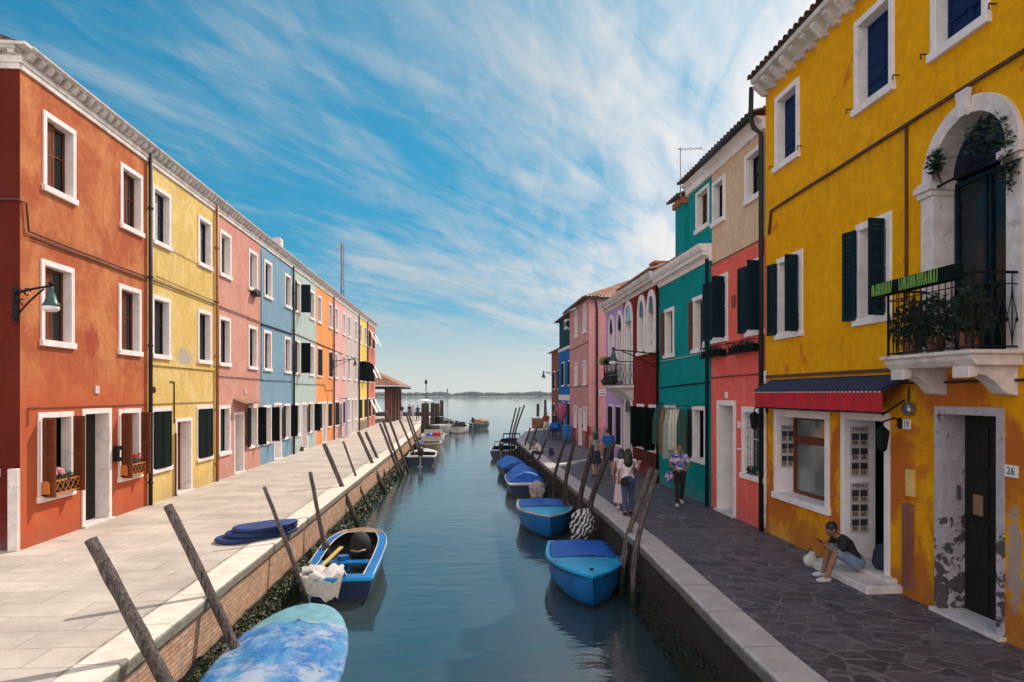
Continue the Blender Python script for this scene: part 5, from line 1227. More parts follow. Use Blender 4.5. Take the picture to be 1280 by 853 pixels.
RDET = ['pale grey pole, right one of the crossed pair beside the nearest right blue boat', 'brown grey pole, left one of the crossed pair beside the nearest right blue boat', 'thick dark pole in front of the man in blue on the right quay', 'thick dark pole in front of the woman with the green cap on the right quay']
for i, (b, t, r) in enumerate(right_poles):
    pole(b, t, r, RDET[i] if i < 4 else 'dark leaning mooring pole, %s along the right quay' % NTH[i], group=GR, mat='pole' if i < 2 else 'pole_dark', upright=True)
for i, (px, y, zt, r) in enumerate(((-4.15, 70.0, 2.1, .22), (-3.9, 72.0, 2.1, .26), (-3.35, 73.2, 2.1, .24), (-3.0, 76.0, 2.0, .34), (-2.6, 80.0, 2.3, .22), (9.2, 84.8, 1.8, .20), (11.2, 93.8, 2.2, .20))):
    pole((px, y, -1), (px + .02, y, zt), r, ['red brown upright pile before the far left moored boats, leftmost', 'dark double width upright pile before the far left boats, second from left', 'dark upright pile among the far left boats, third from left', 'broad dark upright pile among the far left boats, fourth from left', 'slim upright pile standing rightmost among the far left boats', 'upright channel pile beyond the right quay end, left of two', 'upright channel pile beyond the right quay end, right of two'][i], cat='pile', name='mooring_pile', mat='pole_dark', group='upright piles at the canal mouth', bend=0, crack=False)
for i, (x, y, z) in enumerate(((-3.42, 17.3, -.62), (-3.45, 15.6, -.72))):
    o = pole((x, y, -1.2), (x, y, z), .09, ['short capped stump against the left wall beside the slender upright pole', 'short capped stump against the left wall beside the open blue boat'][i], cat='stump', name='pile_stump', bend=0)

def rope(pts, lab, r=.012, mat='rope', sag=.15):
    m = MB(); q = []
    for a, b in zip(pts, pts[1:]):
        a, b = Vector(a), Vector(b)
        for i in range(9): t = i / 8; q.append(a.lerp(b, t) - Vector((0, 0, sag * math.sin(math.pi * t))))
    m.tube([p for i, p in enumerate(q) if i == 0 or (p - q[i - 1]).length > 1e-4], r, 5); o = m.build('mooring_rope', mat, None, smooth=True)
    off = Vector(pts[0]); 
    for v_ in o.data.vertices: v_.co -= off
    o.location = off; return tag(o, lab, 'rope')
rope([(3.55, 15.2, -.78), (3.36, 13.9, -.15)], 'pale rope tying the nearest right blue boat to the crossed poles')
rope([(-3.35, 15.0, -.80), (-3.52, 14.45, -.3)], 'rope tying the open blue boat to the thin brown pole')
rope([(-3.45, 17.9, -.75), (-3.62, 17.45, -.1)], 'rope tying the open blue boat to the slender upright pole')
rope([(3.5, 22.9, -.72), (3.45, 22.7, -.1)], 'rope tying the second right blue boat to a dark pole')

# ================================================================== BOATS
def hull_parts(rt, L, B, Hh, hull='boat_blue', rim='boat_sky', full=.5, bowr=.06, inner='boat_inside', open_=True, sheer=.18, keel=-.12, stripe=None, sternw=.84):
    """+y bow, z 0 at the waterline; returns (half beam, height) functions"""
    def hb(t):
        if t < full: return B / 2 * (sternw + (1 - sternw) * math.sin(math.pi / 2 * t / full))
        q = (t - full) / (1 - full); return max(B / 2 * max(1 - q ** 2.2, 0) ** (.5 if bowr > .2 else .95), .012)
    hz = lambda t: Hh * (1 + sheer * max(0, t - .3) / .7)
    N = 18; ys = [L * i / N for i in range(N + 1)]; rows = []
    for i, y in enumerate(ys):
        t = i / N; b, h = hb(t), hz(t); up = min(1, max(0, (t - .75) / .25)); kz = keel + (h - keel) * up ** 3 * .55; row = []
        pr = [(0, kz), (b * (.62 - .35 * up), kz + .05 + .1 * up), (b * .90 * (1 - .12 * up), (h + kz) * .42 + kz * .3), (b * .97, h * .72), (b, h)]
        row = [(-x, y, z) for x, z in pr[::-1]] + [(x, y, z) for x, z in pr[1:]]; rows.append(row)
    m = MB(); m.grid(rows); m.poly(rows[0]); o = m.build('hull', hull, rt, smooth=False, local=True, fix=True)
    for p in o.data.polygons: p.use_smooth = len(p.vertices) == 4
    # gunwale strip
    m = MB(); w_ = .075; ring_o = []; ring_i = []
    for i, y in enumerate(ys):
        t = i / N; b, h = hb(t), hz(t); ring_o.append((b + .018, y, h)); ring_i.append((max(b - w_, .0), min(y, L - .10), h))
    ring_o[-1] = (0.0, L + .03, hz(1)); ring_i[-1] = (0, L - .12, hz(1))
    for sgn in (-1, 1):
        r4 = [[(sgn * a[0], a[1], a[2] - .03), (sgn * a[0], a[1], a[2] + .015), (sgn * c[0], c[1], c[2] + .018), (sgn * c[0], c[1], c[2] - .02)] for a, c in zip(ring_o, ring_i)]; m.grid(r4)
    b, h = hb(0), hz(0); m.box(-b, b, -.02, .06, h - .03, h + .022)
    m.build('gunwale', rim, rt, local=True)
    if open_:
        rows = []
        for i, y in enumerate(ys):
            t = i / N; b, h = max(hb(t) - .06, 0), hz(t); yy = min(max(y, .05), L - .12); up = min(1, max(0, (t - .75) / .25)); fz = .02 + up * .3
            rows.append([(-b, yy, h - .01), (-b * .86, yy, fz), (b * .86, yy, fz), (b, yy, h - .01)])
        m = MB(); m.grid(rows); m.poly(rows[0]); m.build('inner_hull', inner, rt, local=True)
    return hb, hz
def cover(rt, hb, hz, L, t0, t1, mat, camber=.10, name='cover', over=.0, rough=.0, lift=.02, seed=1, sag=0.0, edge=-.05):
    rows = []; n = 40 if rough > .02 else 14; K_ = 28 if rough > .02 else 12; rr = random.Random(seed)
    for i in range(n + 1):
        t = t0 + (t1 - t0) * i / n; y = min(L * t, L + .02); b = hb(t) + over if t < 1 else .02; h = hz(t) + lift; row = []
        for k in range(K_ + 1):
            u_ = -1 + 2 * k / K_; cz = camber * (1 - u_ * u_) * min(1, (1.02 - t) * 5); nz = (rough * mnoise.noise(Vector((u_ * b * 3.3, y * 1.6, seed * 3.3))) + rough * .5 * abs(mnoise.noise(Vector((u_ * b * 4 + y * 2.4, y * 5.1 - u_ * 2, seed * 1.3))))) * (1 - u_ ** 6)
            row.append((u_ * b, y, h + cz + nz - sag * (1 - u_ * u_)))
        if edge: row = [(row[0][0] - .008, y, row[0][2] + edge)] + row + [(row[-1][0] + .008, y, row[-1][2] + edge)]
        rows.append(row)
    m = MB(); m.grid(rows)
    if camber > .15: m.poly(rows[0])
    return m.build(name, mat, rt, smooth=camber <= .15, local=True)
def thwart(rt, hb, hz, L, t, mat='boat_tan', w_=.22): m = MB(); b = hb(t) - .05; m.box(-b, b, L * t - w_ / 2, L * t + w_ / 2, hz(t) - .16, hz(t) - .12); return m.build('thwart', mat, rt, local=True)
def outboard(rt, y, h, x=0, mat='black_plastic', tilt=25, covered=None, s=1.0, name='outboard_motor'):
    ro = Matrix.Rotation(R(-tilt), 3, 'X'); o_ = Vector((x, y, h)); P = lambda a: o_ + ro @ Vector(a) * s
    m = MB(); rows = [(.10, .0, -.02), (.15, .05, -.04), (.165, .20, -.05), (.15, .33, -.04), (.09, .41, -.01)]
    vs = []; n = 12
    for r_, z, dy_ in rows:
        for k in range(n): a = 2 * math.pi * k / n; vs.append(P((math.cos(a) * r_ * .85, math.sin(a) * r_ * 1.35 + dy_ - .10, z + .05)))
    fs = [(i * n + k, i * n + (k + 1) % n, (i + 1) * n + (k + 1) % n, (i + 1) * n + k) for i in range(len(rows) - 1) for k in range(n)] + [tuple(range(n))[::-1], tuple(range((len(rows) - 1) * n, len(rows) * n))]
    m.add(vs, fs); cw = m.build(name, covered or mat, rt, smooth=True, local=True)
    m = MB(); m.tube([P((0, -.12, .08)), P((0, -.14, -.45)), P((0, -.14, -.75))], [.065, .05, .04], 8); m.obox(P((0, -.16, -.48)), (.20 * s, .30 * s, .03 * s), ro); m.tube([P((0, -.14, -.70)), P((0, -.34, -.70))], [.05, .02], 8)
    for k in range(3): a = 2 * math.pi * k / 3; m.obox(P((math.cos(a) * .09, -.36, -.70 + math.sin(a) * .09)), (.07 * s, .015 * s, .12 * s), Matrix.Rotation(a, 3, 'Y'))
    m.build('drive_leg', 'steel', cw, local=True); m = MB(); m.tube([P((0, .1, .12)), P((.05, .45, .16))], .018 * s, 6); m.build('tiller', 'black_plastic', cw, local=True)
    return cw
BW = WZ
def boat(lab, x, y, rz, name='moored_boat', cat='boat', group=None): return thing(name, lab, cat, (x, y, BW), R(rz), group)
# B1 nearest left: faded tarpaulin
t = boat('large boat under a faded blue and white tarpaulin with turquoise foredeck, nearest on the left', -2.56, 7.55, 2.5)
hb, hz = hull_parts(t, 5.15, 1.82, .50, 'boat_white', 'boat_sky', full=.42, bowr=.30, open_=False)
def hb1(tt): return hb(min(tt, .999)) + .01
cover(t, hb, hz, 5.15, 0, .74, 'tarp_old', .13, 'tarpaulin', .03, .075, .03, 2, 0, -.07)
cover(t, hb, hz, 5.15, .74, 1.0, 'tarp_teal', .10, 'foredeck', .02, .004, .025, 3, 0, -.05)
m = MB(); m.tube([(hb(.74) * u_, 3.82, hz(.74) + .036 + .115 * (1 - u_ * u_)) for u_ in (-.97, -.6, -.3, 0, .3, .6, .97)], .014, 6); m.build('cover_hem', 'boat_white', t, local=True, smooth=True)
m = MB(); m.tube([(0, 5.0, .66), (0, 5.0, .74), (.03, 5.0, .78), (-.03, 5.0, .78), (0, 5.0, .74)], .012, 6); m.build('bow_ring', 'steel', t, local=True)
m = MB(); m.box(-.03, .03, 3.98, 4.02, hz(.77) + .13, hz(.77) + .15); m.build('brass_plate', 'steel', t, local=True)
M['black_cloth'] = plain('black motor cloth', (.012, .011, .012), .75, .4, 6, .02, dirt=(.05, .045, .045))
# B2 open blue boat
t = boat('open bright blue boat with black covered motor lying by the left quay', -2.72, 14.6, 1.5)
hb, hz = hull_parts(t, 5.1, 1.62, .52, 'boat_navy', 'boat_sky', full=.55, bowr=.30, open_=True, sternw=.95)
m = MB(); rows = []
for i in range(15):
    tt = .04 + .90 * i / 14; b = hb(tt); rows.append((b, 5.1 * tt, hz(tt) + .022))
for sgn in (-1, 1): m.grid([[(sgn * a[0] * .995, a[1], a[2]), (sgn * max(a[0] - .21, 0), a[1], a[2] + .006)] for a in rows])
m.build('side_deck', 'boat_blue', t, local=True)
m = MB()
for sgn in (-1, 1): m.tube([(sgn * max(a[0] - .21, 0), a[1], a[2] + .02) for a in rows if a[1] < 4.5], .016, 6)
for sgn in (-1, 1): m.tube([(sgn * a[0], a[1], a[2] + .012) for a in rows], .014, 6)
m.build('rub_rail', 'boat_white', t, local=True, smooth=True)
m = MB(); m.box(-.77, .77, .0, .36, .535, .55); m.build('stern_deck', 'boat_blue', t, local=True)
cover(t, hb, hz, 5.1, .86, 1.0, 'boat_tan', .03, 'foredeck', 0, 0, .022, 3, 0, 0)
thwart(t, hb, hz, 5.1, .40, 'boat_blue', .30)
m = MB(); m.ball((.18, 2.9, .60), (.27, .34, .36), 14, 10); m.ball((.12, 3.3, .58), (.24, .35, .30), 12, 8); m.box(-.02, .36, 2.75, 3.2, .15, .7); mc = m.build('covered_motor', 'black_cloth', t, local=True, remesh=.04); m = MB(); m.tube([(.0, 2.36, .60), (.18, 2.34, .57), (.38, 2.38, .60)], .028, 8); m.build('strap', 'boat_tan', mc, local=True, smooth=True)
m = MB(); m.tube([(-.15, 2.2, .16), (-.15, 2.2, .52)], .14, 12); m.build('bucket', 'boat_blue', t, local=True)
cw = thing('crumpled_cloth', 'crumpled dirty white cloth draped over the stern of the open blue boat', 'cloth', (-3.02, 14.9, BW + .55)); rows = []
for i in range(19):
    row = []
    for k in range(19):
        a, b = i / 18 * 1.25 - .35, k / 18 * 1.0 - .5; y_ = a; z_ = .05 + .13 * mnoise.noise(Vector((a * 3.1, b * 3.4, 2))) + .07 * mnoise.noise(Vector((a * 8, b * 8, 5)))
        if a < -.02 + .15 * b: z_ += (a + .02 - .15 * b) * 1.25; y_ = -.02 + (a * .35)
        wd = 1 - .35 * abs(a - .3); row.append((b * wd * .95 + .10 * mnoise.noise(Vector((a * 2, 7, b))), y_ - .27 + .04 * mnoise.noise(Vector((b * 5, a * 3, 9))), z_))
    rows.append(row)
m = MB(); m.grid(rows); o = m.build('cloth', 'cloth_white', cw, smooth=True, local=True)
bx_ = thing('plywood_board', 'small pale square board lying on the stern corner of the open blue boat', 'board', (-3.36, 14.95, BW + .57), R(15)); m = MB(); m.obox((0, 0, .06), (.22, .26, .05), Matrix.Rotation(R(25), 3, 'X')); m.build('board', 'w_beige' if 'w_beige' in M else 'boat_white', bx_, local=True)
ob_ = thing('plank', 'pale wooden plank leaning inside the open blue boat', 'plank', (-3.15, 16.2, BW + .45)); m = MB(); m.obox((0, .1, .12), (.10, 1.2, .03), Matrix.Rotation(R(-18), 3, 'Z') @ Matrix.Rotation(R(14), 3, 'X')); m.build('board', 'w_lemon', ob_, local=True)
# R1
t = boat('covered blue boat with bright sky blue foredeck pointing at the viewer, nearest on the right', 2.98, 17.45, 174.5)
hb, hz = hull_parts(t, 3.8, 1.78, .62, 'boat_blue', 'boat_sky', full=.35, bowr=.05, open_=False, sternw=.90)
cover(t, hb, hz, 3.8, 0.02, .52, 'tarp_blue', .05, 'cover', -.10, .012, .03, 5, 0, -.015); cover(t, hb, hz, 3.8, .52, .995, 'boat_sky', .04, 'foredeck', -.005, 0, .018, 6, 0, 0)
m = MB(); 
for k in range(7): m.ball((-.7 + k * .23, 2.02, hz(.5) + .062), .018, 6, 4)
m.build('cover_studs', 'steel', t, local=True); m = MB(); m.ball((0, 3.35, .78), (.05, .04, .025), 8, 5); m.build('bow_cleat', 'black_plastic', t, local=True)
def stripes():
    m, g = newmat('striped motor cover'); x, y, z = g.sep(g.obj())[0:3]
    w_ = g.math('ADD', g.math('MULTIPLY', x, 9.0), g.math('MULTIPLY', z, 5.0)); w_ = g.math('ADD', w_, g.math('MULTIPLY', g.noise(g.obj(), 4.2, 5), 2.6)); fr = g.math('FRACT', w_)
    g.out(g.mix(g.ramp(fr, .42, .5), (.55, .53, .52), (.012, .012, .014)), .7, g.bump(g.noise(g.obj(), 7, 5), .02)); return m
M['striped'] = stripes()
def fittings(t, hb, hz, L, spots):
    for tt, sg in spots:
        b, h, y = hb(tt) - .06, hz(tt), L * tt
        m = MB(); m.tube([(sg * b, y - .07, h + .055), (sg * b, y + .07, h + .055)], .011, 6); m.tube([(sg * b, y - .03, h), (sg * b, y - .03, h + .055)], .012, 6); m.tube([(sg * b, y + .03, h), (sg * b, y + .03, h + .055)], .012, 6); m.build('cleat', 'steel', t, local=True)
def motor_cover(t, x, y, z, r, mat, seed=0):
    m = MB(); m.ball((x, y, z), (r * .9, r, r * 1.1), 14, 10); m.ball((x + .05, y - .05, z - r * .8), (r * .7, r * .8, r * .6), 12, 8); o = m.build('covered_motor', mat, t, local=True, remesh=.04)
    for v_ in o.data.vertices: n_ = mnoise.noise(v_.co * 6 + Vector((seed, 0, 0))); v_.co += v_.normal * n_ * .09
    m = MB(); m.tube([(x, y - .1, z - r), (x, y - .16, z - r - .55)], .05, 8); m.build('drive_leg', 'steel', o, local=True); return o
motor_cover(t, -.10, -.32, 1.02, .36, 'striped', 1); fittings(t, hb, hz, 3.8, ((.12, -1), (.12, 1), (.62, -1), (.62, 1)))
m = MB(); m.tube([(hb(.05 + .9 * i / 12) + .022, 3.8 * (.05 + .9 * i / 12), hz(.05 + .9 * i / 12) - .06) for i in range(13)], .016, 6); m.tube([(-hb(.05 + .9 * i / 12) - .022, 3.8 * (.05 + .9 * i / 12), hz(.05 + .9 * i / 12) - .06) for i in range(13)], .016, 6); m.build('rub_rail', 'boat_navy', t, local=True, smooth=True)
# R2
t = boat('plain bright blue covered boat with white edged deck, second on the right', 2.74, 24.3, 178)
hb, hz = hull_parts(t, 3.9, 1.82, .64, 'boat_blue', 'boat_white', full=.38, bowr=.05, open_=False, sternw=.9)
cover(t, hb, hz, 3.9, 0.02, .5, 'tarp_blue', .05, 'cover', -.08, .012, .03, 5, 0, -.01); cover(t, hb, hz, 3.9, .5, .995, 'boat_sky', .04, 'foredeck', -.04, 0, .02, 6, 0, 0)
M['motor_grey'] = plain('grey motor cover', (.33, .30, .28), .7, .2, 8, .01); motor_cover(t, .1, -.32, .96, .32, 'motor_grey', 5); fittings(t, hb, hz, 3.9, ((.12, -1), (.12, 1), (.6, 1)))
# R3
t = boat('white rimmed boat under a domed blue tarpaulin, third on the right', 2.75, 29.0, 0)
hb, hz = hull_parts(t, 4.6, 1.75, .56, 'boat_navy', 'boat_white', full=.5, bowr=.1, open_=False, sternw=.92)
cover(t, hb, hz, 4.6, 0.10, 1.0, 'tarp_blue', .42, 'tarpaulin', -.03, .05, .02, 8, 0, -.02); cover(t, hb, hz, 4.6, 0, .12, 'boat_white', .02, 'stern_deck', -.01, 0, .02, 8, 0, 0)
# R4
t = boat('small dark blue covered boat behind the domed tarpaulin boat on the right', 2.75, 35.6, 3)
hb, hz = hull_parts(t, 4.4, 1.6, .5, 'boat_navy', 'boat_navy', open_=False); cover(t, hb, hz, 4.4, 0, 1.0, 'tarp_blue', .30, 'tarpaulin', .01, .04, .02, 9)
# R5, R6
t = boat('open dark boat with outboard motor moored at the right quay corner', 2.55, 46.6, -8)
hb, hz = hull_parts(t, 5.0, 1.85, .55, 'boat_navy', 'boat_white', inner='boat_blue'); thwart(t, hb, hz, 5, .35, 'boat_white'); cover(t, hb, hz, 5, .62, 1, 'boat_white', .05, 'foredeck', 0, 0, .02); outboard(t, -.12, .48, 0, 'black_plastic', 12, s=1.3)
m = MB(); m.tube([(-.75, 2.6, .55), (-.72, 2.7, .95), (.72, 2.7, .95), (.75, 2.6, .55)], .03, 6); m.build('hoop', 'black_plastic', t, local=True)
t = boat('dark boat with folded hoops lying beyond the outboard boat at the right corner', 3.6, 53.0, -6)
hb, hz = hull_parts(t, 5.2, 1.9, .6, 'boat_navy', 'boat_navy', inner='boat_inside'); cover(t, hb, hz, 5.2, .6, 1, 'tarp_blue', .1, 'foredeck', 0, 0, .02)
m = MB()
for q in (.2, .45, .7): m.tube([(-.7, 2.2 + q, .6), (-.66, 1.8 + q * 2, 1.15), (.66, 1.8 + q * 2, 1.15), (.7, 2.2 + q, .6)], .035, 6)
m.build('hoops', 'black_plastic', t, local=True)
# left far boats
t = boat('cream and black boat with outboard motor, nearest of the far left quay boats', -2.65, 42.2, 0)
hb, hz = hull_parts(t, 5.2, 1.8, .55, 'boat_navy', 'boat_white', inner='boat_white', sternw=.95); thwart(t, hb, hz, 5.2, .3, 'boat_tan'); cover(t, hb, hz, 5.2, .5, 1, 'boat_white', .06, 'foredeck'); cover(t, hb, hz, 5.2, 0, .12, 'boat_white', .02, 'stern_deck'); outboard(t, -.15, .52, .0, 'black_plastic', 20, s=1.35)
t = boat('tan planked boat, bow towards the viewer, behind the cream and black boat', -2.7, 54.2, 180)
hb, hz = hull_parts(t, 5.6, 1.95, .72, 'boat_tan', 'boat_white', inner='boat_tan', full=.45); thwart(t, hb, hz, 5.6, .5, 'boat_tan'); m = MB(); m.box(.35, .95, 2.0, 3.2, .5, .78); m.build('cushion', 'tarp_blue', t, local=True)
t = boat('small white cabin boat with blue cushion and red seat on the far left', -2.75, 58.6, 0)
hb, hz = hull_parts(t, 6.0, 2.1, .75, 'boat_white', 'boat_white', inner='boat_white'); m = MB(); m.box(-.75, .75, 2.0, 2.2, .7, 1.25); m.box(-.75, -.68, 2.2, 3.4, .7, 1.2); m.box(.68, .75, 2.2, 3.4, .7, 1.2); m.build('cabin', 'boat_white', t, local=True); m = MB(); m.box(.05, .7, .9, 1.5, .5, 1.05); m.build('seat', 'petal_red', t, local=True); m = MB(); m.ball((-.2, 1.0, .75), (.38, .4, .28), 10, 6); m.build('cushion', 'tarp_blue', t, local=True)
t = boat('tall grey boat with white awning and bow towards the viewer on the far left', -2.9, 77.5, 183)
hb, hz = hull_parts(t, 7.5, 2.7, 1.0, 'boat_grey', 'boat_white', inner='boat_grey', full=.4); cover(t, hb, hz, 7.5, .02, .55, 'boat_white', .3, 'awning', -.05, .02, .6, 4, 0, 0); m = MB(); [m.tube([(sx * 1.1, yy, 1.0), (sx * 1.1, yy, 1.65)], .035, 6) for sx in (-1, 1) for yy in (.3, 3.9)]; m.build('awning_post', 'steel', t, local=True); cover(t, hb, hz, 7.5, .6, 1, 'boat_white', .08, 'foredeck')
t = boat('white speedboat with outboard motor in the middle of the far left group', -.75, 76.5, -6)
hb, hz = hull_parts(t, 5.5, 2.1, .7, 'boat_white', 'boat_white', inner='boat_inside'); cover(t, hb, hz, 5.5, .5, 1, 'boat_white', .1, 'foredeck'); m = MB(); m.prism([(-.7, 2.7, .75), (.7, 2.7, .75), (.55, 2.95, 1.15), (-.55, 2.95, 1.15)], (0, .04, 0)); m.build('windscreen', 'glass', t, local=True); outboard(t, -.15, .7, 0, 'black_plastic', 15, s=1.5)
t = boat('dark hulled boat with black cockpit cover between the white speedboat and the awning boat', -1.9, 82.5, 0)
hb, hz = hull_parts(t, 6, 2.2, .8, 'boat_navy', 'boat_white', inner='boat_inside'); cover(t, hb, hz, 6, .05, .6, 'black_plastic', .35, 'cockpit_cover', -.05, .04); cover(t, hb, hz, 6, .6, 1, 'boat_white', .1, 'foredeck')
t = boat('teal hulled boat with pale canopy and tan trim, rightmost of the far left group', 1.2, 84.0, -18)
hb, hz = hull_parts(t, 5.6, 2.0, .7, 'r_darkteal', 'boat_tan', inner='boat_tan'); cover(t, hb, hz, 5.6, .15, .6, 'boat_tan', .16, 'canopy', -.05, .03, .32); m = MB(); [m.tube([(sx * .85, yy, .7), (sx * .85, yy, 1.1)], .03, 6) for sx in (-1, 1) for yy in (1.0, 3.2)]; m.build('canopy_post', 'steel', t, local=True); outboard(t, -.15, .8, 0, 'black_plastic', 10, s=1.5)
# stack of blue cushions on the left kerb
for k, (dx_, dy_, rz_) in enumerate(((0, 0, 0), (.10, .02, 2), (.18, -.02, -2))):
    o_ = thing('boat_cushion', ['bottom dark blue boat cushion in the stack on the left kerb', 'middle dark blue boat cushion in the stack on the left kerb', 'top blue boat cushion with rounded end in the stack on the left kerb'][k], 'boat cushion', (-4.42 + dx_, 15.05 + dy_, .012 + .10 * k), R(46 + rz_), 'stacked blue boat cushions')
    pts = []
    L_, W_ = 1.85 - .2 * k, .80 - .06 * k
    for i in range(16):
        a = math.pi / 2 + math.pi * i / 15; pts.append((-L_ / 2 + W_ / 2 + math.cos(a) * W_ / 2, math.sin(a) * W_ / 2, 0))
    pts += [(L_ / 2 - .45, -W_ / 2, 0), (L_ / 2, -W_ * .08, 0), (L_ / 2, W_ * .08, 0), (L_ / 2 - .45, W_ / 2, 0)]
    m = MB(); m.prism(pts, (0, 0, .092)); m.build('pad', 'cushion_blue', o_, local=True, bevel=.025)
    m = MB(); m.tube([(p[0] * 1.004, p[1] * 1.004, .046) for p in pts] + [(pts[0][0] * 1.004, pts[0][1] * 1.004, .046)], .009, 5); m.build('piping', 'boat_navy', o_, local=True)

# ================================================================== STREET THINGS
def wall_lamp(lab, y, z, x0, s, arm, shade_r=.155):
    t = thing('wall_lamp', lab, 'lamp', (x0, y, z)); m = MB(); xe = x0 + s * arm
    m.tube([(x0, y, z), (x0 + s * arm * .5, y, z + .10), (xe, y, z + .16)], .022, 8)
    pts = [(x0 + s * arm * (.05 + .75 * q), y, z - .50 + .60 * q ** .7) for q in [i / 8 for i in range(9)]]; m.tube(pts, .020, 6)
    for cx, cz, rr_ in ((.16, -.02, .10), (.34, .04, .07), (.10, -.24, .08)):
        m.tube([(x0 + s * arm * cx / .5 * .5 + s * rr_ * math.cos(a) * .9, y, z + cz + rr_ * math.sin(a)) for a in [2 * math.pi * i / 12 for i in range(11)]], .013, 5)
    m.box(x0 - .02 * s, x0 + .02 * s, y - .05, y + .05, z - .55, z + .12); m.ball((xe, y, z + .20), .05, 8, 6); m.build('bracket', 'iron', t)
    m = MB(); k = shade_r / .18; m.lathe([(.03 * k, .10 * k), (.05 * k, .06 * k), (.05 * k, .0), (.09 * k, -.10 * k), (.14 * k, -.26 * k), (.185 * k, -.32 * k), (.185 * k, -.34 * k), (.14 * k, -.30 * k)], (xe, y, z + .06), 16); m.build('shade', 'lampgreen', t, smooth=True); m = MB(); m.lathe([(.165 * k, -.33 * k), (.17 * k, -.43 * k), (.12 * k, -.47 * k)], (xe, y, z + .06), 16); m.build('diffuser', 'white_paint', t, smooth=True)
M['lampgreen'] = plain('green lamp enamel', (.02, .07, .065), .35, .2, 8, 0)
wall_lamp('green bell shaped lamp on a scrolled iron arm at the burnt orange house corner', 14.06, 5.06, XL - .05, 1, .68)
wall_lamp('green bell lamp on a long iron arm between the tangerine and pink houses', 46.5, 5.25, XL, 1, 1.45)
wall_lamp('iron arm lamp on the wall between the maroon and teal houses', 23.3, 4.45, XR, -1, 1.6)
wall_lamp('iron arm lamp hanging from the brick red house at the end of the right row', 52.2, 4.6, XF - .3, -1, 1.2)
lp = thing('street_lamp', 'tall dark street lamp with globe at the far end of the left quay', 'street lamp', (-4.85, 88, 0)); m = MB(); m.lathe([(.12, 0), (.10, .4), (.05, .6), (.045, 4.2), (.08, 4.25)], (-4.85, 88, 0), 8); m.build('post', 'iron', lp); m = MB(); m.lathe([(.08, 4.25), (.16, 4.4), (.18, 4.6), (.10, 4.8), (.02, 4.9)], (-4.85, 88, 0), 10); m.build('lantern', 'iron', lp)
cp = thing('canopy', 'flat white canopy on thin posts at the far end of the left quay', 'canopy', (-4.6, 80, 0)); m = MB(); m.lathe([(1.0, 2.2), (1.02, 2.26), (.4, 2.42), (.02, 2.46)], (-4.6, 80, 0), 12); m.build('cloth', 'white_paint', cp); m = MB(); m.tube([(-4.6, 80, 0), (-4.6, 80, 2.4)], .05, 6); m.build('pole', 'steel', cp)
# loggia at the end of the left quay
lg = thing('loggia', 'open loggia with brick pillars and hipped tile roof at the end of the left quay', 'loggia', (-10.8, 81, 0))
for x, y in [(-8.1, 74), (-8.0, 77.2), (-7.95, 80.4), (-8.0, 84), (-13.2, 74), (-13.2, 79), (-13.2, 84)]: m = MB(); m.box(x - .36, x + .36, y - .36, y + .36, 0, 3.75); m.build('pillar', 'pillar_brick', lg)
tile_roof(lg, (-14.6, 72.4, 3.85), (-6.6, 72.4, 3.85), (-10.6, 76.4, 5.75), (-10.5, 76.4, 5.75), 'tile', name='roof', pitch=.30); tile_roof(lg, (-6.6, 72.4, 3.85), (-6.6, 87, 3.85), (-10.5, 76.4, 5.75), (-10.5, 83, 5.75), 'tile', name='roof', pitch=.30)
tile_roof(lg, (-14.6, 72.4, 3.85), (-14.6, 87, 3.85), (-10.6, 76.4, 5.75), (-10.6, 83, 5.75), 'tile', name='roof', pitch=.30); m = MB(); m.box(-14.5, -6.7, 72.5, 86.9, 3.62, 3.84); m.build('ceiling_beams', 'dark_wood', lg)
pw = thing('parapet', 'low dark parapet wall along the lagoon behind the loggia', 'wall', (-9, 94, 0)); m = MB(); m.box(-30, -4.6, 93.8, 94.1, 0, .55); m.build('wall', 'cable_dark', pw)
mast = thing('radio_mast', 'tall thin red and white lattice mast rising behind the left row of houses', 'mast', (-15.8, 90, 0))
for k, (z0, z1, mt) in enumerate(((0, 14.8, 'steel'), (14.8, 17.0, 'iron'), (17.0, 22.6, 'r_brick'))):
    m = MB(); w_ = .22
    for a in range(3): c, s_ = math.cos(a * 2.094), math.sin(a * 2.094); m.tube([(-15.8 + c * w_, 90 + s_ * w_, z0), (-15.8 + c * w_, 90 + s_ * w_, z1)], .035, 5)
    n = int((z1 - z0) / .6)
    for i in range(n):
        for a in range(3):
            c, s_ = math.cos(a * 2.094), math.sin(a * 2.094); c2, s2 = math.cos((a + 1) * 2.094), math.sin((a + 1) * 2.094); zz = z0 + i * .6; m.tube([(-15.8 + c * w_, 90 + s_ * w_, zz), (-15.8 + c2 * w_, 90 + s2 * w_, zz + .6)], .02, 4)
    m.build('lattice_section', mt, mast)
m = MB(); m.tube([(-15.8, 90, 22.6), (-15.8, 90, 24.0)], .03, 5); m.box(-16.6, -16.0, 89.9, 90.1, 21.9, 22.3); m.build('aerial', 'steel', mast)
for i, (y, h) in enumerate(((36.2, 1.0), (35.3, .8))):
    ch = thing('roof_aerial', ['thin dark aerial on the roof between the blue and mint houses', 'pale chimney pot stack on the roof of the blue house'][i], ['antenna', 'chimney'][i], (-9.4, y, 10.2)); m = MB()
    if i == 0: m.tube([(-9.4, y, 9.95), (-9.4, y, 11.2)], .03, 6); m.tube([(-9.4, y - .3, 11.0), (-9.4, y + .3, 11.0)], .012, 4); m.build('mast', 'iron', ch)
    else: m.box(-9.6, -9.2, y - .25, y + .25, 9.9, 10.95); m.build('stack', 'stone', ch)
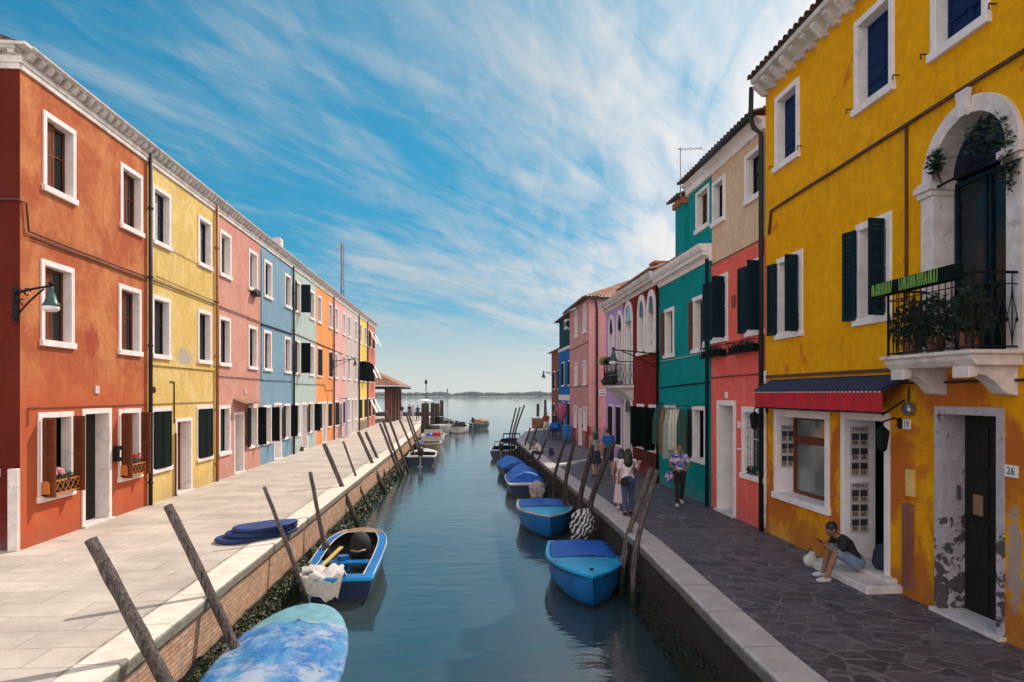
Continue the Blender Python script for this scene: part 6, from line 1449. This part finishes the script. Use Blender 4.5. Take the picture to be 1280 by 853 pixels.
# right bank goods
def garment(lab, x, y, z, w_, h_, mat, group=None, name='hanging_garment', split=False, rz=0):
    t = thing(name, lab, 'clothes', (x, y, z), R(rz), group); rows = []
    for i in range(9):
        q = i / 8; ww = w_ * (.5 + .5 * min(1, q * 3)) * (1 + .15 * q); rows.append([(.03 * math.sin(k * 1.9 + q * 2), -ww / 2 + ww * k / 8, -h_ * q) for k in range(9)])
    m = MB(); m.grid(rows)
    if split: m.v = [(a + .02 * (1 if b > 0 else -1), b * (1 + .1 * 1), c) for a, b, c in m.v]
    m.build('cloth', mat, t, smooth=True, local=True); m = MB(); m.tube([(0, -w_ * .25, .0), (0, 0, .05), (0, w_ * .25, .0)], .008, 4); m.tube([(0, 0, .05), (0, 0, .10)], .006, 4); m.build('hanger', 'steel', t, local=True)
M['c_cream'] = plain('cream cloth', (.62, .58, .50), .9, .1, 6, .004); M['c_brown'] = plain('brown cloth', (.22, .12, .07), .9, .2, 6, .004); M['c_green'] = plain('dark green cloth', (.03, .08, .07), .9, .2, 6, .004); M['c_lilac'] = plain('lilac cloth', (.35, .30, .46), .9, .15, 6, .004); M['c_sage'] = plain('sage cloth', (.30, .36, .32), .9, .2, 6, .004)
rail = thing('clothes_rail', 'thin iron clothes rail hung across the teal house shop window', 'clothes rail', (6.4, 21, 2.72)); m = MB(); m.tube([(6.74, 22.75, 2.78), (6.42, 22.6, 2.74), (6.40, 18.9, 2.74), (6.74, 18.8, 2.78)], .014, 6); m.build('bar', 'iron', rail)
for i, (y, w_, h_, mt, lb) in enumerate(((20.85, .42, 1.55, 'c_sage', 'long sage green dress hanging left among the white trousers'), (20.55, .30, 1.25, 'c_cream', 'cream white trousers hanging second from left on the teal house rail'), (20.28, .26, 1.2, 'c_cream', 'cream white trousers hanging in the middle of the teal house rail'), (20.0, .26, 1.3, 'c_cream', 'cream white trousers hanging nearest on the teal house rail'), (21.45, .34, 1.45, 'c_brown', 'brown dress hanging beside the left window of the teal house'), (22.2, .34, 1.2, 'c_green', 'dark green shirt hanging farthest on the teal house rail'), (19.7, .28, 1.2, 'c_green', 'dark green dress hanging at the near end of the teal house rail'))):
    garment(lb, 6.40, y, 2.62, w_, h_, mt, 'clothes on the teal house rail', rz=75)
m = None
dr = thing('door_curtain', 'long lilac curtain hanging before the light pink house door', 'curtain', (-8.35, 49.2, 2.7)); rows = [[(.05 * math.sin(k * 1.6), -.5 + 1.0 * k / 10, -2.65 * i / 6) for k in range(11)] for i in range(7)]; m = MB(); m.grid(rows); m.build('cloth', 'c_lilac', dr, smooth=True, local=True); m = MB(); m.tube([(-.35, -.7, .05), (0, -.7, .05), (0, .7, .05), (-.35, .7, .05)], .02, 5); m.build('rod', 'iron', dr, local=True)
bn = thing('recycling_bin', 'tall cobalt blue bin beside the dusty pink house', 'bin', (6.55, 43.3, 0)); m = MB(); m.box(6.35, 6.78, 43.0, 43.55, .02, 1.0); m.build('body', 'boat_blue', bn, bevel=.02); m = MB(); m.box(6.33, 6.80, 42.98, 43.57, 1.0, 1.06); m.build('lid', 'boat_sky', bn, bevel=.01)
st = thing('goods_stand', 'stand heaped with dark blue goods outside the cobalt house', 'market stand', (6.3, 46.2, 0)); m = MB(); [m.tube([(x, y, 0), (x, y, .9)], .02, 5) for x in (5.9, 6.7) for y in (45.4, 47.0)]; m.box(5.85, 6.75, 45.35, 47.05, .55, .60); m.build('frame', 'iron', st); m = MB(); rr = random.Random(5)
for _ in range(26): m.ball((rr.uniform(5.95, 6.65), rr.uniform(45.45, 46.95), rr.uniform(.68, 1.05)), (rr.uniform(.1, .2), rr.uniform(.1, .22), rr.uniform(.06, .14)), 7, 5)
m.build('goods', 'tarp_blue', st, remesh=.05)
M['c_pink'] = plain('pink purple cloth', (.42, .10, .20), .9, .2, 6, .004)
pk = thing('pink_parasol', 'folded pink and purple parasol hanging beside the cobalt house', 'parasol', (6.55, 45.0, 0)); m = MB(); m.lathe([(.02, 2.55), (.22, 2.45), (.36, 2.1), (.30, 1.7), (.12, 1.35), (.02, 1.2)], (6.5, 45.0, 0), 12); m.build('cloth', 'c_pink', pk, smooth=True); m = MB(); m.tube([(6.5, 45, 0), (6.5, 45, 2.6)], .02, 6); m.build('pole', 'steel', pk)
cr = thing('wooden_crate', 'yellow brown slatted crate with white top at the far right quay end', 'crate', (6.7, 61, 0)); m = MB(); m.box(6.05, 7.4, 60.6, 61.4, .85, .98); m.build('top', 'white_paint', cr); m = MB(); [m.box(6.08, 7.37, 60.6, 60.66, .05 + i * .2, .2 + i * .2) for i in range(4)]; [m.box(x, x + .08, 60.66, 60.72, 0, .85) for x in (6.1, 7.25)]; m.box(6.1, 7.35, 60.75, 61.35, .02, .84); m.build('slats', 'boat_tan', cr)

# ================================================================== PEOPLE
M['denim'] = plain('denim', (.045, .075, .16), .9, .2, 10, .003); M['denim_light'] = plain('light denim', (.16, .24, .36), .9, .2, 10, .003)
M['tee_white'] = plain('white shirt', (.66, .58, .60), .9, .06, 8, .003); M['tee_black'] = plain('black shirt', (.014, .014, .015), .9, .2, 8, .003)
M['tee_blue'] = plain('bright blue shirt', (.015, .14, .50), .9, .12, 8, .003); M['tee_grey'] = plain('grey top', (.26, .24, .24), .9, .15, 20, .003)
M['short_dark'] = plain('dark cloth', (.018, .022, .040), .9, .2, 8, .003); M['tee_red'] = plain('dull red shirt', (.26, .05, .05), .9, .12, 8, .003)
M['cap_green'] = plain('green cap', (.03, .20, .09), .8, .1, 8, .002); M['dress_pink'] = plain('pale pink dress', (.62, .46, .47), .9, .08, 8, .004); M['shoe_white'] = plain('white shoes', (.55, .54, .52), .7, .1, 10, .001)
def floral():
    m, g = newmat('patterned shirt'); vo = g.n('ShaderNodeTexVoronoi'); g.put(vo.inputs['Vector'], g.obj()); vo.inputs['Scale'].default_value = 14
    k, k2, _ = g.sep(vo.outputs['Color'])[0:3]; c = g.mix(g.ramp(k, .45, .55), (.45, .46, .60), (.06, .10, .32)); c = g.mix(g.ramp(k2, .72, .78), c, (.40, .12, .22)); g.out(c, .9, spec=.2); return m
M['floral'] = floral()

def limb(m, pts, rad, n=12, flat=(1, 1)):
    m.tube(pts, rad, n, flat)
    for p, r in zip(pts, rad): m.ball(p, (r * .995, r * .995, r * .995), n, 8)
def person(lab, loc, rz, J, top=('tee_white', 'short'), bottom=('denim', 'long'), shoes='shoe_white', skin='skin', hair='hair', hairlen=0, s=1.0, res=.016, hat=None, group=None, female=False):
    """J: joints in a local frame (x right, y ahead, z up)"""
    t = thing('person', lab, 'person', loc, R(rz), group); V = lambda k: Vector(J[k]) * s
    sh, hp = .165 if female else .185, .095
    pel, che, nek, hd = V('pelvis'), V('chest'), V('neck'), V('head')
    up = (nek - pel).normalized(); fw = (V('face') if 'face' in J else Vector((0, 1, 0))).normalized()
    A = dict(shl=V('shl'), shr=V('shr'), ell=V('ell'), elr=V('elr'), wrl=V('wrl'), wrr=V('wrr'), hil=V('hil'), hir=V('hir'), knl=V('knl'), knr=V('knr'), anl=V('anl'), anr=V('anr'))
    f_ = .88 if female else 1.0
    def torso(m, k=1.0, lo=True):
        r = s * k
        m.tube([pel - up * .06 * s, pel + up * .04 * s, pel.lerp(che, .45), che, che.lerp(nek, .6), nek], [.145 * r, .155 * r * (1.04 if female else 1), .128 * r * f_, .158 * r * f_, .135 * r * f_, .062 * r], 14, (1, .68))
        for q in ('l', 'r'): m.ball(A['sh' + q], (.062 * r * f_, .062 * r, .062 * r), 10, 7)
        m.tube([A['shl'], che.lerp(nek, .55), A['shr']], [.058 * r, .085 * r, .058 * r], 10)
    m = MB(); torso(m); m.tube([nek - up * .03 * s, hd - Vector((0, 0, .05)) * s], [.056 * s, .052 * s], 10)
    rgt = fw.cross(Vector((0, 0, 1))).normalized()
    ru = rgt.cross(fw).normalized()
    def HP(a, b, c): return hd + rgt * a * s + fw * b * s + ru * c * s
    m.ball(hd + ru * .012 * s, (.080 * s, .092 * s, .112 * s), 16, 12); m.ball(HP(0, .028, -.055), (.055 * s, .060 * s, .055 * s), 12, 8); m.ball(HP(0, .100, -.012), (.016 * s, .020 * s, .024 * s), 8, 6); m.ball(HP(0, .088, -.052), (.026 * s, .012 * s, .010 * s), 8, 5)
    for q in (-1, 1): m.ball(HP(q * .082, -.005, -.005), (.014 * s, .022 * s, .032 * s), 8, 6)
    for q in ('l', 'r'):
        limb(m, [A['sh' + q], A['sh' + q].lerp(A['el' + q], .5), A['el' + q], A['el' + q].lerp(A['wr' + q], .4), A['wr' + q]], [k * s * f_ for k in (.052, .046, .038, .038, .026)])
        limb(m, [A['hi' + q], A['hi' + q].lerp(A['kn' + q], .45), A['kn' + q], A['kn' + q].lerp(A['an' + q], .35), A['an' + q]], [k * s for k in (.088, .076, .054, .055, .036)])
        wr, el = A['wr' + q], A['el' + q]; d = (wr - el).normalized(); sd_ = d.cross(Vector((0, 0, 1))); sd_ = sd_.normalized() if sd_.length > .1 else Vector((1, 0, 0)); nn = sd_.cross(d).normalized()
        m.tube([wr, wr + d * .045 * s, wr + d * .085 * s], [.024 * s, .036 * s, .034 * s], 10, (1, .55) if abs(d.z) < .9 else (.55, 1))
        ax = sd_ if abs(d.z) < .9 else Vector((0, 1, 0))
        for k, (o_, L_) in enumerate(((-.027, .060), (-.009, .072), (.009, .068), (.026, .052))):
            p0 = wr + d * .08 * s + ax * o_ * s; p1 = p0 + d * L_ * .5 * s - nn * .006 * s; p2 = p1 + d * L_ * .42 * s - nn * .022 * s; m.tube([p0, p1, p2], [.0105 * s, .0095 * s, .008 * s], 6)
        p0 = wr + d * .03 * s + ax * .028 * s; m.tube([p0, p0 + ax * .025 * s + d * .025 * s, p0 + ax * .032 * s + d * .055 * s], [.012 * s, .011 * s, .009 * s], 6)
        an = A['an' + q]; td = (Vector(J['to' + q]) * s - an); m.tube([an, an + td * .5 - Vector((0, 0, .02)) * s], [.036 * s, .032 * s], 8)
    m.build('body', skin, t, local=True, remesh=res * .62)
    # clothes
    m = MB(); torso(m, 1.10)
    if top[1] == 'short':
        for q in ('l', 'r'): limb(m, [A['sh' + q], A['sh' + q].lerp(A['el' + q], .62)], [.066 * s, .062 * s])
    if top[1] == 'long':
        for q in ('l', 'r'): limb(m, [A['sh' + q], A['el' + q], A['wr' + q]], [.064 * s, .052 * s, .040 * s])
    if top[1] == 'dress': m.lathe([(.15 * s, 0), (.17 * s, -.2 * s), (.24 * s, -.75 * s), (.22 * s, -.76 * s)], pel, 16)
    m.build('shirt' if top[1] != 'dress' else 'dress', top[0], t, local=True, remesh=res)
    if bottom:
        m = MB(); m.tube([pel - up * .09 * s, pel, pel + up * .08 * s], [.150 * s, .172 * s, .155 * s], 14, (1, .74))
        kk = {'long': 1.9, 'short': .85, 'skirt': .0}[bottom[1]]
        for q in ('l', 'r'):
            hi, kn, an = A['hi' + q], A['kn' + q], A['an' + q]
            if kk > 1: limb(m, [hi, hi.lerp(kn, .5), kn, kn.lerp(an, .88)], [.102 * s, .088 * s, .068 * s, .056 * s])
            elif kk > 0: limb(m, [hi, hi.lerp(kn, .5), hi.lerp(kn, .85)], [.104 * s, .096 * s, .090 * s])
        if bottom[1] == 'skirt': m.lathe([(.15 * s, .05 * s), (.19 * s, -.1 * s), (.23 * s, -.42 * s), (.21 * s, -.42 * s)], pel, 16)
        m.build({'long': 'trousers', 'short': 'shorts', 'skirt': 'skirt'}[bottom[1]], bottom[0], t, local=True, remesh=res)
    for q in ('l', 'r'):
        an = A['an' + q]; to = Vector(J['to' + q]) * s; m = MB(); dd = (to - an); dd.z = 0; dd = dd.normalized()
        m.ball(an - dd * .025 * s - Vector((0, 0, .045)) * s, (.046 * s, .046 * s, .042 * s), 10, 7); m.ball(an.lerp(to, .5) - Vector((0, 0, .012)) * s, (.048 * s, .048 * s, .040 * s), 10, 7); m.ball(to, (.046 * s, .046 * s, .030 * s), 10, 7); m.tube([an - dd * .02 * s - Vector((0, 0, .05)) * s, to], [.045 * s, .042 * s], 10)
        m.build('shoe', shoes, t, local=True, remesh=res)
    m = MB(); m.ball(HP(0, -.022, .032), (.090 * s, .096 * s, .106 * s), 14, 10)
    if hairlen:
        m.tube([HP(0, -.05, .03), HP(0, -.085, -.06), HP(0, -.10, -.06 - hairlen * .5), HP(0, -.09, -.06 - hairlen)], [.085 * s, .095 * s, .11 * s, .05 * s], 12, (1.15, .55))
        for q in (-1, 1): m.tube([HP(q * .06, -.02, .02), HP(q * .085, -.02, -.10), HP(q * .08, -.04, -.06 - hairlen * .6)], [.04 * s, .038 * s, .02 * s], 8)
    ho = m.build('hair', hair, t, local=True, remesh=res)
    for v_ in ho.data.vertices: v_.co += v_.normal * .006 * mnoise.noise(v_.co * 40)
    for q in (-1, 1): e_ = MB(); e_.ball(HP(q * .032, .083, .012), .010 * s, 8, 6); e_.build('eye', 'black_plastic', t, local=True)
    if hat: m = MB(); m.lathe([(.098 * s, 0), (.098 * s, .05 * s), (.075 * s, .09 * s), (.02 * s, .105 * s)], HP(0, -.01, .06), 14); m.lathe([(.10 * s, -.005 * s), (.085 * s, .012 * s)], HP(0, .07, .055), 12); m.build('cap', hat, t, local=True, smooth=True)
    return t
def stand(swing=.0, lean=0.0, **kw):
    a = swing
    J = dict(pelvis=(0, 0, .96), chest=(0, lean * .6, 1.27), neck=(0, lean, 1.47), head=(0, lean + .02, 1.62), shl=(-.175, lean, 1.42), shr=(.175, lean, 1.42),
             ell=(-.23, lean - .02 + a * .35, 1.14), elr=(.23, lean - .02 - a * .35, 1.14), wrl=(-.22, lean + .05 + a * .75, .90), wrr=(.22, lean + .05 - a * .6, .90),
             hil=(-.095, 0, .92), hir=(.095, 0, .92), knl=(-.10, .03 - a * .45, .51), knr=(.10, .06 + a * .75, .52), anl=(-.10, -a * 1.25, .10 + max(a, 0) * .22), anr=(.10, a * .95, .10),
             tol=(-.11, .13 - a * 1.2, .045 + max(a, 0) * .06), tor=(.11, .14 + a * .95, .045))
    J.update(kw); return J
# seated on the shop step, head bent over a phone
J = dict(pelvis=(0, 0, .31), chest=(0, .16, .57), neck=(0, .30, .72), head=(0, .40, .82), face=(0, .75, -.65), shl=(-.17, .27, .68), shr=(.17, .27, .68), ell=(-.23, .36, .44), elr=(.23, .36, .44), wrl=(-.05, .52, .56), wrr=(.07, .50, .55),
         hil=(-.10, .03, .28), hir=(.10, .03, .28), knl=(-.20, .42, .50), knr=(.12, .40, .52), anl=(-.26, .58, .10), anr=(.08, .50, .10), tol=(-.30, .74, .05), tor=(.06, .66, .05))
sp = person('person in black t-shirt and denim shorts sitting on the shop step with a phone', (6.54, 10.98, 0), 84, J, ('tee_black', 'short'), ('denim_light', 'short'), 'shoe_white', skin='skin_dark', res=.012)
ph = thing('phone', 'dark phone held by the person sitting on the shop step', 'phone', (5.96, 11.03, .62)); m = MB(); m.obox((0, 0, 0), (.16, .075, .012), Matrix.Rotation(R(35), 3, 'Y')); m.build('case', 'black_plastic', ph, local=True, bevel=.003)
bgp = thing('bag', 'white and dark small bag on the ground beside the seated person', 'bag', (6.15, 11.75, 0)); m = MB(); m.ball((0, 0, .13), (.13, .10, .13), 12, 8); m.ball((.05, .02, .25), (.06, .05, .05), 8, 6); m.build('body', 'shoe_white', bgp, local=True, remesh=.02); m = MB(); m.tube([(-.08, 0, .22), (0, 0, .36), (.08, 0, .22)], .010, 6); m.build('handle', 'black_plastic', bgp, local=True)
bp2 = thing('backpack', 'dark blue backpack standing in the shop doorway behind the seated person', 'backpack', (6.85, 10.75, .20)); m = MB(); m.ball((0, 0, .22), (.15, .14, .22), 12, 8); m.ball((-.08, 0, .14), (.08, .11, .12), 10, 7); m.build('body', 'short_dark', bp2, local=True, remesh=.02)
# man in patterned shirt walking towards the viewer
J = stand(.22, .03, ell=(-.27, .03, 1.14), wrl=(-.14, .25, 1.08), elr=(.27, .03, 1.14), wrr=(.12, .26, 1.05))
person('person in patterned shirt and black trousers walking towards the viewer by the teal wall', (5.94, 18.5, 0), 172, J, ('floral', 'short'), ('tee_black', 'long'), 'shoe_white', skin='skin_dark', s=.97, res=.014)
fb_ = thing('bag', 'small patterned bag held by the person in the patterned shirt', 'bag', (5.60, 18.3, .82)); m = MB(); m.ball((0, 0, 0), (.13, .09, .15), 12, 8); m.build('body', 'floral', fb_, local=True); m = MB(); m.tube([(0, 0, .12), (.10, -.08, .28)], .012, 6); m.build('strap', 'black_plastic', fb_, local=True)
# woman in white shirt, long dark hair, jeans, right hand raised
J = stand(.16, .02, elr=(.27, .10, 1.20), wrr=(.33, .28, 1.34))
person('person with long dark hair, white shirt and blue jeans walking away near the crossed poles', (4.16, 17.1, 0), -6, J, ('tee_white', 'short'), ('denim', 'long'), 'tee_black', hairlen=.34, s=.97, res=.014, female=True)
m = MB(); cb = thing('shoulder_bag', 'dark strap and bag across the back of the person in white shirt and jeans', 'bag', (4.16, 17.1, .97)); m.tube([(.16, -.06, .42), (.13, -.15, .34), (.02, -.14, .12), (-.06, -.16, -.02)], .010, 6); m.build('strap', 'tee_black', cb, local=True); m = MB(); m.ball((-.14, -.16, -.10), (.10, .05, .12), 10, 7); m.build('pouch', 'tee_black', cb, local=True)
person('person in long pale pink dress walking just ahead of the one in jeans', (4.20, 18.0, 0), -4, stand(.10, .02), ('dress_pink', 'dress'), None, 'shoe_white', hairlen=.12, s=.93, res=.016, female=True)
# couple
person('person with green cap, grey top and dark skirt walking away beside the man in blue', (4.86, 25.0, 0), 2, stand(.16, .02), ('tee_grey', 'none'), ('short_dark', 'skirt'), 'tee_black', hairlen=.10, s=.96, res=.018, hat='cap_green', female=True)
person('person in bright blue t-shirt and dark shorts walking away under the lavender house', (5.50, 25.7, 0), 4, stand(-.18, .02), ('tee_blue', 'short'), ('short_dark', 'short'), 'shoe_white', s=1.02, res=.018)
J = dict(pelvis=(0, 0, .12), chest=(0, .12, .40), neck=(0, .20, .56), head=(0, .28, .70), face=(0, .9, -.4), shl=(-.17, .18, .52), shr=(.17, .18, .52), ell=(-.22, .30, .34), elr=(.22, .30, .34), wrl=(-.08, .48, .36), wrr=(.08, .48, .36),
         hil=(-.09, .02, .12), hir=(.09, .02, .12), knl=(-.12, .40, .14), knr=(.12, .40, .16), anl=(-.12, .50, -.26), anr=(.12, .50, -.24), tol=(-.12, .64, -.32), tor=(.12, .64, -.30))
person('person in white shirt sitting on the right kerb above the canal', (3.86, 34.1, 0), 80, J, ('tee_white', 'short'), ('short_dark', 'long'), 'tee_black', s=1.0, res=.02)
kb = thing('backpack', 'navy backpack lying beside the person sitting on the right kerb', 'backpack', (4.35, 33.9, 0)); m = MB(); m.ball((0, 0, .20), (.13, .19, .21), 12, 8); m.box(-.10, .10, -.15, .15, .02, .30); m.ball((.10, 0, .13), (.09, .13, .10), 8, 6); m.build('body', 'short_dark', kb, local=True, remesh=.03)
person('person in dull red shirt and pale shorts walking at the right quay end', (6.05, 50.0, 0), 160, stand(.2, .03), ('tee_red', 'short'), ('c_cream', 'short'), 'tee_black', skin='skin_dark', s=1.0, res=.024)
person('person in dark clothes standing beside the blue goods at the cobalt house', (6.55, 49.2, 0), 120, stand(.05, .02), ('tee_black', 'long'), ('short_dark', 'long'), 'tee_black', s=1.0, res=.024)
for i, (x, y, tp, bt, lab) in enumerate(((-7.5, 83, 'short_dark', 'c_cream', 'leftmost small figure in navy top near the loggia pillars'), (-6.8, 86, 'tee_black', 'denim', 'small figure in black top, second from left on the far left quay'), (-6.2, 84, 'tee_white', 'dress_pink', 'small figure in pale clothes between two dark dressed ones on the far left quay'), (-5.3, 79, 'denim', 'short_dark', 'small figure in navy clothes, rightmost on the far left quay'))):
    person(lab, (x, y, 0), [180, 20, 190, 170][i], stand(.14), (tp, 'short'), (bt, 'long'), 'tee_black', res=.03, group='people at the far end of the left quay')

# ================================================================== AIR
HAZE = .00024
if HAZE:
    hb_ = MB(); hb_.box(-1100, 1100, -70, 1300, -2.7, 27); hm = bpy.data.materials.new('haze'); hm.use_nodes = True; g = G(hm.node_tree)
    pv = g.n('ShaderNodeVolumePrincipled'); pv.inputs['Color'].default_value = (.80, .88, 1.0, 1); pv.inputs['Density'].default_value = HAZE; pv.inputs['Anisotropy'].default_value = .2
    o_ = g.n('ShaderNodeOutputMaterial'); g.t.links.new(pv.outputs[0], o_.inputs['Volume']); M['haze'] = hm
    tag(hb_.build('haze', 'haze'), 'thin pale blue air over the lagoon', 'haze', kind='stuff')
